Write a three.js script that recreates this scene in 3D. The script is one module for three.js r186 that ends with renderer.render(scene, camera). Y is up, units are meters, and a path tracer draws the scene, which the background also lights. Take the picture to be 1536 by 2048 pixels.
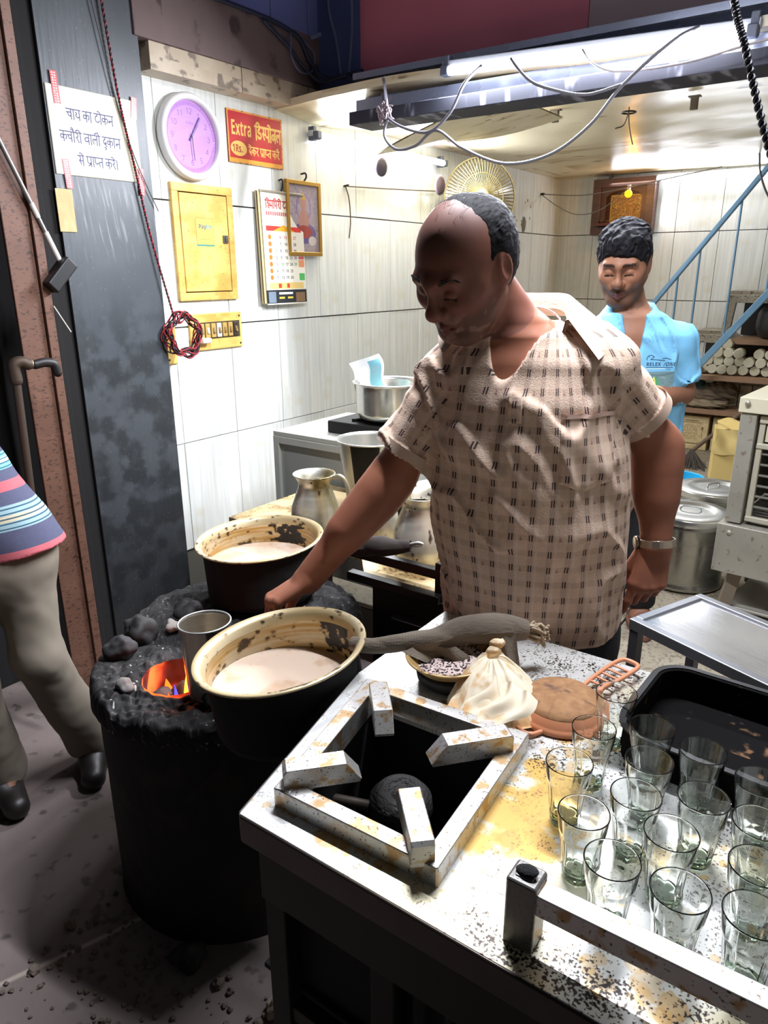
import * as THREE from 'three';
import { RoundedBoxGeometry } from 'three/addons/geometries/RoundedBoxGeometry.js';
import { mergeGeometries, mergeVertices } from 'three/addons/utils/BufferGeometryUtils.js';
import { RectAreaLightUniformsLib } from 'three/addons/lights/RectAreaLightUniformsLib.js';

// ---------------------------------------------------------------- camera, sky, lights, exposure
const scene = new THREE.Scene();
const renderer = new THREE.WebGLRenderer({ antialias: true });
renderer.toneMapping = THREE.LinearToneMapping;
renderer.toneMappingExposure = 1.6;
renderer.shadowMap.enabled = true;
RectAreaLightUniformsLib.init();
const camera = new THREE.PerspectiveCamera(70.76, 1536 / 2048, 0.05, 60);
camera.position.set(0, 1.5, 0);
camera.setRotationFromMatrix(new THREE.Matrix4().makeBasis(
  new THREE.Vector3(0.815, -0.0037, -0.579).normalize(),
  new THREE.Vector3(-0.180, 0.949, -0.260).normalize(),
  new THREE.Vector3(0.550, 0.316, 0.773).normalize()));
scene.background = new THREE.Color(0.010, 0.011, 0.014);          // the dark street at night
const TUBE_GLOW = 6, TUBE_FRONT = 620, TUBE_WALL = 330, TUBE_BACK = 60, TUBE_AWNING = 520; // tube lamps: glow of the glass, and the light in front of it
const FIRE_LIGHT = 0.015, BULB_LIGHT = 0.08;

// ---------------------------------------------------------------- helpers
const V = (x, y, z) => new THREE.Vector3(x, y, z);
let seed = 7;
const rnd = () => { seed = (seed + 0x6d2b79f5) | 0; let t = Math.imul(seed ^ (seed >>> 15), 1 | seed); t = (t + Math.imul(t ^ (t >>> 7), 61 | t)) ^ t; return ((t ^ (t >>> 14)) >>> 0) / 4294967296; };
const rr = (a, b) => a + (b - a) * rnd();
const clamp = (x, a, b) => Math.min(b, Math.max(a, x)), mix = (a, b, t) => a + (b - a) * t;
const sst = (a, b, x) => { const t = clamp((x - a) / (b - a), 0, 1); return t * t * (3 - 2 * t); };
const hash = (x, y, z) => { let h = Math.imul(x, 374761393) ^ Math.imul(y, 668265263) ^ Math.imul(z, 2147483647 - 1274126177); h = Math.imul(h ^ (h >>> 13), 1274126177); return ((h ^ (h >>> 16)) >>> 0) / 4294967296; };
const hz = Math.imul, H2 = (h) => { h = hz(h ^ (h >>> 13), 1274126177); return ((h ^ (h >>> 16)) >>> 0) / 4294967296; };
function noise3(x, y, z) {
  const ix = Math.floor(x), iy = Math.floor(y), iz = Math.floor(z); let fx = x - ix, fy = y - iy, fz = z - iz;
  fx = fx * fx * (3 - 2 * fx); fy = fy * fy * (3 - 2 * fy); fz = fz * fz * (3 - 2 * fz);
  const a0 = hz(ix, 374761393), a1 = hz(ix + 1, 374761393), b0 = hz(iy, 668265263), b1 = hz(iy + 1, 668265263), c0 = hz(iz, 873357470), c1 = hz(iz + 1, 873357470);
  const p = H2(a0 ^ b0 ^ c0), q = H2(a0 ^ b1 ^ c0), r = H2(a0 ^ b0 ^ c1), s = H2(a0 ^ b1 ^ c1);
  const e = p + (H2(a1 ^ b0 ^ c0) - p) * fx, f = q + (H2(a1 ^ b1 ^ c0) - q) * fx, g = r + (H2(a1 ^ b0 ^ c1) - r) * fx, h = s + (H2(a1 ^ b1 ^ c1) - s) * fx;
  const u = e + (f - e) * fy; return u + (g + (h - g) * fy - u) * fz;
}
function fbm(x, y, z = 0, o = 4) { let s = 0, a = 0.5, n = 0; for (let i = 0; i < o; i++) { s += a * noise3(x, y, z + i * 17.3); n += a; a *= 0.5; x *= 2.03; y *= 2.03; z *= 2.03; } return s / n; }

// textures: colours are sRGB 0..255
function dataTex(w, h, fn, srgb = true, repeat = true) {
  const d = new Uint8Array(w * h * 4);
  for (let y = 0; y < h; y++) for (let x = 0; x < w; x++) { const c = fn((x + 0.5) / w, (y + 0.5) / h, x, y), i = (y * w + x) * 4; d[i] = clamp(c[0], 0, 255); d[i + 1] = clamp(c[1], 0, 255); d[i + 2] = clamp(c[2], 0, 255); d[i + 3] = 255; }
  const t = new THREE.DataTexture(d, w, h); t.magFilter = THREE.LinearFilter; t.minFilter = THREE.LinearMipmapLinearFilter; t.generateMipmaps = true;
  if (srgb) t.colorSpace = THREE.SRGBColorSpace;
  if (repeat) t.wrapS = t.wrapT = THREE.RepeatWrapping;
  t.needsUpdate = true; return t;
}
function canvasTex(w, h, draw) {
  const c = document.createElement('canvas'); c.width = w; c.height = h; const g = c.getContext('2d'); draw(g, w, h);
  const t = new THREE.CanvasTexture(c); t.colorSpace = THREE.SRGBColorSpace; return t;
}
const hex = (h) => [(h >> 16) & 255, (h >> 8) & 255, h & 255];
const mixc = (a, b, t) => [mix(a[0], b[0], t), mix(a[1], b[1], t), mix(a[2], b[2], t)];
const sc3 = (a, k) => [a[0] * k, a[1] * k, a[2] * k];
const mat = (color, rough = 0.6, metal = 0, extra = {}) => new THREE.MeshStandardMaterial({ color, roughness: rough, metalness: metal, ...extra });
const pmat = (o) => new THREE.MeshPhysicalMaterial(o);

// geometry
const bx = (w, h, d, r = 0.003, s = 2) => new RoundedBoxGeometry(w, h, d, s, Math.min(r, w * 0.49, h * 0.49, d * 0.49));
const at = (g, x, y, z, rx = 0, ry = 0, rz = 0) => { if (rx) g.rotateX(rx); if (rz) g.rotateZ(rz); if (ry) g.rotateY(ry); g.translate(x, y, z); return g; };
function boxUV(g, s = 1) {                                      // uv in metres by the dominant normal
  const p = g.attributes.position, n = g.attributes.normal, uv = new Float32Array(p.count * 2);
  for (let i = 0; i < p.count; i++) {
    const ax = Math.abs(n.getX(i)), ay = Math.abs(n.getY(i)), az = Math.abs(n.getZ(i)), x = p.getX(i), y = p.getY(i), z = p.getZ(i);
    const [u, v] = ax >= ay && ax >= az ? [z, y] : ay >= az ? [x, z] : [x, y];
    uv[i * 2] = u * s; uv[i * 2 + 1] = v * s;
  }
  g.setAttribute('uv', new THREE.BufferAttribute(uv, 2)); return g;
}
const clean = (g) => { const o = g.index ? g.toNonIndexed() : g; for (const k of Object.keys(o.attributes)) if (!['position', 'normal', 'uv'].includes(k)) o.deleteAttribute(k); return o; };
const merge = (...gs) => mergeGeometries(gs.flat().map(clean));
const lathe = (pts, seg = 48) => new THREE.LatheGeometry(pts.map(([x, y]) => new THREE.Vector2(x, y)), seg);
function tube(pts, r, seg = 0, rs = 8, closed = false) {
  const c = new THREE.CatmullRomCurve3(pts.map((p) => (p.isVector3 ? p : V(...p))), closed, 'centripetal');
  const g = new THREE.TubeGeometry(c, seg || pts.length * 8, r, rs, closed);
  if (closed) return g;
  const caps = [0, 1].map((t) => { const s = new THREE.SphereGeometry(r, rs, 5); const q = c.getPointAt(t); s.translate(q.x, q.y, q.z); return s; });
  return merge(g, ...caps);
}
function bar(a, b, w, h = w, r = 0.002, up = V(0, 1, 0)) {         // a straight square bar between two points
  a = a.isVector3 ? a : V(...a); b = b.isVector3 ? b : V(...b);
  const z = b.clone().sub(a), L = z.length(); z.normalize(); const x = up.clone().cross(z); if (x.lengthSq() < 1e-6) x.set(1, 0, 0); x.normalize(); const y = z.clone().cross(x);
  const g = bx(w, h, L, r, 1); g.applyMatrix4(new THREE.Matrix4().makeBasis(x, y, z).setPosition(a.clone().add(b).multiplyScalar(0.5))); return g;
}
function rod(a, b, r, r2 = r, seg = 12) {
  a = a.isVector3 ? a : V(...a); b = b.isVector3 ? b : V(...b);
  const d = b.clone().sub(a), g = new THREE.CylinderGeometry(r2, r, d.length(), seg); g.applyQuaternion(new THREE.Quaternion().setFromUnitVectors(V(0, 1, 0), d.clone().normalize())); g.translate((a.x + b.x) / 2, (a.y + b.y) / 2, (a.z + b.z) / 2); return g;
}
function displace(g, f) {                                       // f(x,y,z) -> [dx,dy,dz]
  const p = g.attributes.position; for (let i = 0; i < p.count; i++) { const d = f(p.getX(i), p.getY(i), p.getZ(i)); p.setXYZ(i, p.getX(i) + d[0], p.getY(i) + d[1], p.getZ(i) + d[2]); } g.computeVertexNormals(); return g;
}
function extrude(pts, depth, bevel = 0, holes = []) {
  const s = new THREE.Shape(pts.map(([x, y]) => new THREE.Vector2(x, y))); for (const h of holes) s.holes.push(new THREE.Path(h.map(([x, y]) => new THREE.Vector2(x, y))));
  return new THREE.ExtrudeGeometry(s, { depth, bevelEnabled: bevel > 0, bevelSize: bevel, bevelThickness: bevel, bevelSegments: 2, curveSegments: 10 });
}
// scene graph
const used = new Map();
const numbered = (n) => { const k = used.get(n) ?? 0; used.set(n, k + 1); return k ? n + '_' + String(k).padStart(3, '0') : n; };
function shadows(m) { m.castShadow = m.receiveShadow = true; return m; }
function obj(name, geos, material, parent) {
  const list = [geos].flat(), m = shadows(new THREE.Mesh(list.length > 1 ? merge(...list) : list[0], material));
  m.name = parent ? name : numbered(name); if (parent) { const n = parent.children.filter((c) => c.name === name || c.name.startsWith(name + '_0')).length; if (n) m.name = name + '_' + String(n).padStart(3, '0'); }
  (parent ?? scene).add(m); return m;
}
function tag(o, label, category, group) { o.userData.label = label; o.userData.category = category; if (group) o.userData.group = group; return o; }
function thing(name, label, category, p = [0, 0, 0], ry = 0, group) { const o = new THREE.Group(); o.name = numbered(name); o.position.set(...p); o.rotation.y = ry; scene.add(o); return tag(o, label, category, group); }
function struct(name, geos, material) { const m = obj(name, geos, material); m.userData.kind = 'structure'; return m; }
function dup(src, label, p, ry) { const o = src.clone(); o.name = numbered(src.name.replace(/_\d{3}$/, '')); o.userData = { ...src.userData, label }; if (p) o.position.set(...p); if (ry !== undefined) o.rotation.y = ry; scene.add(o); return o; }

// ---------------------------------------------------------------- textures and shared materials
const tileTex = [0, 1, 2].map((k) => dataTex(128, 256, (u, v) => {
  const s = fbm(u * 34 + k * 50, v * 1.6, k, 4), f = fbm(u * 90 + k * 9, v * 5, k + 5, 2), d = fbm(u * 5, v * 6, k + 30, 3);
  const t = clamp(0.5 + (s - 0.5) * 1.8 + (f - 0.5) * 0.4, 0, 1); return mixc(mixc([219, 222, 218], [240, 241, 234], t), [214, 205, 170], sst(0.62, 0.85, d) * 0.25);
}));
const tileMat = tileTex.map((map) => mat(0xffffff, 0.16, 0, { map }));
const groutMat = mat(0x57534a, 0.9);
const rough1 = dataTex(256, 256, (u, v) => { const t = 120 + 110 * fbm(u * 12, v * 12, 3, 4); return [t, t, t]; }, false);
const brushTex = dataTex(256, 256, (u, v) => { const t = 90 + 110 * fbm(u * 3, v * 90, 2, 3) + 40 * fbm(u * 9, v * 9, 8, 2); return [t, t, t]; }, false);
const bumpTex = dataTex(256, 256, (u, v) => { const t = 255 * fbm(u * 40, v * 40, 3, 4); return [t, t, t]; }, false);
const steel = mat(0xc9cac8, 0.62, 0.85, { roughnessMap: brushTex });
const steelDirty = mat(0xffffff, 0.6, 0.7, { roughnessMap: brushTex, map: dataTex(256, 256, (u, v) => { const a = fbm(u * 6, v * 2.5, 1, 5), b = fbm(u * 30, v * 30, 4, 3); return mixc(mixc([196, 193, 180], [128, 114, 76], sst(0.45, 0.75, a)), [40, 32, 24], sst(0.68, 0.8, b) * 0.8); }) });
const soot = mat(0x0b0a0a, 0.85, 0.0, { bumpMap: bumpTex, bumpScale: 0.002 });
const blackSteel = mat(0x1a1918, 0.5, 0.6, { roughnessMap: rough1 });
const rustTex = dataTex(256, 512, (u, v) => { const a = fbm(u * 8, v * 16, 2, 5), b = fbm(u * 120, v * 240, 9, 2); return mixc(mixc([92, 62, 48], [116, 82, 66], a), [46, 32, 26], sst(0.62, 0.8, b) * 0.7); });
const brownPaint = mat(0xffffff, 0.55, 0.1, { map: rustTex });
const skinRough = 0.52;
const blackRubber = mat(0x111112, 0.5);
const wireGrey = mat(0x4b4a4a, 0.5), wireRed = mat(0x9c2230, 0.5), wireBlack = mat(0x17171a, 0.5), wireWhite = mat(0xcfcabb, 0.6);
const yellowPaint = mat(0xffffff, 0.42, 0.05, { map: dataTex(256, 384, (u, v) => { const a = fbm(u * 5, v * 7, 1, 5), b = fbm(u * 90, v * 120, 4, 3); return mixc(mixc([236, 200, 112], [214, 168, 84], sst(0.35, 0.7, a)), [70, 48, 22], sst(0.74, 0.8, b) * 0.85); }) });
const cardboard = mat(0xffffff, 0.9, 0, { map: dataTex(256, 256, (u, v) => { const a = fbm(u * 5, v * 5, 1, 4); return mixc([205, 184, 140], [182, 158, 112], a); }) });
const whitePlastic = mat(0xe9e6de, 0.4);
// ---------------------------------------------------------------- structure
// the paved street and the raised shop floor
const streetTex = dataTex(768, 768, (u, v) => {
  const a = fbm(u * 5, v * 5, 1, 6), b = fbm(u * 70, v * 70, 4, 3), j = Math.abs(u * 0.94 + v * 0.36 - 0.71 + (fbm(u * 20, v * 20, 6, 2) - 0.5) * 0.004);
  let c = mixc([96, 84, 80], [140, 126, 122], a); c = mixc(c, [150, 138, 128], sst(0.55, 0.75, fbm(u * 3 + 7, v * 3, 9, 4)) * 0.5); c = mixc(c, [40, 35, 33], sst(0.66, 0.8, b) * 0.5);
  return mixc([172, 158, 146], c, sst(0.001, 0.004, j));
});
streetTex.repeat.set(0.4, 0.4);
struct('pavement', boxUV(at(bx(5.6, 0.2, 5.2, 0.002), -0.6, -0.1, -0.1)), mat(0xffffff, 0.75, 0, { map: streetTex, bumpMap: bumpTex, bumpScale: 0.001 }));
const shopFloor = struct('floor', boxUV(at(bx(4.2, 0.2, 4.3, 0.002), -0.4, 0.1, -4.27)), mat(0x5d584e, 0.8));
shopFloor.geometry.translate(0, -0.002, 0);
const floorTex = [0, 1].map((k) => dataTex(256, 256, (u, v) => { const a = fbm(u * 4 + k * 9, v * 4, 1, 5), b = fbm(u * 80, v * 80, k + 4, 2); return mixc(mixc([178, 168, 148], [140, 130, 112], a), [94, 84, 72], sst(0.55, 0.75, b) * 0.6); }));
const floorMats = floorTex.map((map) => mat(0xffffff, 0.55, 0, { map }));
{
  const g = boxUV(bx(0.592, 0.02, 0.592, 0.002, 1), 1.6);
  for (let i = 0; i < 6; i++) for (let j = 0; j < 7; j++) { const m = obj('floor_tile', g, floorMats[(i * 3 + j * 5 + (i & j)) % 2], shopFloor); m.position.set(-2.2 + i * 0.6, 0.2105, -6.02 + j * 0.6); }
}
// walls
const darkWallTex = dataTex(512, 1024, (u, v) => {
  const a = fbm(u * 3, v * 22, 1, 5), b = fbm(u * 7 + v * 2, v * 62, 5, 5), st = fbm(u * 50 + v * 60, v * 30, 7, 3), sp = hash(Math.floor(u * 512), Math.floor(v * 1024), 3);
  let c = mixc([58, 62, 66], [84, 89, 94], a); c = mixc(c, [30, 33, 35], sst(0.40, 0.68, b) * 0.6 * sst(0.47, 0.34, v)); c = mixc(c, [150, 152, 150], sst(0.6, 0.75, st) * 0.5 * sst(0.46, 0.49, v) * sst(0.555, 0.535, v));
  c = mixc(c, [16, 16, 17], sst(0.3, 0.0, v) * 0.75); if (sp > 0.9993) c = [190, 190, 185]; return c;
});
const wallL = struct('wall_left', merge(boxUV(at(bx(0.2, 2.6, 6.4, 0.002), -2.612, 1.1, -4.9)), at(bx(0.2, 0.01, 0.2, 0.002), -2.612, 2.4, -4.9)), groutMat);
struct('wall_street', at(bx(0.3, 3.4, 2.4, 0.002), -2.72, 1.7, -0.70), mat(0x0c0b0b, 0.9));
wallL.geometry.translate(0, 0, 0);
const TW = 0.315, TH = 0.49, ROWS = [-0.19, 0.30, 0.79, 1.28, 1.775, 2.2];
const tileG = (w, h, alongZ) => { const g = boxUV(bx(alongZ ? 0.012 : w - 0.003, h - 0.003, alongZ ? w - 0.003 : 0.012, 0.0015, 1)); const uv = g.attributes.uv; for (let i = 0; i < uv.count; i++) uv.setXY(i, uv.getX(i) / w + 0.5, uv.getY(i) / TH + 0.5); return g; };
{
  const gs = [tileG(TW, TH, true), tileG(TW, ROWS[5] - ROWS[4], true)], edge = [tileG(0.12, TH, true), tileG(0.12, ROWS[5] - ROWS[4], true)];
  for (let r = 1; r < 5; r++) for (let c = -1; c < 13; c++) {
    const m = obj('wall_tile', (c < 0 ? edge : gs)[r === 4 ? 1 : 0], tileMat[Math.floor(rnd() * 3)], wallL);
    m.position.set(-2.506 + rr(-0.0012, 0.0012), (ROWS[r] + ROWS[r + 1]) / 2, c < 0 ? -2.01 + 0.06 : -2.01 - TW * (c + 0.5));
  }
}
const wallB = struct('wall_back', at(bx(4.6, 2.6, 0.2, 0.002), -0.4, 1.1, -6.112), groutMat);
{
  const gs = [tileG(TW, TH, false), tileG(TW, ROWS[5] - ROWS[4], false)];
  for (let r = 1; r < 5; r++) for (let c = 0; c < 9; c++) { const m = obj('wall_tile', gs[r === 4 ? 1 : 0], tileMat[Math.floor(rnd() * 3)], wallB); m.position.set(-2.5 + TW * (c + 0.42), (ROWS[r] + ROWS[r + 1]) / 2, -6.006 + rr(-0.001, 0.001)); }
}
struct('wall_right', at(bx(0.2, 3.4, 7.2, 0.002), 1.3, 1.7, -2.6), mat(0x8d8a80, 0.9));
// painted ceiling that sags in sheets
const ceilTex = dataTex(512, 512, (u, v) => { const a = fbm(u * 4, v * 6, 3, 5), b = fbm(u * 16, v * 40, 8, 4), c = fbm(u * 5 + 3, v * 14, 12, 4); let k = mixc([214, 203, 170], [236, 226, 196], a); k = mixc(k, [168, 140, 88], sst(0.55, 0.8, c) * 0.6); return mixc(k, [92, 76, 52], sst(0.68, 0.78, b) * sst(0.5, 0.62, c) * 0.9); });
{
  const g = new THREE.BoxGeometry(4.1, 0.03, 3.36, 90, 1, 90), sag = (x, z) => 0.018 * Math.sin(x * 3.1 + 1.2) * Math.cos(z * 2.3) + 0.014 * (fbm(x * 3, z * 3, 5, 3) - 0.5) - 0.025 * Math.exp(-((z + 3.0) ** 2) / 0.06) ;
  g.translate(-0.6, 2.21, -4.36); displace(g, (x, y, z) => [0, sag(x, z), 0]); boxUV(g, 0.45);
  struct('ceiling', g, mat(0xffffff, 0.32, 0, { map: ceilTex }));
}
{
  // the loose left corner of the ceiling sheet curling down behind the shutter box
  const g = new THREE.PlaneGeometry(1, 1, 24, 16), p = g.attributes.position;
  for (let i = 0; i < p.count; i++) { const u = p.getX(i) + 0.5, v = p.getY(i) + 0.5, dr = Math.pow(1 - u, 2.2) * 0.17 * Math.pow(1 - v, 0.7); p.setXYZ(i, -2.06 + u * 0.62, 2.15 - Math.pow(1 - u, 2) * 0.16 * (1 - 0.75 * v) - 0.03 * Math.sin(u * 3.1), -2.82 - v * 0.6 - (1 - u) * 0.03); void dr; }
  g.computeVertexNormals(); const back = g.clone(); back.translate(0, 0.006, 0);
  const m = obj('ceiling_flap', [g, back], mat(0xffffff, 0.35, 0, { map: ceilTex, side: THREE.DoubleSide })); m.userData.kind = 'structure';
}
struct('roof_slab', at(bx(4.4, 0.14, 3.3, 0.002), -0.6, 2.36, -4.62), mat(0x777066, 0.9));
// tiled ledge along the top of the left wall
const ledgeTex = dataTex(256, 256, (u, v) => { const a = fbm(u * 9, v * 5, 2, 5), b = fbm(u * 14, v * 14, 9, 4); return mixc(mixc([176, 158, 134], [206, 190, 166], a), [84, 72, 62], sst(0.6, 0.75, b) * 0.6); });
const ledge = struct('trim_1', at(bx(0.12, 0.07, 4.0, 0.003), -2.47, 2.245, -3.95), mat(0x8e7b66, 0.6));
for (let i = 0; i < 9; i++) { const g = boxUV(bx(0.13, 0.092, 0.452, 0.002, 1), 2); const m = obj('ledge_tile', g, mat(0xffffff, 0.4, 0, { map: ledgeTex }), ledge); m.position.set(-2.468, 2.243, -1.935 - 0.228 - i * 0.456); }
struct('trim_2', boxUV(at(bx(0.14, 0.2, 1.2, 0.003), -2.46, 2.388, -2.47)), mat(0x9a90a4, 0.8, 0, { map: ledgeTex }));
// corrugated blue sheet above the ledge, the red fascia, the grey fascia
{
  const up = struct('wall_upper', at(bx(0.06, 1.0, 1.2, 0.002), -2.44, 2.97, -2.45), mat(0x2b3350, 0.7));
  for (let i = 0; i < 5; i++) obj('sheet_panel', at(bx(0.02, 0.98, 0.232, 0.004), -2.405, 2.97, -1.98 - i * 0.236), mat(0x6f7cb8, 0.6), up);
}
const fasciaTex = dataTex(256, 256, (u, v) => { const a = fbm(u * 5, v * 3, 2, 5); return mixc([206, 118, 138], [222, 136, 152], a); });
struct('wall_front', boxUV(at(bx(1.02, 0.9, 0.06, 0.003), -1.65, 2.72, -2.90)), mat(0xffffff, 0.7, 0, { map: fasciaTex }));
struct('wall_front_1', at(bx(2.3, 0.9, 0.06, 0.003), 0.012, 2.72, -2.90), mat(0xb8a6a8, 0.8));
struct('wall_front_2', at(bx(0.28, 0.9, 0.06, 0.003), -2.30, 2.72, -2.90), mat(0x4a5a88, 0.7));
// dark side pillar, the black gap and the brown steel post at the street edge
const pillar = struct('wall_pillar', at(bx(0.14, 3.3, 0.39, 0.004), -2.47, 1.65, -1.695), mat(0x15161a, 0.8));
{
  const g = new THREE.PlaneGeometry(0.388, 3.3); g.rotateY(Math.PI / 2); g.translate(-2.3985, 1.65, -1.695);
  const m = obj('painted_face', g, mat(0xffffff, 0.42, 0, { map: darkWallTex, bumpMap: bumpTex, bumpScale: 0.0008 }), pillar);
}
struct('trim_3', [at(bx(0.10, 3.3, 0.09, 0.004), -2.46, 1.65, -1.454), at(bx(0.03, 3.3, 0.02, 0.003), -2.40, 1.65, -1.43)], mat(0x0b0908, 0.85));
struct('trim_4', [at(bx(0.06, 3.3, 0.012, 0.003), -2.265, 1.65, -1.325), at(bx(0.012, 3.3, 0.085, 0.003), -2.245, 1.65, -1.255), at(bx(0.012, 3.3, 0.03, 0.002), -2.232, 1.65, -1.312)].map((g) => boxUV(g)), brownPaint);
// rolling shutter box across the shop front
{
  const prof = [[0, 0.0], [0.14, 0.0], [0.14, 0.055], [0.075, 0.06], [0.075, 0.085], [0.045, 0.09], [0.045, 0.12], [0.16, 0.13], [0.16, 0.15], [0, 0.15]];
  const g = extrude(prof, 3.22, 0.002); g.rotateY(-Math.PI / 2);
  g.translate(1.15, 2.125, -2.86);
  struct('trim_5', boxUV(g), mat(0x8d94a8, 0.4, 0.35, { roughnessMap: rough1 }));
}
struct('trim_6', boxUV(at(bx(3.2, 0.05, 0.16, 0.004), -0.45, 2.10, -2.72)), mat(0xffffff, 0.7, 0.1, { map: dataTex(256, 64, (u, v) => { const a = fbm(u * 30, v * 8, 2, 4); return mixc([38, 40, 52], [128, 128, 138], sst(0.55, 0.75, a)); }) }));

struct('awning_slab', at(bx(4.2, 0.08, 2.2, 0.002), -0.6, 2.92, -1.55), mat(0x5a5660, 0.9));

{ const o = thing('gas_strut', 'thin dark closing arm with a black end block leaning across the brown post', 'strut'); obj('rod', rod([-2.222, 2.02, -1.165], [-2.222, 1.53, -1.37], 0.007), mat(0x8d8a88, 0.35, 0.7), o); obj('paint_flakes', [rod([-2.222, 1.62, -1.333], [-2.222, 1.54, -1.366], 0.0085), rod([-2.222, 1.70, -1.30], [-2.222, 1.66, -1.316], 0.008)], mat(0xc9c4bd, 0.7), o); obj('end_block', bar([-2.215, 1.535, -1.395], [-2.215, 1.455, -1.315], 0.05, 0.045, 0.006), mat(0x101012, 0.5), o); }
{ const o = thing('bent_pipe', 'old rusty water pipe with an elbow and tap beside the brown post', 'pipe'); const m = mat(0x4a3c32, 0.6, 0.5); obj('pipe', rod([-2.12, 0.2, -1.08], [-2.12, 1.225, -1.115], 0.012), m, o); obj('elbow', tube([[-2.12, 1.20, -1.114], [-2.12, 1.245, -1.116], [-2.115, 1.252, -1.135], [-2.11, 1.245, -1.15]], 0.018, 30, 12), m, o); obj('threaded_end', rod([-2.11, 1.246, -1.145], [-2.105, 1.242, -1.175], 0.012), mat(0xb89a7c, 0.5, 0.5), o); obj('lever', tube([[-2.105, 1.242, -1.17], [-2.10, 1.246, -1.20], [-2.10, 1.238, -1.225], [-2.10, 1.212, -1.235]], 0.014, 30, 10), mat(0x1a1614, 0.5), o); }
{ const o = thing('loose_string', 'short loose pale string dangling from the brown post', 'string'); obj('cord', tube([[-2.22, 1.40, -1.325], [-2.215, 1.36, -1.345], [-2.21, 1.32, -1.365]], 0.002, 16, 5), wireWhite, o); }
// ---------------------------------------------------------------- lamps
const glow = (k, c = 0xf4f7ff) => mat(0xffffff, 0.4, 0, { emissive: c, emissiveIntensity: k });
function tubeLamp(label, a, b, out, power, radius = 0.016) {
  a = V(...a); b = V(...b); out = V(...out).normalize();
  const o = thing('tube_light', label, 'tube light', a.clone().lerp(b, 0.5).toArray(), 0, undefined), c = o.position.clone(), L = a.distanceTo(b), d = b.clone().sub(a).normalize();
  const la = a.clone().sub(c), lb = b.clone().sub(c), k = (t) => d.clone().multiplyScalar(t);
  obj('tube', rod(la.clone().add(k(0.03)), lb.clone().sub(k(0.03)), radius, radius, 20), glow(TUBE_GLOW), o);
  const back = out.clone().multiplyScalar(-0.03);
  obj('batten', bar(la.clone().add(back), lb.clone().add(back), 0.03, 0.026, 0.004), mat(0xb9bcc6, 0.5, 0.2), o);
  for (const [p, s] of [[la, 1], [lb, -1]]) obj('end_cap', merge(bar(p.clone().add(k(s * 0.003)), p.clone().add(k(s * 0.035)), 0.036, 0.036, 0.006), bar(p.clone().add(k(s * 0.005)).add(back), p.clone().add(k(s * 0.03)).add(back), 0.035, 0.06, 0.004)), mat(0x5a6070, 0.5), o);
  const l = new THREE.RectAreaLight(0xf1f5ff, power, L - 0.08, 0.03); l.position.copy(c).addScaledVector(out, radius + 0.012);
  const z = out.clone().negate(), x = d.clone(), y = z.clone().cross(x).normalize(); l.quaternion.setFromRotationMatrix(new THREE.Matrix4().makeBasis(x, y, z)); l.castShadow = true; scene.add(l);
  return o;
}
tubeLamp('white tube light on the rolling shutter box above the street counter', [-1.617, 2.214, -2.655], [-0.522, 2.172, -2.655], [0, -0.8, 0.6], TUBE_FRONT);
tubeLamp('glaring tube light on the tiled side wall just under the ledge', [-2.44, 2.11, -2.88], [-2.44, 2.11, -4.08], [1, -0.35, 0.0], TUBE_WALL);
tubeLamp('bright tube light under the ceiling at the far back wall', [-2.1, 2.145, -5.92], [-0.95, 2.145, -5.92], [0, -0.6, 0.8], TUBE_BACK);

tubeLamp('tube light hung over the street counter above the picture', [-1.2, 2.5, -1.45], [-0.1, 2.5, -1.45], [0, -1, 0.12], TUBE_AWNING);
{ const o = thing('tube_hanger', 'pair of thin rods carrying the tube light over the street counter', 'hanger', [-0.65, 2.535, -1.45]); for (const x of [-0.5, 0.5]) obj('rod', rod([x, 0, 0], [x, 0.36, 0], 0.005), wireGrey, o); }

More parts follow.
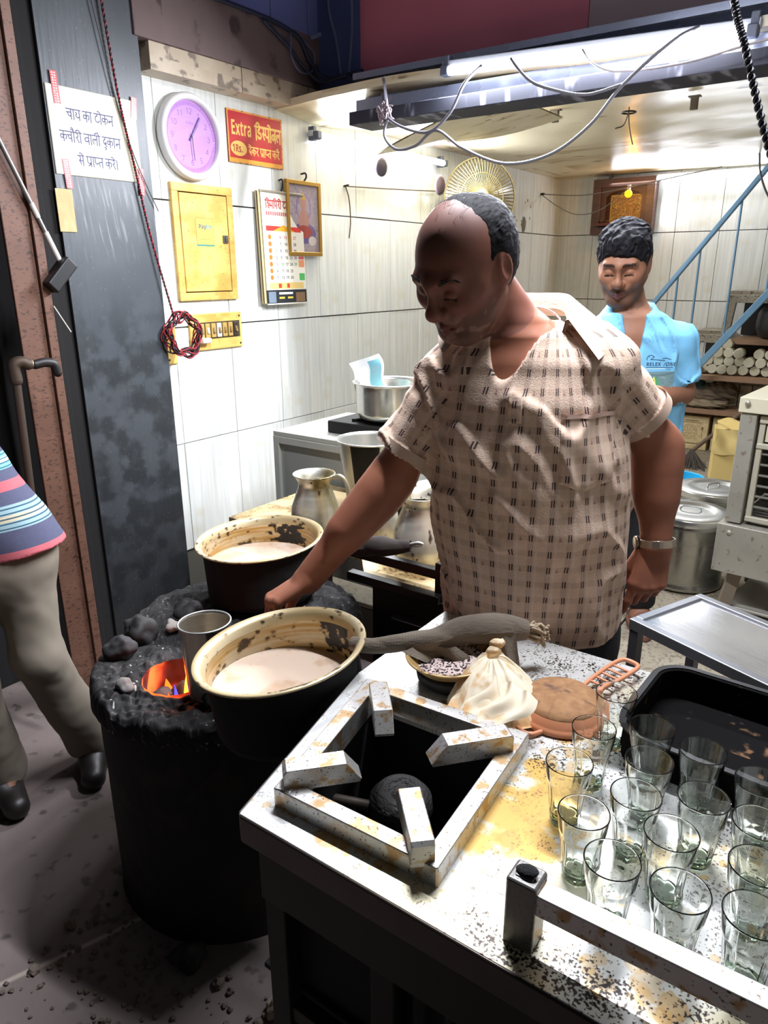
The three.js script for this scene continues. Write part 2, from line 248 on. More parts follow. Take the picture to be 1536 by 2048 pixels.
// ---------------------------------------------------------------- lettering
const GL = {                                                    // strokes of letters: [advance, path, hangs from the headline]
  aa: [3, 'M1.5 0V10'], ca: [7, 'M.3 3.2H5.5M1.6 3.2C1.6 7.6 5 8 5.5 5.2M5.5 0V10'], ya: [7, 'M1 2.4C3 2.4 2.6 4.5 1.2 4.8C.8 7.6 5 8.2 5.5 6M5.5 0V10'],
  ka: [8, 'M4 0V10M4 5C2.6 2.6 .4 3 .4 5C.4 7.6 3 7.4 4 5.4M4 4.6C5.6 2.6 7.6 3.2 7.3 5.2C7.1 6.6 6.7 7.2 6.2 7.8'], tta: [6.5, 'M3.6 0V2.2C.2 2.2 .2 8.4 3.6 8.4C5 8.4 5.8 7.6 6 6.8'],
  na: [7, 'M2.2 5.4C1 4.4 .4 6.8 1.6 6.8C2.6 6.8 2.6 5.4 2 5.3H5.5M5.5 0V10'], ra: [5, 'M1.4 0C4.2 1.4 4.2 4.6 1.4 4.7L4.3 9.6'], va: [7, 'M5.5 4C3.6 2.6 .7 3.4 .7 5.6C.7 8.2 4.6 7.8 5.5 5.4M5.5 0V10'],
  la: [7.4, 'M6 0V10M6 4.6C5 3 3.6 3.4 3.5 5.4M3.5 5.4C3.2 3.2 .8 3.2 .8 5.6C.8 7.2 1.4 8 2.2 8.8'], da: [5.6, 'M3 0V2.5C.2 2.7 .2 7.2 3 7.2C4.5 7.2 4.6 5.4 3.4 5.4C2.2 5.6 3 8 4.8 9.6'],
  sa: [7.4, 'M1.2 0C3.6 1.4 3.4 4.6 1.2 4.7L3.6 8.8M2 5.2H6M6 0V10'], pa: [7, 'M1 0V4.4C1 7.8 5 7.6 5.5 5M5.5 0V10'], pra: [7, 'M1 0V4.4C1 7.8 5 7.6 5.5 5M5.5 0V10M5.5 7L2 9.6'], hpa: [4.4, 'M1 0V4.4C1 7 4 7.2 4.6 5.4'],
  ta: [7, 'M5.5 0V10M5.5 4.2H3.2C1 4.2 .6 6.8 2.8 8.6'], dda: [7, 'M3.6 0V2C.8 2 .8 4.7 3.6 4.7C6.6 4.7 6.4 8.8 3.4 8.8C2 8.8 1.4 8.2 1 7.4'], hsa: [4.8, 'M1.2 0C3.6 1.4 3.4 4.6 1.2 4.7L3.6 8.8M2 5.2H4.8'],
  ja: [7, 'M5.5 0V10M5.5 4.2H2.8C.8 4.2 .4 6 1.2 7.2C2.2 8.8 4.2 8 3.6 6.2'], ha: [6, 'M3.5 0V2C1 2.2 1.2 4.6 3.6 4.2C5.8 4.2 5.4 6.8 3.4 6.8C1.6 7 2.4 9.2 4.8 10'], ma: [7, 'M1.2 0V7M1.2 6.8C0 5.8 0 8.6 1.2 7M1.2 6.6H5.5M5.5 0V10'],
  ga: [6.4, 'M1.4 0V5.4C1.4 8.2 3 7.4 2.4 6M4.8 0V10'], i: [7, 'M3.6 0V2C1 2 1 4.6 3.6 4.6C5.8 4.6 5.6 7.8 3.6 7.6C2 7.6 3.4 9 4.6 10'],
  E: [0, 'M-1.5 0C-1.9 -2.2 -3.6 -2.8 -5 -2.6'], AU: [0, 'M-1.5 0C-1.9 -2.2 -3.6 -2.8 -5 -2.6M-1.5 0C-1.6 -3.2 -2.6 -4.2 -3.8 -4.4'], II: [3, 'M1.5 0V10M1.5 0C1.2 -3.6 -4 -3.6 -3.8 0'], I: [3, 'M1.5 0V10M1.5 0C1.6 -3.8 6.6 -3.8 6.8 0'],
  U: [0, 'M-3.6 10.6C-1.4 9.8 -1 12.8 -3.2 12.6'], dot: [0, 'M-2.6 -3.6h.4'], danda: [3.4, 'M2 0V10', 1], sp: [3.2, '', 1],
};
function hindi(g, words, x, y, size, color, lw = 1.1) {            // draws from x with the headline at y, returns the width
  const k = size / 10; g.save(); g.translate(x, y); g.scale(k, k); g.strokeStyle = color; g.lineWidth = lw; g.lineCap = 'round'; g.lineJoin = 'round'; let cx = 0;
  for (const n of words.split(' ')) {
    const [adv, path, free] = GL[n]; g.save(); g.translate(cx, 0); if (path) g.stroke(new Path2D(path)); g.restore();
    if (adv && !free) { g.beginPath(); g.moveTo(cx - 0.3, 0); g.lineTo(cx + adv + 0.1, 0); g.stroke(); }
    cx += adv;
  }
  g.restore(); return cx * k;
}
const hindiWidth = (words, size) => words.split(' ').reduce((s, n) => s + GL[n][0], 0) * size / 10;
// a flat print standing on a wall that looks along +x: width along -z
function printPlane(w, h) { const g = new THREE.PlaneGeometry(w, h); g.rotateY(Math.PI / 2); return g; }
const noisy = (g, w, h, n, col, r0, r1) => { for (let i = 0; i < n; i++) { g.fillStyle = col; g.beginPath(); g.arc(rnd() * w, rnd() * h, rr(r0, r1), 0, 7); g.fill(); } };
const framed = (w, h, t, d) => [bx(d, t, w, 0.002), bx(d, t, w, 0.002), bx(d, h - 2 * t, t, 0.002), bx(d, h - 2 * t, t, 0.002)].map((g, i) => g.translate(0, i === 0 ? h / 2 - t / 2 : i === 1 ? -h / 2 + t / 2 : 0, i === 2 ? w / 2 - t / 2 : i === 3 ? -w / 2 + t / 2 : 0));

// token notice on the dark pillar
{
  const o = thing('paper_notice', 'off-white paper notice with three lines of blue handwriting on the dark pillar', 'notice', [-2.394, 1.945, -1.675]);
  const w = 0.335, h = 0.262;
  const t = canvasTex(1024, 800, (g, W, H) => {
    g.fillStyle = '#d9d3bb'; g.fillRect(0, 0, W, H); g.fillStyle = 'rgba(180,170,130,.25)'; for (let i = 0; i < 60; i++) g.fillRect(rnd() * W, rnd() * H, rr(2, 6), rr(40, 220)); noisy(g, W, H, 40, 'rgba(90,80,60,.5)', 1, 2.4);
    const c = '#2b2f63';
    hindi(g, 'ca aa ya sp ka aa sp tta aa E ka na', 190, 190, 92, c); hindi(g, 'ka ca aa AU ra II sp va aa la II dot sp da U ka aa na', 90, 400, 92, c); hindi(g, 'sa E sp pra aa hpa ta sp ka ra E danda', 260, 610, 92, c);
  });
  obj('sheet', [printPlane(w, h)], mat(0xffffff, 0.6, 0, { map: t }), o);
  obj('backing', at(bx(0.002, h + 0.004, w + 0.004, 0.0008), -0.002, 0, 0), mat(0xbdb8a6, 0.7), o);
  const tape = canvasTex(64, 192, (g, W, H) => { g.fillStyle = '#c02c30'; g.fillRect(0, 0, W, H); g.fillStyle = 'rgba(255,235,225,.8)'; for (let i = 0; i < 13; i++) { g.fillRect(14, 8 + i * 15, 14, rr(5, 11)); g.fillRect(36, 8 + i * 15, 14, rr(5, 11)); } });
  const tm = mat(0xffffff, 0.35, 0, { map: tape, side: THREE.DoubleSide });
  for (const [y, z, hh, a] of [[0.125, 0.135, 0.095, 0.03], [0.11, -0.163, 0.07, -0.12], [-0.13, 0.13, 0.09, 0.05], [-0.13, -0.165, 0.09, -0.04]]) { const g = printPlane(0.024, hh); g.rotateX(a); obj('red_tape', at(g, 0.0015, y, z), tm, o); }
}
tag(obj('sticker', at(bx(0.003, 0.135, 0.062, 0.001), -2.396, 1.70, -1.523), cardboard), 'small brown cardboard sticker under the notice on the dark pillar', 'sticker');

// clock
{
  const o = thing('wall_clock', 'round white wall clock with a glossy lilac dial', 'clock', [-2.5, 2.012, -2.165]);
  const rim = lathe([[0.0, 0], [0.148, 0], [0.158, 0.01], [0.158, 0.03], [0.152, 0.04], [0.142, 0.043], [0.132, 0.036], [0.131, 0.02]], 64); rim.rotateZ(-Math.PI / 2); obj('rim', rim, mat(0xe8e5e4, 0.3), o);
  const t = canvasTex(768, 768, (g, W) => {
    const c = W / 2; g.fillStyle = '#c592d8'; g.fillRect(0, 0, W, W); g.fillStyle = '#b27cc8'; g.beginPath(); g.arc(c, c, 375, 0, 7); g.arc(c, c, 330, 0, 7, true); g.fill();
    g.strokeStyle = '#8e5fa8'; for (let i = 0; i < 60; i++) { const a = i * Math.PI / 30; g.lineWidth = i % 5 ? 4 : 8; g.beginPath(); g.moveTo(c + 338 * Math.cos(a), c + 338 * Math.sin(a)); g.lineTo(c + 366 * Math.cos(a), c + 366 * Math.sin(a)); g.stroke(); }
    g.fillStyle = '#8a5aa2'; g.font = '84px sans-serif'; g.textAlign = 'center'; g.textBaseline = 'middle'; for (let i = 1; i <= 12; i++) { const a = i * Math.PI / 6 - Math.PI / 2; g.fillText(String(i), c + 272 * Math.cos(a), c + 272 * Math.sin(a)); }
    g.font = '30px serif'; g.fillText('Pacifica', c, c - 150);
  });
  const d = new THREE.CircleGeometry(0.131, 48); d.rotateY(Math.PI / 2); d.translate(0.02, 0, 0); obj('dial', d, mat(0xffffff, 0.5, 0, { map: t }), o);
  const hand = (a, L, w, x) => { const g = bx(0.002, L, w, 0.0008); g.translate(x, L / 2 - 0.015, 0); g.rotateX(a); return g; };
  obj('hour_hand', hand(-0.62, 0.075, 0.008, 0.024), mat(0x5d4a86, 0.4), o); obj('minute_hand', hand(-0.58, 0.105, 0.006, 0.0265), mat(0x8c6cb4, 0.4), o); obj('second_hand', hand(Math.PI + 0.06, 0.10, 0.003, 0.029), mat(0x4a4060, 0.4), o);
  const gl = new THREE.CircleGeometry(0.133, 48); gl.rotateY(Math.PI / 2); gl.translate(0.036, 0, 0); obj('glass', gl, pmat({ color: 0xffffff, transmission: 1, roughness: 0.02, thickness: 0, ior: 1.5 }), o);
}
// red sign
{
  const o = thing('red_sign', 'red metal sign with yellow lettering and a border on the tiles', 'sign', [-2.497, 2.05, -2.545]);
  const t = canvasTex(1024, 640, (g, W, H) => {
    g.fillStyle = '#e8a24e'; g.fillRect(0, 0, W, H); g.fillStyle = '#c4222c'; g.fillRect(22, 22, W - 44, H - 44); g.fillStyle = '#f0a83e'; g.fillRect(22, H - 60, W - 44, 40);
    const y = '#f6c766'; g.fillStyle = y; g.save(); g.translate(60, 300); g.scale(0.78, 1.3); g.font = 'bold 190px sans-serif'; g.fillText('Extra', 0, 0); g.restore();
    g.save(); g.translate(500, 150); g.scale(0.98, 1.25); hindi(g, 'I dda hsa pa aa E ja la', 0, 0, 128, y, 1.9); g.restore();
    g.beginPath(); g.ellipse(185, 460, 145, 92, 0, 0, 7); g.fill(); g.fillStyle = '#a81c26'; g.save(); g.translate(70, 505); g.scale(0.85, 1.15); g.font = 'bold 112px sans-serif'; g.fillText('1Rs.', 0, 0); g.restore();
    hindi(g, 'da E ka ra sp pra aa hpa ta sp ka ra E dot', 365, 420, 98, y, 1.6);
    noisy(g, W, H, 50, 'rgba(60,30,20,.7)', 1, 4); for (let i = 0; i < 26; i++) { g.fillStyle = 'rgba(70,40,25,.9)'; g.fillRect(rnd() * W, rnd() < 0.5 ? 0 : H - 12, rr(4, 22), 12); g.fillRect(W - 10, rnd() * H, 10, rr(4, 14)); }
  });
  obj('face', at(printPlane(0.335, 0.205), 0.0045, 0, 0), mat(0xffffff, 0.35, 0, { map: t }), o); obj('plate', at(bx(0.006, 0.205, 0.335, 0.001), 0, 0, 0), mat(0x8a3a2a, 0.5), o);
}
// meter cupboard
{
  const o = thing('meter_cupboard', 'yellow painted metal meter cupboard with a sticker on its door', 'cupboard', [-2.5, 1.615, -2.21]);
  obj('frame', framed(0.325, 0.455, 0.032, 0.03).map((g) => boxUV(g, 3)), yellowPaint, o); obj('back_plate', at(bx(0.012, 0.43, 0.3, 0.002), 0, 0, 0), mat(0x20180c, 0.9), o);
  const d = obj('door', boxUV(at(bx(0.014, 0.383, 0.253, 0.003), 0.008, 0, 0), 3), yellowPaint, o);
  const t = canvasTex(384, 448, (g, W, H) => { g.fillStyle = '#e6b85c'; g.fillRect(0, 0, W, H); g.strokeStyle = '#b88a3a'; for (let i = 0; i < 12; i++) { g.lineWidth = 2; g.beginPath(); g.moveTo(0, 40 + i * 36); g.lineTo(W, 40 + i * 36 + rr(-5, 5)); g.stroke(); } g.strokeStyle = '#8a6a2c'; g.lineWidth = 5; g.strokeRect(3, 3, W - 6, H - 6); g.font = 'bold 96px sans-serif'; g.fillStyle = '#1d4e74'; g.fillText('Pay', 60, 170); g.fillStyle = '#2d93ad'; g.fillText('tm', 222, 170); g.fillStyle = '#9a5a3a'; g.font = '30px sans-serif'; g.fillText('accepted here', 90, 350); g.fillStyle = '#3d8a7c'; g.fillRect(0, H - 26, W, 26); });
  obj('sticker', at(printPlane(0.095, 0.11), 0.0156, 0.045, 0.005), mat(0xffffff, 0.5, 0, { map: t }), d);
  obj('latch', [at(bx(0.008, 0.032, 0.026, 0.002), 0.018, 0.02, -0.105), at(bx(0.006, 0.018, 0.012, 0.002), 0.024, 0.02, -0.105)], mat(0x77746e, 0.35, 0.8), d);
}
// calendar and framed print
{
  const o = thing('wall_calendar', 'paper wall calendar of large sheets hanging half behind the framed print', 'calendar', [-2.49, 1.6, -2.675]);
  const t = canvasTex(512, 896, (g, W, H) => {
    g.fillStyle = '#f4efe0'; g.fillRect(0, 0, W, H); hindi(g, 'I ha ma I ga ra II sp tta aa i la', 50, 66, 58, '#b5282c', 1.7); g.fillStyle = '#c66'; for (let i = 0; i < 16; i++) g.fillRect(50 + i * 26, 150, 18, 30); g.fillStyle = '#d8342e'; g.fillRect(40, 262, 440, 40); g.fillStyle = '#f2b030'; g.beginPath(); g.moveTo(120, 302); g.lineTo(260, 250); g.lineTo(400, 302); g.fill();
    for (let r = 0; r < 7; r++) { g.fillStyle = '#d07a28'; g.beginPath(); g.arc(76, 350 + r * 54, 20, 0, 7); g.fill(); g.font = 'bold 34px sans-serif'; for (let c = 0; c < 5; c++) { g.fillStyle = r === 0 || rnd() < 0.1 ? '#c8302c' : rnd() < 0.15 ? '#2a8a4a' : '#3a3a44'; const n = 1 + r + c * 7 - 2; if (n > 0 && n < 32) g.fillText(String(n), 140 + c * 58, 362 + r * 54); } }
    g.fillStyle = '#e0606a'; g.fillRect(430, 500, 70, 24); g.fillStyle = '#f2a070'; g.fillRect(430, 530, 70, 60); g.fillStyle = '#55b860'; g.fillRect(430, 640, 70, 60); g.fillStyle = '#f0cf80'; g.fillRect(40, 716, 440, 52); g.fillStyle = '#d0402c'; g.fillRect(150, 724, 40, 36); g.fillRect(260, 724, 34, 36);
    g.fillStyle = '#20242a'; g.fillRect(0, 776, W, 110); g.fillStyle = '#f2d050'; g.fillRect(150, 834, 70, 16); g.fillRect(260, 834, 70, 16); g.fillStyle = '#fff'; g.fillRect(150, 796, 180, 18); g.fillStyle = '#7a8a9a'; g.fillRect(20, 790, 90, 90); g.fillStyle = '#8a6a4a'; g.fillRect(370, 800, 120, 80);
  });
  const leaf = (w, h, bow, x) => { const g = new THREE.PlaneGeometry(w, h, 8, 16); g.rotateY(Math.PI / 2); return at(displace(g, (px, py, pz) => [bow * Math.sin(pz / w * 3) + 0.012 * (0.5 - py / h), 0, 0]), x, 0, 0); };
  obj('leaf', leaf(0.285, 0.49, 0.004, 0.012), mat(0xffffff, 0.6, 0, { map: t, side: THREE.DoubleSide }), o);
  for (const [x, z, c] of [[0.005, 0.014, 0xc9b98c], [-0.002, 0.024, 0x8f7d5e]]) obj('leaf', at(leaf(0.285, 0.485, 0.006, x), 0, 0.004, z), mat(c, 0.7, 0, { side: THREE.DoubleSide }), o);
  obj('metal_strip', at(bx(0.012, 0.012, 0.29, 0.003), 0.012, 0.246, 0), mat(0xa8a090, 0.4, 0.6), o);
  obj('hook', [tube([[0.0, 0.30, 0], [0.02, 0.302, 0], [0.022, 0.28, 0], [0.012, 0.25, 0]], 0.004)], wireBlack, o);
}
{
  const o = thing('framed_print', 'small gilt framed devotional print hanging beside the calendar', 'picture', [-2.478, 1.742, -2.825]);
  obj('frame', framed(0.245, 0.335, 0.018, 0.02), mat(0xb48a3c, 0.35, 0.5), o); obj('backing', at(bx(0.01, 0.32, 0.23, 0.002), -0.008, 0, 0), mat(0x4a3a26, 0.8), o);
  const t = canvasTex(320, 448, (g, W, H) => {
    g.fillStyle = '#a99ba4'; g.fillRect(0, 0, W, H); for (let i = 0; i < 500; i++) { g.fillStyle = ['#c8bcc0', '#7d6f86', '#b39a86', '#8c8298'][i % 4]; g.globalAlpha = 0.45; g.beginPath(); g.ellipse(rnd() * W, rnd() * H, rr(3, 14), rr(3, 9), rnd() * 3, 0, 7); g.fill(); } g.globalAlpha = 1;
    g.strokeStyle = '#8a6cae'; g.lineWidth = 10; g.beginPath(); g.ellipse(160, 150, 74, 92, 0, 0, 7); g.stroke(); g.fillStyle = '#6b5a92'; g.beginPath(); g.ellipse(160, 320, 130, 70, 0, 0, 7); g.fill();
    g.fillStyle = '#b98a7e'; g.beginPath(); g.ellipse(160, 235, 56, 76, 0, 0, 7); g.fill(); g.beginPath(); g.ellipse(160, 120, 34, 42, 0, 0, 7); g.fill(); g.fillStyle = '#a6483e'; g.beginPath(); g.ellipse(160, 310, 92, 44, 0, 0, 7); g.fill(); g.fillStyle = '#d9cfc2'; for (const x of [70, 250]) { g.beginPath(); g.ellipse(x, 370, 44, 32, 0, 0, 7); g.fill(); } g.fillStyle = '#c8a24c'; g.beginPath(); g.moveTo(128, 96); g.lineTo(160, 40); g.lineTo(192, 96); g.fill();
  });
  obj('print', at(printPlane(0.21, 0.30), 0.0, 0, 0), mat(0xffffff, 0.4, 0, { map: t }), o); obj('glass', at(printPlane(0.212, 0.302), 0.006, 0, 0), pmat({ color: 0xffffff, transmission: 1, roughness: 0.03, thickness: 0 }), o);
  obj('hook', tube([[-0.015, 0.20, -0.01], [0.012, 0.2, -0.01], [0.014, 0.185, -0.012], [0.0, 0.168, -0.012]], 0.0045), wireBlack, o);
}
// switch boards
{
  const o = thing('switch_board', 'grimy yellow switch board with a row of switches under the cupboard', 'switchboard', [-2.496, 1.255, -2.235]);
  obj('plate', boxUV(bx(0.016, 0.155, 0.30, 0.006), 4), yellowPaint, o); obj('well', at(bx(0.004, 0.072, 0.25, 0.002), 0.0075, 0.005, -0.01), mat(0x4a3c20, 0.8), o);
  for (let i = 0; i < 7; i++) { const s = obj('switch', at(bx(0.01, 0.06, 0.026, 0.003), 0.01, 0.005, 0.09 - i * 0.033), i === 3 ? whitePlastic : i === 6 ? mat(0x39342c, 0.5) : mat(0xbf9d58, 0.5), o); const k = bx(0.008, 0.026, 0.012, 0.003); k.rotateZ(0.25); obj('rocker', at(k, 0.016, 0.005, 0.09 - i * 0.033), mat(i === 1 ? 0xd8d2c0 : 0x8a6c38, 0.5), s); }
  obj('white_plug', [at(bx(0.03, 0.022, 0.05, 0.006), 0.025, -0.034, 0.085)], mat(0xe6d8d4, 0.5), o);
  for (const [y, z] of [[0.06, 0.135], [0.06, -0.135], [-0.06, 0.135], [-0.06, -0.135]]) { const s = lathe([[0, 0.003], [0.004, 0.002], [0.005, 0]], 10); s.rotateZ(-Math.PI / 2); obj('screw', at(s, 0.008, y, z), mat(0x3a3024, 0.5, 0.5), o); }
}
{
  const o = thing('blank_plate', 'plain yellow switch plate half hidden behind the wire coil', 'switchboard', [-2.497, 1.215, -1.965]); obj('plate', boxUV(bx(0.014, 0.16, 0.09, 0.006), 4), yellowPaint, o); for (const y of [-0.06, 0.06]) { const s = lathe([[0, 0.003], [0.004, 0.002], [0.005, 0]], 10); s.rotateZ(-Math.PI / 2); obj('screw', at(s, 0.007, y, 0), mat(0x3a3024, 0.5, 0.5), o); }
}
// twisted red and black wire down the pillar, ending in a coil
function twisted(pts, r, turns, off) { const c = new THREE.CatmullRomCurve3(pts.map((p) => V(...p))), out = []; const n = Math.ceil(turns * 7); for (let i = 0; i <= n; i++) { const t = i / n, p = c.getPoint(t), a = t * turns * 2 * Math.PI + off; out.push(V(p.x + r * Math.cos(a), p.y, p.z + r * Math.sin(a))); } return tube(out, r * 0.95, n * 2, 5); }
{
  const o = thing('twisted_wire', 'red and black twisted wire hanging down the pillar to a coil over the switches', 'wire'); const P = [[-2.385, 2.42, -1.74], [-2.385, 2.07, -1.774], [-2.385, 1.867, -1.809], [-2.385, 1.65, -1.846], [-2.375, 1.335, -1.915]];
  obj('red_strand', twisted(P, 0.0026, 46, 0), wireRed, o); obj('black_strand', twisted(P, 0.0026, 46, Math.PI), wireBlack, o);
  for (const [nm, m, s] of [['red_coil', wireRed, 0], ['black_coil', wireBlack, 1]]) { const pts = []; for (let i = 0; i < 150; i++) { const a = i / 150 * 2 * Math.PI * 8 + s * 0.4, k = 1 + 0.16 * Math.sin(i * 0.37 + s) + 0.12 * Math.sin(i * 1.7 + s * 2); pts.push(V(-2.375 + 0.016 * Math.sin(i * 0.9 + s * 2), 1.262 + 0.074 * k * Math.cos(a), -1.955 + 0.074 * k * Math.sin(a) + 0.008 * Math.sin(i * 0.2))); } obj(nm, tube(pts, 0.0028, 900, 5), m, o); }
}
{
  const o = thing('thin_flex', 'thin grey flex dangling beside the twisted wire on the pillar', 'wire'); obj('cord', tube([[-2.387, 2.42, -1.695], [-2.387, 2.1, -1.756], [-2.387, 1.94, -1.80], [-2.387, 1.86, -1.83], [-2.39, 1.72, -1.90]], 0.002, 60, 5), wireGrey, o);
}
// ---------------------------------------------------------------- cables and small things on walls and ceiling
{
  const o = thing('drooping_cable', 'long grey cable looping under the shutter box from the frayed knot at its left end', 'cable');
  const m = mat(0x5d5c62, 0.5);
  obj('cable', tube([[-1.85, 2.16, -2.6], [-1.80, 2.07, -2.56], [-1.70, 2.015, -2.55], [-1.597, 1.997, -2.55], [-1.513, 2.05, -2.55], [-1.46, 2.14, -2.56], [-1.43, 2.2, -2.62]], 0.0055, 90), m, o);
  obj('cable', tube([[-1.80, 2.07, -2.56], [-1.805, 2.0, -2.55], [-1.75, 1.95, -2.55], [-1.66, 1.955, -2.55], [-1.576, 1.998, -2.55], [-1.46, 1.93, -2.55], [-1.28, 1.863, -2.55], [-1.11, 1.88, -2.55], [-0.98, 1.955, -2.55], [-0.883, 2.057, -2.55], [-0.74, 2.165, -2.57], [-0.69, 2.2, -2.62]], 0.0055, 160), m, o);
  obj('cable', tube([[-1.30, 2.2, -2.62], [-1.28, 2.186, -2.56], [-1.20, 2.11, -2.55], [-1.11, 2.072, -2.55], [-1.0, 2.045, -2.55], [-0.883, 2.06, -2.552]], 0.005, 80), m, o);
  const knot = []; for (let i = 0; i < 40; i++) knot.push(V(-1.815 + rr(-0.035, 0.035), 2.085 + rr(-0.05, 0.045), -2.56 + rr(-0.02, 0.02))); obj('frayed_knot', tube(knot, 0.0035, 260, 5), mat(0x8c7e84, 0.7), o);
  obj('flat_strap', bar([-1.86, 2.22, -2.62], [-1.805, 2.10, -2.57], 0.012, 0.004), mat(0x75727c, 0.5), o);
}
{ const o = thing('thin_white_cord', 'thin pale cord strung under the right half of the shutter box', 'cord'); obj('cord', tube([[-1.06, 2.2, -2.64], [-1.013, 2.15, -2.60], [-0.95, 2.115, -2.59], [-0.864, 2.103, -2.59], [-0.7, 2.10, -2.58], [-0.5, 2.12, -2.56], [-0.2, 2.16, -2.62]], 0.0035, 90, 6), mat(0xa79fa0, 0.6), o); }
{ const o = thing('twisted_black_cable', 'thick twisted black cable hanging at the right edge in front of the ceiling', 'cable'); const P = [[-0.36, 2.2, -1.35], [-0.307, 1.887, -1.35], [-0.284, 1.825, -1.35], [-0.231, 1.683, -1.35], [-0.16, 1.53, -1.36], [-0.02, 1.36, -1.4]]; obj('strand', twisted(P, 0.0034, 34, 0), mat(0x20222c, 0.5), o); obj('strand', twisted(P, 0.0034, 34, Math.PI), mat(0x1a1c24, 0.5), o); }
{
  const o = thing('cable_bundle', 'bundle of dark cables clipped along the ledge in front of the blue sheet', 'cable'); const m = mat(0x232a44, 0.5), m2 = mat(0x5b6788, 0.5);
  obj('cable', tube([[-2.375, 2.49, -1.95], [-2.375, 2.487, -2.2], [-2.375, 2.48, -2.606], [-2.37, 2.45, -2.72], [-2.37, 2.38, -2.78], [-2.30, 2.31, -2.80], [-2.1, 2.31, -2.8]], 0.009, 100), m, o);
  obj('cable', tube([[-2.37, 2.47, -2.5], [-2.37, 2.40, -2.66], [-2.37, 2.36, -2.72], [-2.33, 2.30, -2.79], [-2.15, 2.29, -2.75]], 0.007, 80), m, o);
  obj('loop', tube([[-2.37, 2.46, -2.66], [-2.36, 2.37, -2.65], [-2.36, 2.325, -2.70], [-2.36, 2.34, -2.78], [-2.36, 2.41, -2.80], [-2.37, 2.45, -2.74]], 0.004, 80), m2, o);
  obj('cable', tube([[-2.16, 3.0, -2.83], [-2.25, 2.75, -2.83], [-2.29, 2.6, -2.82], [-2.25, 2.45, -2.82], [-2.22, 2.32, -2.81]], 0.006, 60), m2, o);
  obj('cable', tube([[-2.20, 3.0, -2.83], [-2.18, 2.7, -2.83], [-2.17, 2.5, -2.83], [-2.17, 2.3, -2.8]], 0.006, 60), m2, o);
  obj('clip', at(bx(0.05, 0.016, 0.012, 0.003), -2.33, 2.47, -2.78, 0, 0.5, 0.3), m2, o);
}
{
  const o = thing('wall_fan', 'round cream wall fan with a wire guard showing behind the bald head', 'fan', [-2.34, 1.93, -4.30], -0.75);
  const m = mat(0xa89868, 0.5), R = 0.225, gs = [];
  const ring = (r, x) => { const t = new THREE.TorusGeometry(r, 0.0035, 6, 60); t.rotateY(Math.PI / 2); t.translate(x, 0, 0); return t; };
  obj('rim', [ring(R, 0.04), ring(R, 0.055), ring(R * 0.6, 0.09), ring(R * 0.6, 0.012)], m, o);
  const gd = []; for (let i = 0; i < 64; i++) { const a = i / 64 * Math.PI * 2, pt = (r, x) => [x, r * Math.cos(a), r * Math.sin(a)]; gd.push(tube([pt(0.04, 0.105), pt(R * 0.6, 0.09), pt(R, 0.05)], 0.0028, 10, 4), tube([pt(0.04, 0.0), pt(R * 0.6, 0.012), pt(R, 0.045)], 0.0026, 10, 4)); }
  obj('guard', gd, m, o); const hub = lathe([[0, 0.025], [0.035, 0.02], [0.045, 0.008], [0.045, 0]], 24); hub.rotateZ(-Math.PI / 2); obj('hub', at(hub, 0.1, 0, 0), mat(0xc9bd92, 0.4), o);
  for (let k = 0; k < 3; k++) { const g = bx(0.006, 0.15, 0.09, 0.003); g.rotateY(0.5); g.translate(0.05, 0.1, 0); g.rotateX(k * Math.PI * 2 / 3); obj('blade', g, mat(0x9fae9f, 0.4), o); }
  obj('motor', at(rod([-0.07, 0, 0], [0.02, 0, 0], 0.06, 0.055, 24), 0, 0, 0), m, o); obj('bracket', [bar([-0.13, -0.14, 0], [-0.05, -0.03, 0], 0.03), at(bx(0.02, 0.12, 0.08), -0.14, -0.14, 0)], m, o);
}
{
  const o = thing('hanging_ornament', 'small dark oval pendant hanging on a string before the side wall tube light', 'ornament', [-2.2, 1.975, -3.08]); const g = lathe([[0, 0.012], [0.022, 0.009], [0.032, 0], [0.022, -0.009], [0, -0.012]], 24); g.rotateZ(Math.PI / 2); g.scale(1, 1.35, 1); g.rotateY(-0.55); obj('disc', g, mat(0x6d6675, 0.5), o); obj('string', rod([0, 0.04, 0], [0, 0.14, 0], 0.0015), wireWhite, o); obj('cord', rod([0, 0.14, 0], [0.25, 0.2, 0.12], 0.0015), wireWhite, o);
}
{
  const o = thing('hanging_tag', 'second dark oval pendant at the left edge of the wall fan', 'ornament', [-2.2, 1.94, -3.62]); const g = lathe([[0, 0.012], [0.024, 0.009], [0.034, 0], [0.024, -0.009], [0, -0.012]], 24); g.rotateZ(Math.PI / 2); g.scale(1, 1.5, 1); g.rotateY(-0.5); obj('disc', g, mat(0x77656a, 0.5), o); obj('string', rod([0, 0.045, 0], [-0.28, 0.12, -0.1], 0.0015), wireWhite, o);
}
{ const o = thing('wall_string', 'brown string pinned across the side wall with one end hanging down', 'string'); const m = mat(0x5a4a38, 0.8); obj('line', tube([[-2.49, 1.916, -3.17], [-2.48, 1.93, -3.5], [-2.485, 1.96, -4.05]], 0.003, 40, 5), m, o); obj('tail', tube([[-2.49, 1.916, -3.17], [-2.485, 1.86, -3.19], [-2.485, 1.75, -3.2], [-2.485, 1.67, -3.187]], 0.0035, 40, 5), m, o); obj('nail', rod([-2.51, 1.916, -3.17], [-2.47, 1.92, -3.17], 0.005), wireBlack, o); }
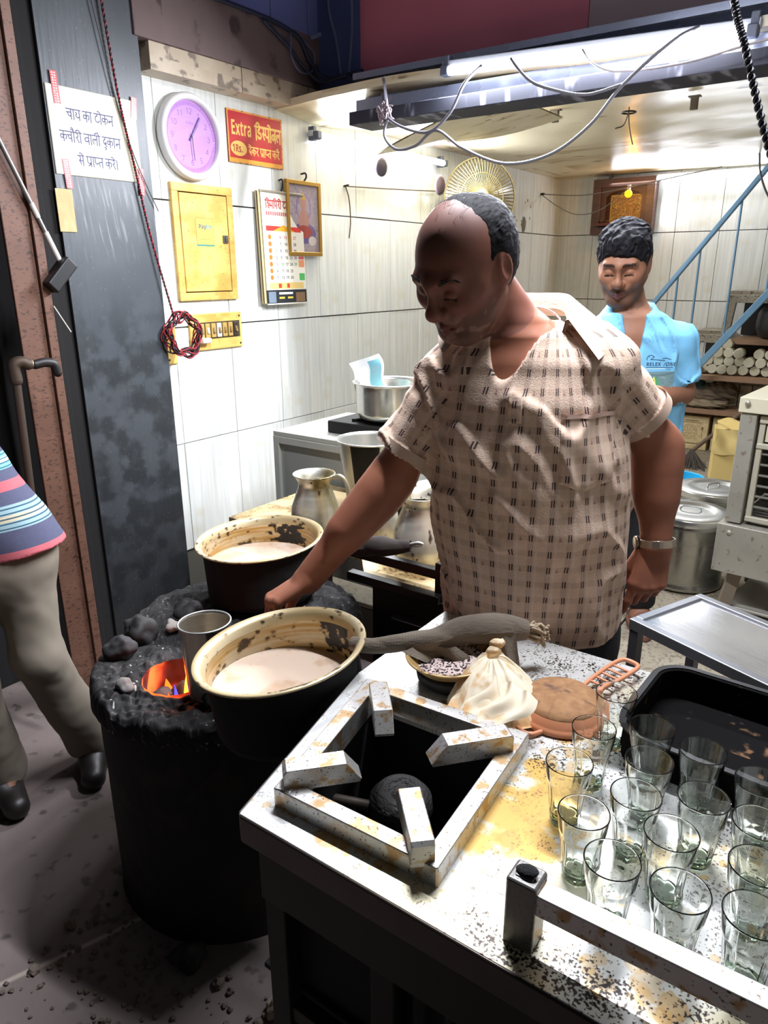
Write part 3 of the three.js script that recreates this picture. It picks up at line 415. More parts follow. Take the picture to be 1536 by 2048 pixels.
{
  const o = thing('string_line', 'thin cord strung along the far wall past the wooden shrine', 'string'); const m = mat(0x8b877c, 0.7);
  obj('line', tube([[-2.5, 2.06, -5.6], [-2.2, 2.035, -5.62], [-2.035, 2.044, -5.62], [-1.514, 2.115, -5.62], [-1.23, 2.16, -5.65]], 0.004, 60, 5), m, o); obj('line', tube([[-2.5, 2.06, -5.6], [-2.35, 1.96, -5.62], [-2.213, 1.905, -5.62], [-2.05, 1.92, -5.62], [-1.84, 2.06, -5.64]], 0.0035, 60, 5), m, o); obj('nail', rod([-2.53, 2.06, -5.6], [-2.47, 2.06, -5.6], 0.008), wireBlack, o);
}
{
  const o = thing('wall_stain', 'dark chipped patch on the far end of the side wall tiles', 'stain'); const s = []; for (let i = 0; i < 12; i++) { const a = i / 12 * 6.283; s.push([0.035 * Math.cos(a) * (1 + 0.3 * Math.sin(i * 2.3)), 0.055 * Math.sin(a) * (1 + 0.2 * Math.cos(i * 3.1))]); } const g = extrude(s, 0.003); g.rotateY(Math.PI / 2); obj('patch', at(g, -2.5, 1.83, -5.32), mat(0x6e675c, 0.9), o); for (let i = 0; i < 9; i++) obj('chip', at(bx(0.003, rr(0.008, 0.02), rr(0.006, 0.012), 0.001), -2.4985, rr(1.85, 2.04), rr(-5.45, -4.95)), mat(0x6e675c, 0.9), o);
}
// wooden shrine with a picture and a yellow bulb
{
  const o = thing('wall_shrine', 'small brown wooden shrine box with a gilt picture high on the back wall', 'shrine', [-1.962, 1.965, -5.94]);
  const w = mat(0xffffff, 0.5, 0, { map: dataTex(128, 128, (u, v) => mixc([74, 52, 46], [108, 82, 72], fbm(u * 3, v * 22, 2, 4))) });
  const fr = (W, H, t, d, z) => [at(bx(W, t, d), 0, H / 2 - t / 2, z), at(bx(W, t, d), 0, -H / 2 + t / 2, z), at(bx(t, H - 2 * t, d), -W / 2 + t / 2, 0, z), at(bx(t, H - 2 * t, d), W / 2 - t / 2, 0, z)].map((g) => boxUV(g, 4));
  obj('frame', fr(0.47, 0.40, 0.06, 0.09, 0), w, o); obj('back_panel', boxUV(at(bx(0.46, 0.39, 0.01), 0, 0, -0.045), 4), w, o); obj('shelf', boxUV(at(bx(0.36, 0.02, 0.11), 0, -0.125, 0.02), 4), mat(0x6a3a38, 0.5), o);
  const arch = extrude([[-0.175, -0.14], [-0.175, 0.145], [0.175, 0.145], [0.175, -0.14], [0.14, -0.14], [0.14, 0.07], [0.11, 0.10], [0.06, 0.115], [-0.06, 0.115], [-0.11, 0.10], [-0.14, 0.07], [-0.14, -0.14]], 0.02, 0.003); obj('arch', at(arch, 0, 0, 0.0), w, o);
  const t = canvasTex(256, 192, (g, W, H) => { g.fillStyle = '#b08a3c'; g.fillRect(0, 0, W, H); for (let i = 0; i < 700; i++) { g.fillStyle = ['#e8c83c', '#8a7a3a', '#5d5030', '#c8b070', '#a04030'][i % 5]; g.globalAlpha = 0.7; g.fillRect(rnd() * W, rnd() * H, rr(3, 12), rr(3, 9)); } g.globalAlpha = 1; g.strokeStyle = '#d6b25a'; g.lineWidth = 10; g.strokeRect(4, 4, W - 8, H - 8); });
  obj('picture', at(new THREE.PlaneGeometry(0.26, 0.20), 0.015, -0.01, -0.03), mat(0xffffff, 0.4, 0, { map: t }), o);
  for (const [x, r] of [[-0.15, 0.018], [-0.11, 0.014], [0.13, 0.02], [0.16, 0.016]]) obj('offering_cup', at(lathe([[0, 0], [r * 0.6, 0], [r, r * 1.4], [r * 0.9, r * 1.5], [0, r * 1.3]], 14), x, -0.115, 0.04), mat(0x6b5a3c, 0.4, 0.5), o);
}
{
  const o = thing('yellow_bulb', 'small glowing yellow bulb hanging before the wooden shrine', 'bulb', [-1.845, 2.03, -5.66]); obj('bulb', new THREE.SphereGeometry(0.026, 20, 14), mat(0xffd040, 0.3, 0, { emissive: 0xffb400, emissiveIntensity: 3 }), o); obj('socket', rod([0, 0.02, 0], [0, 0.06, 0], 0.013), whitePlastic, o);
  const l = new THREE.PointLight(0xffb020, BULB_LIGHT); l.position.set(-1.845, 2.03, -5.66); l.castShadow = true; scene.add(l);
}
for (const [i, [x, z, k]] of [[-1.487, -3.44, 0], [-1.2, -3.58, 1], [-0.91, -3.53, 0]].entries()) {
  const o = thing('ceiling_hook', ['small rusty clamp on the ceiling, the leftmost of three fittings', 'frayed wire end dangling from the middle of the ceiling', 'small rusty clamp on the ceiling, the rightmost of three fittings'][i], 'hook', [x, 2.17, z]);
  if (k) { obj('wire', [tube([[0, 0.02, 0], [0.005, -0.04, 0], [0.02, -0.09, 0.01], [0.03, -0.13, 0]], 0.003, 30, 5), tube([[0, 0, 0], [-0.02, -0.05, 0], [-0.05, -0.06, 0.01]], 0.003, 30, 5)], mat(0x5e5648, 0.7), o); obj('ring', at(new THREE.TorusGeometry(0.03, 0.004, 6, 20).rotateX(1.57), 0, 0.0, 0), wireBlack, o); } else { obj('clamp', [at(bx(0.03, 0.05, 0.02, 0.003), 0, -0.005, 0), at(bx(0.05, 0.006, 0.03, 0.002), 0, 0.02, 0)], mat(0x7e7668, 0.6, 0.4), o); }
}
// ---------------------------------------------------------------- back of the shop: stair, shelves and stores
const concrete = mat(0xffffff, 0.85, 0, { map: dataTex(256, 256, (u, v) => { const a = fbm(u * 6, v * 6, 1, 5), b = fbm(u * 50, v * 50, 3, 2); return mixc(mixc([132, 124, 108], [164, 156, 138], a), [70, 62, 52], sst(0.62, 0.75, b) * 0.7); }) });
const shelfWood = mat(0xffffff, 0.6, 0, { map: dataTex(256, 64, (u, v) => { const a = fbm(u * 5, v * 20, 1, 4); return mixc([150, 112, 82], [176, 150, 118], a); }) });
{
  const o = thing('stair', 'rough concrete stepped shelf frame climbing to the right at the back wall', 'stair');
  const pr = [[-1.31, 0.80], [-1.275, 1.06], [-1.10, 1.06], [-1.075, 1.335], [-0.86, 1.335], [-0.83, 1.62], [-0.45, 1.62], [-0.45, 1.58], [-0.79, 1.58], [-0.815, 1.29], [-1.03, 1.29], [-1.055, 1.01], [-1.235, 1.01], [-1.265, 0.80]];
  obj('front_frame', boxUV(at(extrude(pr, 0.03, 0.004), 0, 0, -5.72), 2), concrete, o);
  obj('tread', boxUV(at(bx(0.19, 0.03, 0.27), -1.175, 1.075, -5.86), 2), concrete, o); obj('tread', boxUV(at(bx(0.23, 0.03, 0.27), -0.965, 1.35, -5.86), 2), concrete, o); obj('tread', boxUV(at(bx(0.4, 0.03, 0.27), -0.64, 1.63, -5.86), 2), concrete, o);
  obj('back_board', at(bx(0.84, 0.20, 0.02), -0.83, 0.905, -5.985), mat(0x3a3630, 0.9), o); obj('back_board', at(bx(0.6, 0.26, 0.02), -0.72, 1.18, -5.985), mat(0x2a2826, 0.9), o);
}
function shelf(label, x0, x1, y, z0, z1) { const o = thing('shelf_board', label, 'shelf', [(x0 + x1) / 2, y, (z0 + z1) / 2]); obj('board', boxUV(bx(x1 - x0, 0.025, z1 - z0, 0.004), 2), shelfWood, o); obj('front_lip', boxUV(at(bx(x1 - x0, 0.035, 0.012, 0.003), 0, -0.006, (z1 - z0) / 2), 2), mat(0x8a6a50, 0.6), o); return o; }
shelf('upper wooden shelf under the stair holding the black bag', -1.02, 0.2, 1.03, -5.97, -5.66);
shelf('middle wooden shelf at the back carrying the stacks of paper cups', -1.31, 0.2, 0.782, -5.97, -5.55);
shelf('lower wooden shelf at the back carrying the bundle of sacks', -1.72, 0.2, 0.53, -5.98, -5.60);
for (const [i, x] of [-1.70, -0.2].entries()) tag(obj('shelf_post', at(bx(0.04, 0.58, 0.04), x, 0.51 - 0.0, -5.93), concrete), ['left upright post under the lower wooden shelf', 'right upright post under the lower wooden shelf'][i], 'post');
// paper cups: sleeves of cups lying on the shelf, round bases to the front
{
  const mk = () => { const o = thing('cup_sleeve', '', 'paper cups', [0, 0, 0], 0, 'rolls of paper cups on the middle shelf'); const g = lathe([[0, 0.002], [0.028, 0.002], [0.031, 0.005], [0.033, 0], [0.034, -0.02], [0.035, -0.09], [0, -0.09]], 20); g.rotateX(Math.PI / 2); obj('cup', g, mat(0xd8d2bc, 0.6), o); const d = new THREE.CircleGeometry(0.029, 20); d.translate(0, 0, 0.004); obj('base', d, mat(0xbfb8a0, 0.6), o); return o; };
  let first = null; const rows = [[0, 10, 0], [1, 8, 0.5], [2, 3, 1.4], [3, 1, 2.1]], put = [];
  for (const [r, n, off] of rows) for (let i = 0; i < n; i++) { const big = i > 4 && r < 2; put.push([-1.175 + (i + off) * 0.067 + (big ? 0.006 * (i - 4) : 0) + rr(-0.003, 0.003), 0.834 + r * 0.058, -5.6 + rr(-0.02, 0.02), r, i]); }
  put.push([-0.82, 0.95, -5.6, 2, 4]); put.push([-0.75, 0.95, -5.6, 2, 5]);
  for (const [x, y, z, r, i] of put) { const lab = 'white paper cup roll, ' + ['first', 'second', 'third', 'fourth', 'fifth', 'sixth', 'seventh', 'eighth', 'ninth', 'tenth'][i] + ' from left in the ' + ['bottom row', 'second row', 'third row', 'top row'][r]; if (!first) { first = mk(); first.position.set(x, y, z); first.userData.label = lab; } else dup(first, lab, [x, y, z]); }
}
{ const o = thing('foam_box', 'small white foam box at the left end of the middle shelf', 'box', [-1.23, 0.80, -5.58]); obj('tray', at(bx(0.10, 0.035, 0.09, 0.006), 0, 0.018, 0), mat(0xe6e2da, 0.6), o); obj('lid', at(bx(0.104, 0.014, 0.094, 0.005), 0, 0.043, 0), mat(0xefece6, 0.6), o); }
{ // blackened bag on the upper shelf
  const g = new THREE.SphereGeometry(0.16, 40, 28); displace(g, (x, y, z) => { const k = 0.05 * (fbm(x * 9, y * 9, z * 9, 4) - 0.5); return [x * k * 5 + x * 0.25, Math.max(y, -0.09) - y + k * 0.5 + (y > 0.05 ? 0.02 : 0), z * k * 4 - z * 0.15]; });
  const o = thing('black_bag', 'bulging black plastic bag on the upper shelf under the stair', 'bag', [-0.70, 1.14, -5.80]); obj('sack', g, mat(0x1b1c20, 0.35), o); const k = lathe([[0, 0], [0.05, 0], [0.02, 0.03], [0.03, 0.07], [0, 0.06]], 14); obj('tied_neck', at(displace(k, (x, y, z) => [0.02 * Math.sin(y * 60), 0, 0.01 * Math.cos(y * 40)]), 0.02, 0.12, 0.03), mat(0x24252a, 0.35), o);
}
{ // sacks
  const o = thing('sack_bundle', 'crumpled bundle of brown jute sacks on the lower shelf', 'sacks', [-1.17, 0.545, -5.74]); const m = [mat(0x6a5a48, 0.95), mat(0x8a7a62, 0.95), mat(0x3c5a56, 0.9)];
  for (const [i, [x, y, z, sx, sy, sz, k]] of [[0, 0.03, 0.06, 0.2, 0.035, 0.09, 1], [0.02, 0.085, 0.0, 0.19, 0.05, 0.1, 0], [0.10, 0.12, -0.04, 0.12, 0.06, 0.09, 0], [-0.1, 0.12, -0.05, 0.14, 0.06, 0.09, 2], [-0.14, 0.075, 0.03, 0.08, 0.04, 0.07, 1]].entries()) { const g = new THREE.SphereGeometry(1, 36, 24); displace(g, (a, b, c) => { const n = 0.5 * (fbm(a * 2.2 + i * 7, b * 5, c * 3, 4) - 0.5) + 0.1 * Math.sin(a * 14 + b * 6 + i); return [a * n, b * n, c * n]; }); g.scale(sx, sy, sz); g.computeVertexNormals(); obj('sack', at(g, x, y, z), m[k], o); }
}
{ const o = thing('paper_packet', 'pale paper packets standing behind the sacks on the lower shelf', 'packets', [-0.98, 0.543, -5.88]); for (const [x, c] of [[-0.02, 0xb8ab90], [0.07, 0xa89a80], [0.16, 0x9c8f78]]) { obj('packet', at(bx(0.085, 0.16, 0.06, 0.01), x, 0.08, 0), mat(c, 0.8), o); } }
function carton(name, label, p, ry, w, h, d, print) {
  const o = thing(name, label, 'box', p, ry); obj('body', boxUV(at(bx(w, h - 0.004, d, 0.004), 0, (h - 0.004) / 2, 0), 3), cardboard, o);
  for (const s of [-1, 1]) obj('top_flap', boxUV(at(bx(w * 0.99, 0.004, d / 2 - 0.003, 0.001), 0, h - 0.002, s * d / 4), 3), cardboard, o);
  if (print) obj('print', at(new THREE.PlaneGeometry(w * 0.96, h * 0.9), 0, h / 2, d / 2 + 0.0012), mat(0xffffff, 0.85, 0, { map: canvasTex(256, 256, print) }), o);
  return o;
}
const circleEmblem = (g, W, H) => { g.fillStyle = '#cdb98c'; g.fillRect(0, 0, W, H); noisy(g, W, H, 60, 'rgba(140,110,70,.15)', 4, 18); g.strokeStyle = '#86704c'; g.lineWidth = 4; for (const r of [62, 48]) { g.beginPath(); g.arc(115, 120, r, 0, 7); g.stroke(); } g.beginPath(); for (let i = 0; i < 8; i++) { const a = i * 0.785; g.moveTo(115 + 12 * Math.cos(a), 120 + 12 * Math.sin(a)); g.lineTo(115 + 42 * Math.cos(a + 0.3), 120 + 42 * Math.sin(a + 0.3)); } g.stroke(); g.fillStyle = '#76613f'; g.fillRect(214, 92, 5, 76); g.beginPath(); g.ellipse(216, 84, 9, 15, 0, 0, 7); g.fill(); g.fillRect(66, 214, 130, 9); g.fillRect(74, 20, 110, 8); g.fillRect(60, 36, 140, 6); };
carton('cardboard_box', 'buff cardboard box printed with a round emblem and spoon under the lower shelf', [-1.21, 0.222, -5.77], 0.02, 0.235, 0.25, 0.2, circleEmblem);
carton('cardboard_box', 'buff cardboard box in shadow to the right of the emblem box under the shelf', [-0.95, 0.222, -5.79], -0.03, 0.23, 0.25, 0.2, (g, W, H) => { g.fillStyle = '#b9a67e'; g.fillRect(0, 0, W, H); g.fillStyle = '#6d5d44'; g.beginPath(); g.arc(80, 70, 26, 0, 7); g.arc(110, 110, 20, 0, 7); g.fill(); g.fillRect(50, 160, 120, 26); });
{
  const o = carton('yellow_carton', 'tall yellow carton with torn crumpled flaps behind the cooler', [-0.80, 0.222, -4.90], 0.25, 0.2, 0.34, 0.2);
  o.children.forEach((c) => { c.material = mat(0xd9bf7a, 0.85); }); const g = new THREE.PlaneGeometry(0.21, 0.16, 14, 12); displace(g, (x, y) => [0.01 * Math.sin(y * 40), 0, 0.012 * Math.sin(x * 50 + y * 30) + 0.02]); obj('torn_flap', at(g, 0, 0.27, 0.095), mat(0xe2c985, 0.85, 0, { side: THREE.DoubleSide }), o); const g2 = new THREE.PlaneGeometry(0.2, 0.12, 12, 10); displace(g2, (x, y) => [0, 0, 0.015 * Math.sin(x * 40 + y * 50)]); g2.rotateX(-1.1); obj('crumpled_flap', at(g2, 0.01, 0.36, 0.02), mat(0xdcc27c, 0.85, 0, { side: THREE.DoubleSide }), o);
}
{ // broom
  const o = thing('broom', 'broom leaning on the floor beside the yellow carton', 'broom'); obj('stick', rod([-1.10, 0.30, -5.27], [-0.80, 0.62, -5.42], 0.014), mat(0x6b5846, 0.8), o); const g = []; for (let i = 0; i < 60; i++) g.push(rod([-1.10 + rr(-0.01, 0.01), 0.31, -5.27 + rr(-0.01, 0.01)], [-1.08 + rr(-0.07, 0.13), 0.222, -5.10 + rr(-0.06, 0.06)], 0.004, 0.003, 5)); obj('bristles', g, mat(0x4a443c, 0.95), o);
}
// steel storage bins
function makeBin(label, p) {
  const o = thing('steel_bin', label, 'bin', p), R = 0.155, Hh = 0.30;
  obj('body', lathe([[0, 0.004], [R - 0.004, 0.004], [R + 0.004, 0.008], [R + 0.005, 0.02], [R - 0.001, 0.028], [R, 0.04], [R, Hh - 0.03], [R + 0.005, Hh - 0.024], [R, Hh - 0.018], [R, Hh], [0, Hh]], 64), mat(0xa9a89f, 0.42, 0.9, { roughnessMap: brushTex }), o);
  const lid = obj('lid', lathe([[R + 0.004, Hh - 0.012], [R + 0.006, Hh + 0.012], [R, Hh + 0.02], [R - 0.02, Hh + 0.018], [R - 0.05, Hh + 0.026], [R - 0.06, Hh + 0.014], [R - 0.09, Hh + 0.02], [0, Hh + 0.016]], 64), mat(0xd6d6d2, 0.28, 0.9), o);
  obj('lid_handle', tube([[-0.04, Hh + 0.016, 0.01], [-0.035, Hh + 0.032, 0.005], [0.035, Hh + 0.032, -0.005], [0.04, Hh + 0.016, -0.01]], 0.004), steel, lid); return o;
}
const bin1 = makeBin('round steel storage bin with a ringed lid on the floor behind the watch hand', [-0.62, 0.2225, -3.10]);
dup(bin1, 'second steel storage bin standing behind the first one next to the cooler', [-0.62, 0.2225, -3.52], 0.9);
{ const o = thing('blue_tub', 'bright blue plastic tub peeping out behind the steel bins', 'tub', [-0.835, 0.2225, -3.76]); obj('shell', lathe([[0, 0.01], [0.10, 0.01], [0.125, 0.27], [0.132, 0.27], [0.132, 0.28], [0.118, 0.28], [0.095, 0.02], [0, 0.02]], 32), mat(0x1ba6d8, 0.4), o); obj('rim', at(new THREE.TorusGeometry(0.127, 0.006, 8, 40).rotateX(1.5708), 0, 0.277, 0), mat(0x22b4e6, 0.4), o); }
// desert cooler
{
  const o = thing('air_cooler', 'grey metal desert cooler with a louvred grille on a stand at the right', 'cooler', [-0.445, 0.222, -2.82], -0.09); const m = mat(0xffffff, 0.55, 0.35, { map: dataTex(256, 256, (u, v) => { const a = fbm(u * 5, v * 5, 1, 5), b = fbm(u * 40, v * 30, 6, 3); return mixc(mixc([150, 146, 134], [176, 173, 160], a), [112, 92, 70], sst(0.68, 0.8, b) * 0.6); }) }), W = 0.62, D = 0.5;
  const B = (w, h, d, x, y, z) => boxUV(at(bx(w, h, d, 0.004), x, y, z), 2);
  obj('top', B(W + 0.01, 0.055, D + 0.01, W / 2, 0.825, -D / 2), mat(0xd6cfb4, 0.6), o); obj('corner_post', B(0.055, 0.41, 0.05, 0.03, 0.59, -0.03), m, o); obj('corner_post', B(0.055, 0.41, 0.05, W - 0.03, 0.59, -0.03), m, o); obj('side_panel', B(0.01, 0.41, D - 0.05, 0.02, 0.59, -D / 2), m, o); obj('side_panel', B(0.01, 0.41, D - 0.05, W - 0.02, 0.59, -D / 2), m, o); obj('back_panel', B(W, 0.41, 0.01, W / 2, 0.59, -D + 0.01), mat(0x1a1a1a, 0.9), o);
  obj('grille_frame', [B(0.02, 0.38, 0.02, 0.075, 0.59, -0.035), B(W - 0.13, 0.025, 0.025, W / 2, 0.775, -0.03), B(W - 0.13, 0.02, 0.02, W / 2, 0.68, -0.03), B(W - 0.13, 0.02, 0.02, W / 2, 0.405, -0.03)], mat(0xbdb8a4, 0.5, 0.2), o);
  const t = canvasTex(256, 64, (g, w, h) => { g.fillStyle = '#cfc5a4'; g.fillRect(0, 0, w, h); g.fillStyle = '#b32a30'; g.font = 'bold 50px sans-serif'; g.fillText('D', 24, 50); }); obj('name_plate', at(new THREE.PlaneGeometry(W - 0.16, 0.06), W / 2 + 0.01, 0.727, -0.028), mat(0xffffff, 0.5, 0, { map: t }), o);
  for (let i = 0; i < 6; i++) { const g = bx(W - 0.16, 0.007, 0.010, 0.002); g.rotateX(0.35); obj('louvre', at(g, W / 2, 0.45 + i * 0.04, -0.04), mat(0x7a766c, 0.5, 0.3), o); } for (let i = 0; i < 5; i++) obj('vertical_bar', rod([0.18 + i * 0.09, 0.41, -0.055], [0.18 + i * 0.09, 0.67, -0.055], 0.003), mat(0x8a877c, 0.5, 0.4), o);
  const fan = []; for (let k = 0; k < 4; k++) { const g = bx(0.16, 0.09, 0.008, 0.003); g.rotateX(0.5); g.translate(0.1, 0, 0); g.rotateZ(k * 1.571 + 0.4); fan.push(at(g, W / 2, 0.55, -0.25)); } obj('fan_blades', fan, mat(0x4a4a48, 0.5, 0.3), o);
  obj('water_tank', B(W + 0.03, 0.19, D + 0.03, W / 2, 0.285, -D / 2), m, o); for (const [x, y] of [[0.03, 0.35], [W - 0.03, 0.35], [0.025, 0.835]]) { const s = lathe([[0, 0.006], [0.008, 0.004], [0.01, 0]], 12); s.rotateX(Math.PI / 2); obj('bolt', at(s, x, y, 0.015), mat(0xaaa493, 0.5, 0.5), o); }
  for (const [x, z] of [[0.06, -0.05], [W - 0.06, -0.05], [0.06, -D + 0.05], [W - 0.06, -D + 0.05]]) obj('leg', bar([x, 0.19, z], [x + (x < 0.3 ? -0.03 : 0.03), 0.0, z + 0.01], 0.045, 0.045), mat(0x7d7263, 0.6, 0.3), o); obj('stand_shelf', B(W - 0.08, 0.012, D - 0.1, W / 2, 0.03, -D / 2), mat(0xa8a49a, 0.5, 0.4), o);
  obj('top_handle', [rod([0.12, 0.85, -0.18], [0.12, 0.905, -0.18], 0.006), rod([0.22, 0.85, -0.18], [0.22, 0.905, -0.18], 0.006), rod([0.10, 0.905, -0.18], [0.24, 0.905, -0.18], 0.006)], steel, o);
}
// blue steel stair rail
{
  const o = thing('stair_rail', 'sloping blue steel stair rail with thin balusters before the back wall', 'railing'); const m = mat(0x6f97b4, 0.4, 0.2); obj('top_rail', bar([-1.56, 1.22, -5.42], [-0.55, 2.62 - 0.02, -5.42], 0.04, 0.032, 0.008), m, o);
  obj('lower_rail', bar([-1.215, 0.80, -5.42], [-0.6, 1.62, -5.42], 0.03, 0.045, 0.004), m, o);
  for (const [x, y0, y1] of [[-1.37, 1.05, 1.49], [-1.245, 1.04, 1.66], [-1.03, 1.06, 1.95], [-0.81, 1.32, 2.2], [-0.62, 1.6, 2.4]]) obj('baluster', rod([x, y0, -5.42], [x, y1, -5.42], 0.0075), m, o);
}
{ const o = thing('black_cable', 'thin black cable hanging in a curve at the far right of the back wall', 'cable'); obj('cord', tube([[-0.95, 2.2, -5.3], [-0.93, 2.08, -5.3], [-0.89, 1.98, -5.3], [-0.84, 1.9, -5.3], [-0.74, 1.78, -5.3]], 0.006, 40), wireGrey, o); }
// low steel table
{
  const o = thing('steel_table', 'low steel table with a shiny recessed top behind the counter', 'table', [-0.225, 0.0, -1.86], -0.40); const W = 0.42, D = 0.30, H = 0.612;
  obj('top_sheet', at(bx(W - 0.04, 0.006, D - 0.04, 0.002), 0, H - 0.006, 0), mat(0xd4d6da, 0.28, 0.9, { roughnessMap: brushTex }), o);
  obj('edge', [[W, 0.03, 0, D / 2 - 0.012, 0], [W, 0.03, 0, -D / 2 + 0.012, 0], [D - 0.05, 0.03, W / 2 - 0.012, 0, 1], [D - 0.05, 0.03, -W / 2 + 0.012, 0, 1]].map(([l, h, x, z, r]) => at(r ? bx(0.025, h, l, 0.003) : bx(l, h, 0.025, 0.003), x, H - 0.012, z)), mat(0x8f9196, 0.35, 0.85), o);
  for (const x of [-1, 1]) for (const z of [-1, 1]) obj('leg', at(bx(0.028, H - 0.026, 0.028, 0.003), x * (W / 2 - 0.016), (H - 0.026) / 2, z * (D / 2 - 0.016)), mat(0x55565a, 0.4, 0.7), o);
  obj('cross_bar', [at(bx(W - 0.06, 0.02, 0.02), 0, 0.1, D / 2 - 0.016), at(bx(W - 0.06, 0.02, 0.02), 0, 0.1, -D / 2 + 0.016)], mat(0x55565a, 0.4, 0.7), o);
}
// ---------------------------------------------------------------- coal stove
const toLocal = (g, o) => { o.updateMatrixWorld(true); return g.applyMatrix4(o.matrixWorld.clone().invert()); };
const sootRough = mat(0xffffff, 0.85, 0, { bumpMap: bumpTex, bumpScale: 0.006, map: dataTex(512, 512, (u, v) => { const a = fbm(u * 14, v * 14, 1, 5), b = fbm(u * 90, v * 90, 6, 2), c = hash(Math.floor(u * 150), Math.floor(v * 150), 5); let k = mixc([12, 11, 11], [46, 43, 42], sst(0.35, 0.75, a)); k = mixc(k, [98, 92, 88], sst(0.66, 0.78, b) * 0.6); return c > 0.994 ? [170, 166, 158] : k; }) });
const charTex = dataTex(256, 256, (u, v) => { const a = fbm(u * 8, v * 14, 1, 5); return mixc([10, 9, 9], [34, 27, 22], sst(0.45, 0.75, a)); });
const charMat = mat(0xffffff, 0.8, 0.05, { map: charTex });
{
  const o = thing('coal_stove', 'black soot-crusted oval coal stove with a glowing fire hole', 'stove', [-1.305, 0, -1.165]);
  const A = [0.055, 0.105], B = [-0.055, -0.105], R = 0.305, Hc = [0.045, 0.235], hr = 0.082, N = 220;
  const rad = (a, R) => { let best = 0; for (const c of [A, B]) { const dx = c[0] - Hc[0], dz = c[1] - Hc[1], ca = Math.cos(a), sa = Math.sin(a), pr = dx * ca + dz * sa, q = R * R - (dx * dx + dz * dz - pr * pr); if (q > 0) best = Math.max(best, pr + Math.sqrt(q)); } return best; };
  const outline = (a) => { // hull of the two circles seen from the fire hole
    let m = rad(a, R); const ca = Math.cos(a), sa = Math.sin(a), ax = [B[0] - A[0], B[1] - A[1]], L = Math.hypot(...ax), n = [-ax[1] / L, ax[0] / L];
    for (const s of [-1, 1]) { const den = (ca * n[0] + sa * n[1]) * s; if (den > 1e-4) { const t = (R - ((Hc[0] - A[0]) * n[0] + (Hc[1] - A[1]) * n[1]) * s) / den, px = Hc[0] + t * ca - A[0], pz = Hc[1] + t * sa - A[1], al = (px * ax[0] + pz * ax[1]) / L; if (al > 0 && al < L) m = Math.max(m, t); } }
    return m;
  };
  const grid = (rows, fn) => { const p = [], uv = [], ix = []; for (let j = 0; j <= rows; j++) for (let i = 0; i <= N; i++) { const q = fn(i / N * Math.PI * 2, j / rows); p.push(...q); uv.push(q[0] * 1.6 + q[1], q[2] * 1.6 + q[1]); } for (let j = 0; j < rows; j++) for (let i = 0; i < N; i++) { const k = j * (N + 1) + i; ix.push(k, k + N + 1, k + 1, k + 1, k + N + 1, k + N + 2); } const g = new THREE.BufferGeometry(); g.setAttribute('position', new THREE.Float32BufferAttribute(p, 3)); g.setAttribute('uv', new THREE.Float32BufferAttribute(uv, 2)); g.setIndex(ix); g.computeVertexNormals(); return g; };
  const wob = (a) => 0.006 * (noise3(Math.cos(a) * 6, Math.sin(a) * 6, 4) - 0.5);
  obj('drum', grid(30, (a, t) => { const y = 0.565 * (1 - t), r = outline(a) - 0.008 + 0.004 * (fbm(Math.cos(a) * 5, Math.sin(a) * 5, y * 9, 3) - 0.5) + 0.004 * sst(0.03, 0.0, y); return [Hc[0] + r * Math.cos(a), y, Hc[1] + r * Math.sin(a)]; }), charMat, o);
  obj('clay_top', grid(70, (a, t) => {
    const ro = outline(a) + 0.008 + wob(a); let r, y; if (t < 0.12) { const k = t / 0.12; r = ro - 0.012 * (1 - Math.sin(k * 1.57)) * 0 - 0.016 * k * k; y = 0.548 + 0.048 * Math.sin(k * 1.57); } else { const k = (t - 0.12) / 0.88; r = mix(ro - 0.016, hr, k); y = 0.596; }
    const x = Hc[0] + r * Math.cos(a), z = Hc[1] + r * Math.sin(a); if (t > 0.06) { const e = sst(1, 0.9, t); y += (0.034 * (fbm(x * 16, z * 16, 3, 4) - 0.5) + 0.012 * (noise3(x * 70, z * 70, 8) - 0.5)) * mix(0.5, 1, e); }
    return [x, y, z];
  }), sootRough, o);
  const lin = grid(14, (a, t) => { const r = hr * (1 - 0.15 * t) + 0.006 * (noise3(Math.cos(a) * 5, Math.sin(a) * 5, t * 6) - 0.5); return [Hc[0] + r * Math.cos(a), 0.6 - 0.13 * t, Hc[1] + r * Math.sin(a)]; });
  obj('glowing_lining', lin, mat(0x3a1208, 0.9, 0, { emissive: 0xffffff, emissiveIntensity: 1.3, emissiveMap: dataTex(128, 128, (u, v) => { const a = fbm(u * 9, v * 9, 4, 4), t = sst(0.25, 0.6, a); return [255 * t, 118 * t * t, 52 * t * t]; }) }), o);
  const bed = new THREE.CircleGeometry(0.078, 40, 0); bed.rotateX(-Math.PI / 2); obj('ember_bed_fire', at(bed, Hc[0], 0.50, Hc[1]), mat(0x401004, 0.9, 0, { emissive: 0xffffff, emissiveIntensity: 2.6, emissiveMap: dataTex(128, 128, (u, v) => { const t = sst(0.25, 0.6, fbm(u * 10, v * 10, 9, 4)); return [255 * t, 150 * t * t, 70 * t * t * t]; }) }), o);
  const flame = (x, z, h, w, c, k) => { const g = lathe([[0.0, 0], [w * 0.7, h * 0.08], [w, h * 0.25], [w * 0.7, h * 0.55], [w * 0.25, h * 0.85], [0, h]], 14); displace(g, (px, y, pz) => [0.25 * w * Math.sin(y / h * 5), 0, 0.2 * w * Math.cos(y / h * 4)]); return obj('flame', at(g, x, 0.505, z), mat(0x000000, 1, 0, { emissive: c, emissiveIntensity: k }), o); };
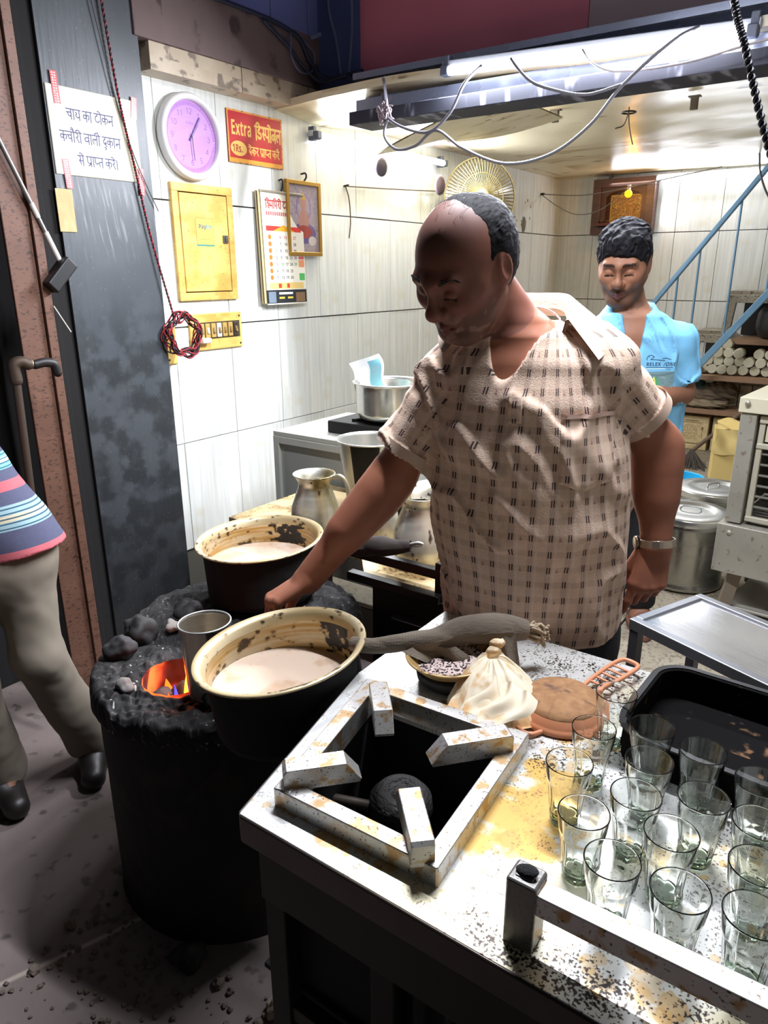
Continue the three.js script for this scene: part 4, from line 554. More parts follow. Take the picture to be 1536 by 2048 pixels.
  flame(Hc[0] + 0.014, Hc[1] - 0.018, 0.10, 0.022, 0xffb428, 3); flame(Hc[0] - 0.012, Hc[1] - 0.048, 0.085, 0.020, 0xff7a18, 2.2); flame(Hc[0] + 0.040, Hc[1] + 0.040, 0.105, 0.011, 0x5a4cff, 1.4); flame(Hc[0] + 0.030, Hc[1] + 0.052, 0.085, 0.013, 0xff4a1c, 2.4); flame(Hc[0] - 0.045, Hc[1] + 0.0, 0.07, 0.016, 0xff6414, 2); flame(Hc[0] + 0.03, Hc[1] - 0.05, 0.09, 0.018, 0xff5a14, 2);
  const l = new THREE.PointLight(0xff6a1c, FIRE_LIGHT); l.position.set(-1.305 + Hc[0], 0.60, -1.165 + Hc[1]); l.castShadow = true; scene.add(l);
}
function lump(name, label, cat, x, y, z, r, m, sd, group) { const g = new THREE.IcosahedronGeometry(r, 4); displace(mergeVertices(clean(g.toNonIndexed ? g : g)), () => [0, 0, 0]); const gg = mergeVertices(new THREE.IcosahedronGeometry(r, 5).deleteAttribute('uv').deleteAttribute('normal')); displace(gg, (a, b, c) => { const q = noise3(a / r * 1.1 + sd, b / r * 1.1, c / r * 1.1) - 0.5, f = fbm(a / r * 3 + sd, b / r * 3, c / r * 3, 3) - 0.5, k = 0.9 * q + 0.35 * f; return [a * k, b * k - b * 0.15, c * k]; }); gg.setAttribute('uv', new THREE.Float32BufferAttribute(new Float32Array(gg.attributes.position.count * 2).map((_, i) => gg.attributes.position.array[(i >> 1) * 3 + (i & 1) * 2] * 2), 2)); const o = obj(name, gg, m); o.position.set(x, y, z); return tag(o, label, cat, group); }
const coalMat = mat(0xffffff, 0.75, 0, { map: dataTex(128, 128, (u, v) => mixc([18, 17, 18], [46, 44, 44], sst(0.4, 0.7, fbm(u * 9, v * 9, 3, 4)))) }), ashMat = mat(0x9d978f, 0.95);
lump('coal_lump', 'large angular black coal at the left rim of the stove', 'coal', -1.50, 0.625, -1.0, 0.045, coalMat, 2); lump('coal_lump', 'second coal lying just left of the large one at the stove edge', 'coal', -1.458, 0.618, -0.915, 0.034, coalMat, 9);
lump('coal_lump', 'coal with a shiny facet in front of the rear pot', 'coal', -1.47, 0.62, -1.15, 0.036, coalMat, 15); lump('ash_lump', 'small pale grey ash lump on the stove behind the steel mug', 'coal', -1.452, 0.612, -1.076, 0.02, ashMat, 21);
lump('ash_lump', 'small grey cinder on the stove left of the fire hole', 'coal', -1.315, 0.605, -0.822, 0.018, mat(0x6d6864, 0.95), 25); lump('coal_lump', 'black coal half under the front pot', 'coal', -1.108, 0.612, -0.90, 0.026, coalMat, 31);
for (const [i, [dx, dz, r, lab]] of [[-0.012, -0.02, 0.032, 'dark coal at the back of the fire hole'], [-0.035, 0.03, 0.034, 'dark coal at the left of the fire hole'], [0.012, 0.04, 0.036, 'dark coal at the front of the fire hole'], [0.03, 0.02, 0.02, 'small ashy coal in the middle of the fire hole']].entries()) lump('burning_coal', lab, 'coal', -1.26 + dx, 0.536, -0.93 + dz, r * 0.92, i === 3 ? mat(0x5d5048, 0.9) : coalMat, 40 + i * 5);
// ---------------------------------------------------------------- pots
const brassTex = (sd) => dataTex(512, 128, (u, v) => { // lathe uv: u around, v along the wall
  const a = fbm(u * 9, v * 5, sd, 5), b = fbm(u * 60, v * 14, sd + 4, 4), s = fbm(u * 5, v * 40, sd + 8, 3); let c = mixc([192, 178, 148], [168, 132, 72], sst(0.35, 0.7, s * 0.5 + a * 0.5)); c = mixc(c, [118, 86, 42], sst(0.58, 0.72, b) * 0.5);
  const du = Math.abs(u - 0.5), k = sst(0.10, 0.015, du) * sst(0.30, 0.6, v); return mixc(c, [16, 13, 11], Math.max(sst(0.60, 0.68, b * 0.75 + k * 0.36) , sst(0.68, 0.74, b) * 0.6)); });
function makePot(name, label, p, up, R, Hh, sd, turn, milkY, milkLabel) {
  const o = thing(name, label, 'pot', p); o.quaternion.setFromUnitVectors(V(0, 1, 0), V(...up).normalize()); const r = R - 0.02;
  obj('body', lathe([[0, 0], [r - 0.02, 0], [r - 0.006, 0.006], [r, 0.024], [r, Hh - 0.02], [r + 0.004, Hh - 0.008], [R - 0.002, Hh - 0.002]], 96), soot, o);
  const inn = lathe([[0, 0.01], [r - 0.02, 0.01], [r - 0.008, 0.022], [r - 0.004, 0.05], [r - 0.004, Hh - 0.05], [r - 0.003, Hh - 0.02]], 96), p2 = inn.attributes.position, uv = inn.attributes.uv; for (let i = 0; i < p2.count; i++) uv.setY(i, clamp(p2.getY(i) / Hh, 0, 1)); inn.rotateY(turn);
  obj('inner_wall', inn, mat(0xffffff, 0.42, 0.35, { map: brassTex(sd), roughnessMap: rough1, side: THREE.DoubleSide }), o);
  const rim = lathe([[r - 0.003, Hh - 0.02], [r + 0.001, Hh - 0.006], [r + 0.008, Hh + 0.001], [R - 0.003, Hh + 0.003], [R, Hh], [R - 0.002, Hh - 0.003]], 96); rim.rotateY(turn); obj('rim', rim, mat(0xffffff, 0.4, 0.5, { map: dataTex(256, 32, (u, v) => { const b = fbm(u * 70, v * 6, sd + 2, 4), c = fbm(u * 9, v * 2, sd, 3); return mixc(mixc([220, 208, 178], [186, 158, 106], c), [44, 32, 20], sst(0.64, 0.74, b) * 0.8); }) }), o);
  o.updateMatrixWorld(true); const e = o.matrixWorld.elements, mr = r - 0.0045, g = new THREE.CircleGeometry(1, 72), q = g.attributes.position; // the milk lies level whatever the pot's tilt
  for (let i = 0; i < q.count; i++) { const x = q.getX(i) * mr, z = -q.getY(i) * mr; q.setXYZ(i, x, (milkY - p[1] - e[1] * x - e[9] * z) / e[5], z); } g.computeVertexNormals(); g.applyMatrix4(o.matrixWorld);
  const mt = dataTex(256, 256, (u, v) => { const d = Math.hypot(u - 0.5, v - 0.5) * 2, a = fbm(u * 6, v * 6, sd, 4), b = fbm(u * 26, v * 26, sd + 2, 3); return mixc(mixc([206, 184, 164], [188, 160, 134], sst(0.45, 0.7, a)), [170, 132, 100], sst(0.70, 0.8, b) * sst(0.6, 1, d) * 0.6); });
  const m = obj('milk_tea', g, mat(0xffffff, 0.25, 0, { map: mt })); m.geometry.translate(-p[0], -milkY, -p[2]); m.position.set(p[0], milkY, p[2]); tag(m, milkLabel, 'milk tea'); return o;
}
const potUp = V(-0.115, 0.99, 0.082).normalize(), potRim = V(-0.889, 0.808, -0.896), potH = 0.158;
const potF = makePot('milk_pot', 'front wide cooking pot, sooty outside and brassy inside, tilted by the hand', potRim.clone().addScaledVector(potUp, -potH).toArray(), potUp.toArray(), 0.171, potH, 3, -0.15, 0.728, 'pale milk tea in the front tilted pot');
const potR = makePot('milk_pot', 'rear wide cooking pot with a brassy inside standing on the stove', [-1.405, 0.617, -1.375], [-0.03, 1, 0.05], 0.183, 0.165, 11, 0.19, 0.707, 'pale milk tea in the rear pot on the stove');
// cloth wrapped handles
const greyCloth = mat(0xffffff, 0.95, 0, { map: dataTex(128, 128, (u, v) => { const w = ((Math.sin(u * 400) + Math.sin(v * 400)) * 6), a = fbm(u * 5, v * 5, 2, 4); return mixc([92 + w, 82 + w, 72 + w], [132 + w, 120 + w, 104 + w], a); }), side: THREE.DoubleSide, bumpMap: bumpTex, bumpScale: 0.001 });
function wrapTube(pts, radii, lump0 = 0.12, sd = 1) { // a cloth roll with spiral folds
  const c = new THREE.CatmullRomCurve3(pts.map((p) => V(...p))), n = 90, rs = 22, g = new THREE.TubeGeometry(c, n, 1, rs), p = g.attributes.position, q = V();
  for (let i = 0; i <= n; i++) { const t = i / n; c.getPointAt(t, q); const f = t * (radii.length - 1), a = Math.min(Math.floor(f), radii.length - 2), r = mix(radii[a], radii[a + 1], f - a); for (let j = 0; j <= rs; j++) { const k = i * (rs + 1) + j, an = (j % rs) / rs * 6.283, w = 1 + lump0 * (Math.abs(Math.sin(an * 0.5 + t * 9 + sd)) - 0.5) + 0.10 * (noise3(t * 8, Math.cos(an) * 2 + sd, Math.sin(an) * 2) - 0.5); p.setXYZ(k, q.x + (p.getX(k) - q.x) * r * w, q.y + (p.getY(k) - q.y) * r * w, q.z + (p.getZ(k) - q.z) * r * w); } }
  g.computeVertexNormals(); return g;
}
function clothStrip(pts, widths, dir, sd = 1) { const n = pts.length - 1, c = new THREE.CatmullRomCurve3(pts.map((p) => V(...p))), g = new THREE.PlaneGeometry(1, 1, 10, 30), p = g.attributes.position, d = V(...dir).normalize(), q = V(), nn = V(); for (let i = 0; i < p.count; i++) { const s = p.getX(i), t = 0.5 - p.getY(i); c.getPoint(t, q); const f = t * n, a = Math.min(Math.floor(f), n - 1), w = mix(widths[a], widths[a + 1], f - a); nn.set(d.z, 0, -d.x); const fold = 0.12 * w * Math.sin(s * 7 + t * 3 + sd); p.setXYZ(i, q.x + d.x * s * w + nn.x * fold, q.y + d.y * s * w, q.z + d.z * s * w + nn.z * fold); } g.computeVertexNormals(); return g; }
{
  const H = [[-0.775, 0.812, -0.985], [-0.735, 0.822, -0.985], [-0.68, 0.836, -1.0], [-0.62, 0.85, -1.035], [-0.576, 0.862, -1.075], [-0.53, 0.868, -1.11], [-0.487, 0.858, -1.145]];
  const h = obj('handle', toLocal(wrapTube(H, [0.014, 0.015, 0.017, 0.022, 0.026, 0.03, 0.018], 0.2), potF), greyCloth, potF); h.userData.label = 'handle wrapped in grey cloth';
  obj('cloth_corner', toLocal(clothStrip([[-0.62, 0.845, -1.01], [-0.585, 0.825, -1.02], [-0.565, 0.80, -1.035], [-0.555, 0.785, -1.045]], [0.10, 0.085, 0.045, 0.006], [0.8, 0.1, -0.5], 2), potF), greyCloth, h); obj('cloth_tail', toLocal(clothStrip([[-0.515, 0.875, -1.095], [-0.495, 0.84, -1.09], [-0.48, 0.81, -1.085], [-0.475, 0.795, -1.08]], [0.05, 0.03, 0.018, 0.012], [0.8, 0.1, -0.5], 5), potF), greyCloth, h);
  const fr = []; for (let i = 0; i < 26; i++) fr.push(tube([[-0.49 + rr(-0.006, 0.006), 0.858 + rr(-0.014, 0.014), -1.143], [-0.475 + rr(-0.01, 0.01), 0.855 + rr(-0.02, 0.02), -1.158 + rr(-0.01, 0.01)], [-0.463 + rr(-0.01, 0.01), 0.845 + rr(-0.025, 0.02), -1.168 + rr(-0.012, 0.012)]], 0.003, 8, 5)); obj('frayed_end', fr.map((g) => toLocal(g, potF)), mat(0xa8967c, 0.95), h);
  const H2 = [[-1.245, 0.752, -1.46], [-1.18, 0.78, -1.445], [-1.10, 0.80, -1.44], [-1.02, 0.812, -1.455], [-0.965, 0.818, -1.475]];
  const h2 = obj('handle', toLocal(wrapTube(H2, [0.018, 0.022, 0.026, 0.026, 0.014], 0.2, 4), potR), mat(0x2c2521, 0.95), potR); h2.userData.label = 'handle wrapped in dark scorched cloth'; obj('steel_tip', [toLocal(tube([[-0.97, 0.818, -1.474], [-0.945, 0.822, -1.482], [-0.935, 0.826, -1.487], [-0.945, 0.83, -1.482], [-0.97, 0.823, -1.472]], 0.004, 30, 6), potR)], steel, h2);
}
// steel mug on the stove
{
  const o = thing('steel_mug', 'plain steel tumbler standing by the fire hole against the front pot', 'mug', [-1.135, 0.603, -0.925]); o.rotation.z = 0.03; const r = 0.056, h = 0.175; obj('body', lathe([[0, 0], [r * 0.86, 0], [r * 0.9, 0.006], [r, h - 0.004], [r + 0.002, h], [r - 0.001, h], [r - 0.003, h - 0.006], [r * 0.88, 0.01], [0, 0.01]], 48), mat(0xbdb4a6, 0.36, 0.85, { roughnessMap: brushTex }), o); obj('rolled_rim', at(new THREE.TorusGeometry(r + 0.0005, 0.0022, 8, 48).rotateX(Math.PI / 2), 0, h, 0), steel, o);
}
// ---------------------------------------------------------------- rear counter with jugs
{
  const o = thing('rear_counter', 'dark low counter behind the stove with a black square rail and post', 'counter', [-1.33, 0, -1.80]); const top = mat(0xffffff, 0.5, 0.3, { map: dataTex(256, 256, (u, v) => { const a = fbm(u * 6, v * 6, 3, 5), b = fbm(u * 90, v * 90, 7, 3); return mixc(mixc([190, 170, 130], [150, 122, 76], sst(0.4, 0.7, a)), [30, 24, 18], sst(0.58, 0.72, b * 0.6 + a * 0.4) * 0.8); }) });
  obj('top_sheet', boxUV((() => { const g = extrude([[-0.47, -0.31], [0.47, -0.31], [0.47, 0.31], [0.20, 0.31], [0.10, 0.19], [-0.47, 0.19]].map(([x, y]) => [x, -y]).reverse(), 0.026, 0.002); g.rotateX(-Math.PI / 2); g.translate(0, 0.672, 0); return g; })(), 2), top, o); obj('front_panel', at(bx(0.24, 0.42, 0.02), 0.34, 0.45, 0.29), mat(0x0c0c0d, 0.7), o); obj('side_panel', at(bx(0.02, 0.42, 0.58), 0.455, 0.45, 0), mat(0x101011, 0.7), o);
  for (const [x, z] of [[-0.44, -0.28], [0.44, -0.28], [0.44, 0.28], [-0.44, 0.16]]) obj('leg', at(bx(0.035, 0.67, 0.035), x, 0.335, z), blackSteel, o);
  obj('rail_post', at(bx(0.034, 0.10, 0.034, 0.003), 0.452, 0.735, 0.30), blackSteel, o); obj('front_rail', at(bx(0.30, 0.026, 0.026, 0.003), 0.30, 0.752, 0.305), blackSteel, o); obj('lower_rail', at(bx(0.30, 0.024, 0.03, 0.003), 0.31, 0.69, 0.325), blackSteel, o); obj('shelf_plate', at(bx(0.30, 0.006, 0.2, 0.002), 0.46, 0.60, 0.24), mat(0x4c4f50, 0.4, 0.6), o);
}
function makeJug(label, p, turn, s, fire) {
  const o = thing('steel_jug', label, 'jug', p, turn); const m = steelDirty;
  const prof = [[0, 0], [0.052, 0], [0.06, 0.004], [0.073, 0.03], [0.078, 0.06], [0.074, 0.10], [0.06, 0.14], [0.05, 0.165], [0.05, 0.178], [0.058, 0.194], [0.066, 0.203], [0.0665, 0.206], [0.063, 0.205], [0.055, 0.196], [0.046, 0.178], [0.046, 0.165], [0.056, 0.138], [0.07, 0.10], [0.073, 0.06], [0.067, 0.03], [0, 0.006]].map(([x, y]) => [x * s, y * s]);
  obj('body', lathe(prof, 64), m, o); obj('handle', tube([[0, 0.196 * s, 0.056 * s], [0, 0.20 * s, 0.085 * s], [0, 0.17 * s, 0.105 * s], [0, 0.11 * s, 0.105 * s], [0, 0.07 * s, 0.08 * s]].map(([x, y, z]) => V(x, y, z)), 0.007 * s, 40, 8), fire ? mat(0x17120f, 0.8) : mat(0xa9a48e, 0.4, 0.8), o); obj('scorched_inside', lathe([[0.0, 0.10], [0.05, 0.10], [0.0465, 0.15], [0.0455, 0.176]].map(([x, y]) => [x * s, y * s]), 40), mat(0x3a352c, 0.5, 0.4, { side: THREE.DoubleSide }), o); return o;
}
makeJug('narrow-necked stained steel jug by the tiles behind the rear pot', [-1.43, 0.7015, -1.635], 2.0, 1.0);
makeJug('soot-streaked steel jug with a blackened handle at the end of the rear counter', [-1.035, 0.7015, -1.63], -2.0, 1.02, true);
makeJug('third steel jug half hidden between the two others', [-1.22, 0.7015, -1.75], 2.6, 0.86);
{ const o = thing('lidded_can', 'steel can with stacked ring lids behind the soot-streaked jug', 'can', [-1.17, 0.7015, -1.93]); obj('body', lathe([[0, 0], [0.075, 0], [0.08, 0.01], [0.08, 0.09], [0.084, 0.096], [0, 0.096]], 40), mat(0xa9a488, 0.42, 0.8), o); obj('lid', lathe([[0.084, 0.096], [0.088, 0.104], [0.08, 0.112], [0.082, 0.124], [0.07, 0.13], [0.066, 0.142], [0, 0.145]], 40), mat(0xc4c2b2, 0.3, 0.85), o); }
// cooking stand behind with the tall vessels
{
  const o = thing('cooking_stand', 'tall pale steel stand with a black burner plate against the side tiles', 'stand', [-1.80, 0.2225, -2.38]); const m = mat(0xb9bab2, 0.45, 0.4);
  obj('side_panel', at(bx(0.52, 0.56, 0.012), 0, 0.345, 0.232), mat(0x9fa19a, 0.45, 0.4), o); obj('panel_frame', [at(bx(0.03, 0.635, 0.025), 0.265, 0.318, 0.24), at(bx(0.03, 0.635, 0.025), -0.265, 0.318, 0.24), at(bx(0.5, 0.03, 0.025), 0, 0.62, 0.24)], m, o); obj('top_plate', at(bx(0.56, 0.02, 0.50), 0, 0.645, 0), m, o); obj('end_panel', at(bx(0.012, 0.56, 0.46), 0.262, 0.345, 0), m, o); for (const x of [-0.26, 0.26]) obj('rear_leg', at(bx(0.03, 0.63, 0.03), x, 0.315, -0.23), m, o);
  obj('burner_plate', at(bx(0.34, 0.05, 0.26, 0.006), 0.10, 0.68, 0.02), mat(0x1b1b1a, 0.6, 0.3), o); const arms = []; for (let k = 0; k < 4; k++) { const g = bx(0.10, 0.012, 0.014); g.translate(0.08, 0, 0); g.rotateY(k * 1.571 + 0.785); arms.push(at(g, 0.12, 0.712, 0.02)); } obj('pan_support', arms, blackSteel, o);
}
{ const o = thing('steel_pot', 'clean round steel pot high on the black burner by the tiles', 'pot', [-1.65, 0.941, -2.36]), r = 0.135, h = 0.145; obj('body', lathe([[0, 0], [r - 0.03, 0], [r - 0.012, 0.008], [r - 0.002, 0.03], [r, h - 0.01], [r + 0.012, h - 0.002], [r + 0.013, h + 0.001], [r + 0.004, h], [r - 0.004, h - 0.012], [r - 0.006, 0.03], [0, 0.012]], 64), mat(0xc2c1b8, 0.36, 0.85, { roughnessMap: brushTex }), o); obj('rim', at(new THREE.TorusGeometry(r + 0.011, 0.003, 8, 64).rotateX(Math.PI / 2), 0, h, 0), steel, o); }
{
  const o = thing('milk_packet', 'torn plastic milk packet sticking out of the clean steel pot', 'packet', [-1.735, 1.055, -2.335], 0.7); const t = canvasTex(128, 192, (g, W, H) => { g.fillStyle = '#e8ecec'; g.fillRect(0, 0, W, H); g.fillStyle = '#7db7c4'; g.fillRect(70, 20, 50, 150); g.fillStyle = '#d8603a'; g.fillRect(0, 150, 50, 42); g.fillStyle = '#fff'; g.fillRect(20, 40, 40, 70); g.fillStyle = '#9ab'; g.fillRect(80, 60, 30, 6); g.fillRect(80, 80, 30, 6); }); const g = new THREE.PlaneGeometry(0.12, 0.14, 12, 14); displace(g, (x, y) => [0.01 * Math.sin(y * 40), 0, 0.02 * Math.sin(x * 30) + 0.012 * Math.sin(y * 50)]); g.rotateZ(0.35); g.translate(0, 0.05, 0); const g2 = g.clone(); g2.translate(0.004, 0, -0.012); obj('film', [g, g2], mat(0xffffff, 0.3, 0, { map: t, side: THREE.DoubleSide }), o);
}
{
  const o = thing('steel_bucket', 'wide-mouthed steel bucket tapering down with a blackened patch behind the jugs', 'bucket', [-1.47, 0.7015, -1.985]), h = 0.245; const body = lathe([[0, 0], [0.07, 0], [0.078, 0.008], [0.115, h - 0.01], [0.12, h], [0.117, h], [0.112, h - 0.01], [0.075, 0.012], [0, 0.01]], 64); const mt = dataTex(256, 64, (u, v) => { const du = Math.abs(u - 0.06), k = sst(0.12, 0.05, du) * sst(0.0, 0.4, v); return mixc(mixc([200, 200, 192], [150, 148, 138], fbm(u * 8, v * 4, 2, 4)), [24, 22, 20], sst(0.4, 0.6, k * (0.7 + 0.6 * fbm(u * 12, v * 8, 5, 3)))); }); obj('body', body, mat(0xffffff, 0.38, 0.7, { map: mt }), o); obj('rim', at(new THREE.TorusGeometry(0.119, 0.003, 8, 64).rotateX(Math.PI / 2), 0, h, 0), steel, o);
}
// ---------------------------------------------------------------- front counter
const TT = 0.78; // counter top height
const topTex = dataTex(1200, 960, (() => {
  const drops = [], specks = [];
  const add = (n, cx, cz, sx, sz, r0, r1) => { for (let i = 0; i < n; i++) { const g = () => (rnd() + rnd() + rnd() - 1.5) * 1.3; drops.push([cx + g() * sx, cz + g() * sz, rr(r0, r1) * (rnd() < 0.2 ? 1.8 : 1), rr(0.5, 1), rnd() * 50]); } };
  add(50, -0.31, -0.80, 0.06, 0.09, 0.003, 0.009); add(26, -0.36, -0.70, 0.05, 0.08, 0.002, 0.006); add(26, -0.50, -0.98, 0.05, 0.05, 0.004, 0.012); add(24, -0.44, -0.93, 0.09, 0.03, 0.004, 0.01); add(34, -0.12, -0.60, 0.12, 0.03, 0.004, 0.012); add(20, -0.32, -0.95, 0.05, 0.06, 0.004, 0.010); add(24, -0.52, -0.595, 0.10, 0.012, 0.003, 0.009); add(30, -0.1, -0.75, 0.12, 0.1, 0.003, 0.008);
  const cells = new Map(), put = (m, i, x, z, r) => { for (let a = Math.floor((x - r) / 0.03); a <= Math.floor((x + r) / 0.03); a++) for (let b = Math.floor((z - r) / 0.03); b <= Math.floor((z + r) / 0.03); b++) { const k = a * 1000 + b; if (!m.has(k)) m.set(k, []); m.get(k).push(i); } };
  for (const d of drops) put(cells, d, d[0], d[1], d[2] * 1.6);
  return (u, v) => {
    const x = -0.8 + u * 1.25, z = -1.4 + v * 1.0; let a = fbm(x * 9, z * 9, 1, 4), s = fbm(x * 240 + z * 30, z * 26, 4, 3), c = mixc([214, 213, 208], [190, 190, 188], sst(0.4, 0.7, a * 0.6 + s * 0.4));
    c = mixc(c, [210, 194, 140], sst(0.52, 0.72, fbm(x * 7 + 3, z * 7, 9, 4)) * 0.55 * sst(-0.62, -0.35, x));
    const y1 = fbm(x * 26, z * 26, 12, 4); const near = Math.exp(-((x + 0.31) ** 2 / 0.006 + (z + 0.80) ** 2 / 0.022)); c = mixc(c, [206, 160, 74], sst(0.5, 0.62, y1 * 0.6 + near * 0.42) * 0.85 * Math.min(1, near * 2.5));
    for (const d of cells.get(Math.floor(x / 0.03) * 1000 + Math.floor(z / 0.03)) ?? []) { const q = Math.hypot(x - d[0], (z - d[1])) / d[2] + 0.9 * (noise3(x * 130 + d[4], z * 130, d[4]) - 0.5); if (q < 1) c = mixc(c, mixc([200, 156, 92], [170, 122, 62], sst(0.75, 1, q)), d[3] * sst(1, 0.85, q) * 0.7); }
    const gm = sst(0.42, 0.66, fbm(x * 12 + 5, z * 12, 41, 3)), grit = sst(-0.52, -0.15, x) * 0.5 * gm + 0.9 * Math.exp(-((x + 0.30) ** 2 / 0.012 + (z + 1.03) ** 2 / 0.02)) + 0.8 * Math.exp(-((z + 0.585) ** 2 / 0.0012)) * sst(-0.4, -0.2, x) + 0.5 * sst(-1.05, -1.2, z), n = fbm(x * 420, z * 420, 21, 2), m = fbm(x * 40, z * 40, 33, 3);
    return mixc(c, [38, 26, 18], sst(0.72, 0.76, n + (m - 0.5) * 0.5 + (grit - 0.3) * 0.16) * Math.min(1, grit + 0.3));
  };
})(), true, false);
const topUV = (g) => { const p = g.attributes.position, uv = new Float32Array(p.count * 2); for (let i = 0; i < p.count; i++) { uv[i * 2] = (p.getX(i) + 0.8) / 1.25; uv[i * 2 + 1] = (p.getZ(i) + 1.4) / 1.0; } g.setAttribute('uv', new THREE.BufferAttribute(uv, 2)); return g; };
const topMat = mat(0xffffff, 0.34, 0.35, { map: topTex });
const rimMat = mat(0xffffff, 0.36, 0.8, { map: dataTex(384, 384, (u, v) => { const a = fbm(u * 16, v * 16, 2, 4), b = fbm(u * 120, v * 120, 5, 2); return mixc(mixc([206, 204, 200], [184, 152, 112], sst(0.55, 0.72, a)), [44, 34, 26], sst(0.74, 0.82, b) * 0.7); }) });
const counter = thing('tea_counter', 'steel topped tea counter stained with tea, with a square burner opening and low rail', 'counter', [0, 0, 0]);
{
  const o = counter, ol = [[-0.645, 0.555], [-0.735, 0.95], [-0.735, 1.265], [0.42, 1.265], [0.42, 0.555]], hole = [[-0.615, 0.625], [-0.38, 0.63], [-0.40, 0.885], [-0.65, 0.875]];
  const g = extrude(ol, 0.008, 0.001, [hole]); g.rotateX(-Math.PI / 2); g.translate(0, TT - 0.009, 0); obj('top_sheet', topUV(g), topMat, o); // shape y becomes -z
  const edge = (a, b) => bar([a[0], TT - 0.024, -a[1]], [b[0], TT - 0.024, -b[1]], 0.012, 0.046, 0.003);
  obj('front_edge', boxUV(edge([-0.645, 0.557], [0.42, 0.557]), 3), mat(0x3d352f, 0.45, 0.5, { roughnessMap: rough1 }), o); obj('side_edge', [edge([-0.645, 0.557], [-0.733, 0.95]), edge([-0.733, 0.95], [-0.733, 1.263])], mat(0x55524e, 0.5, 0.5), o); obj('back_edge', edge([-0.733, 1.263], [0.42, 1.263]), mat(0x55524e, 0.5, 0.5), o);
  // raised frame round the opening
  const y = TT + 0.008, F = [[-0.605, 0.608], [-0.365, 0.615], [-0.387, 0.905], [-0.665, 0.892]];
  for (let i = 0; i < 4; i++) { const a = F[i], b = F[(i + 1) % 4]; const L = Math.hypot(b[0] - a[0], b[1] - a[1]), ex = 0.0125 * (b[0] - a[0]) / L, ez = 0.0125 * (b[1] - a[1]) / L; obj('burner_frame_bar', boxUV(bar([a[0] - ex, y + i * 0.0003, -a[1] + ez], [b[0] + ex, y + i * 0.0003, -b[1] - ez], 0.026, 0.045, 0.002), 3), rimMat, o); }
  obj('burner_well', [bar([-0.66, 0.60, -0.618], [-0.34, 0.60, -0.618], 0.012, 0.34), bar([-0.70, 0.60, -0.897], [-0.35, 0.60, -0.897], 0.012, 0.34), bar([-0.371, 0.60, -0.59], [-0.389, 0.60, -0.93], 0.012, 0.34), bar([-0.616, 0.60, -0.59], [-0.664, 0.60, -0.93], 0.012, 0.34), at(bx(0.32, 0.01, 0.32), -0.51, 0.435, -0.76)], mat(0x0e0e10, 0.8), o);
  const sup = (a, b, lab) => { const A = V(a[0], TT + 0.042, a[1]), B = V(b[0], TT + 0.042, b[1]), d = B.clone().sub(A), L = d.length(), s = extrude([[0, -0.016], [L * 1.22, -0.016], [L * 1.24, -0.012], [L, 0.016], [0.004, 0.016], [0, 0.012]], 0.028, 0.0015); s.translate(0, 0, -0.014); s.rotateY(-Math.atan2(d.z, d.x)); s.translate(A.x, A.y, A.z); return obj('pan_support', boxUV(s, 4), rimMat, o); };
  sup([-0.632, -0.868], [-0.575, -0.803]); sup([-0.388, -0.872], [-0.455, -0.795]); sup([-0.372, -0.602], [-0.44, -0.674]); sup([-0.612, -0.612], [-0.553, -0.676]);
  obj('burner_head', [at(lathe([[0, 0.035], [0.012, 0.035], [0.014, 0.028], [0.02, 0.026], [0.026, 0.036], [0.038, 0.036], [0.05, 0.022], [0.052, 0.0], [0.045, -0.02], [0, -0.02]], 40), -0.535, 0.675, -0.795)], mat(0x2a2826, 0.75, 0.3, { bumpMap: bumpTex, bumpScale: 0.003 }), o); obj('gas_pipe', rod([-0.66, 0.68, -0.735], [-0.575, 0.68, -0.765], 0.009), mat(0x4a4038, 0.6, 0.5), o);
  for (const [x, z] of [[-0.615, -0.60], [-0.70, -1.22], [0.38, -1.22], [0.38, -0.60], [-0.42, -0.60]]) obj('leg', at(bx(0.04, 0.735, 0.04, 0.003), x, 0.368, z), mat(0x1e1b19, 0.6, 0.4), o);
  obj('shelf_panel', at(bx(1.0, 0.012, 0.58), -0.12, 0.2, -0.92), mat(0x151413, 0.7), o); obj('front_skirt', at(bx(1.0, 0.10, 0.012), -0.12, 0.69, -0.566), mat(0x2a2320, 0.6, 0.2), o); obj('cross_bar', at(bx(1.0, 0.03, 0.03), -0.12, 0.40, -0.60), mat(0x2a2320, 0.6, 0.3), o);
  obj('rail_post', [at(bx(0.036, 0.092, 0.034, 0.004), -0.236, TT + 0.046, -0.60), at(bx(0.02, 0.002, 0.018, 0.0008), -0.236, TT + 0.0925, -0.60)], mat(0x7d7a76, 0.4, 0.6, { roughnessMap: rough1 }), o); obj('front_rail', boxUV(bar([-0.22, TT + 0.068, -0.60], [0.42, TT + 0.080, -0.60], 0.026, 0.028, 0.002), 3), rimMat, o); obj('rail_post', at(bx(0.034, 0.092, 0.034, 0.004), 0.40, TT + 0.046, -0.60), rimMat, o);
}
{ const o = tag(obj('charred_lump', displace(new THREE.IcosahedronGeometry(0.007, 2), (x, y, z) => [x * 0.9, y * -0.3 + 0.3 * x, z * 0.2]), soot), 'tiny charred lump lying on top of the rail post', 'crumb'); o.position.set(-0.236, TT + 0.0965, -0.60); }
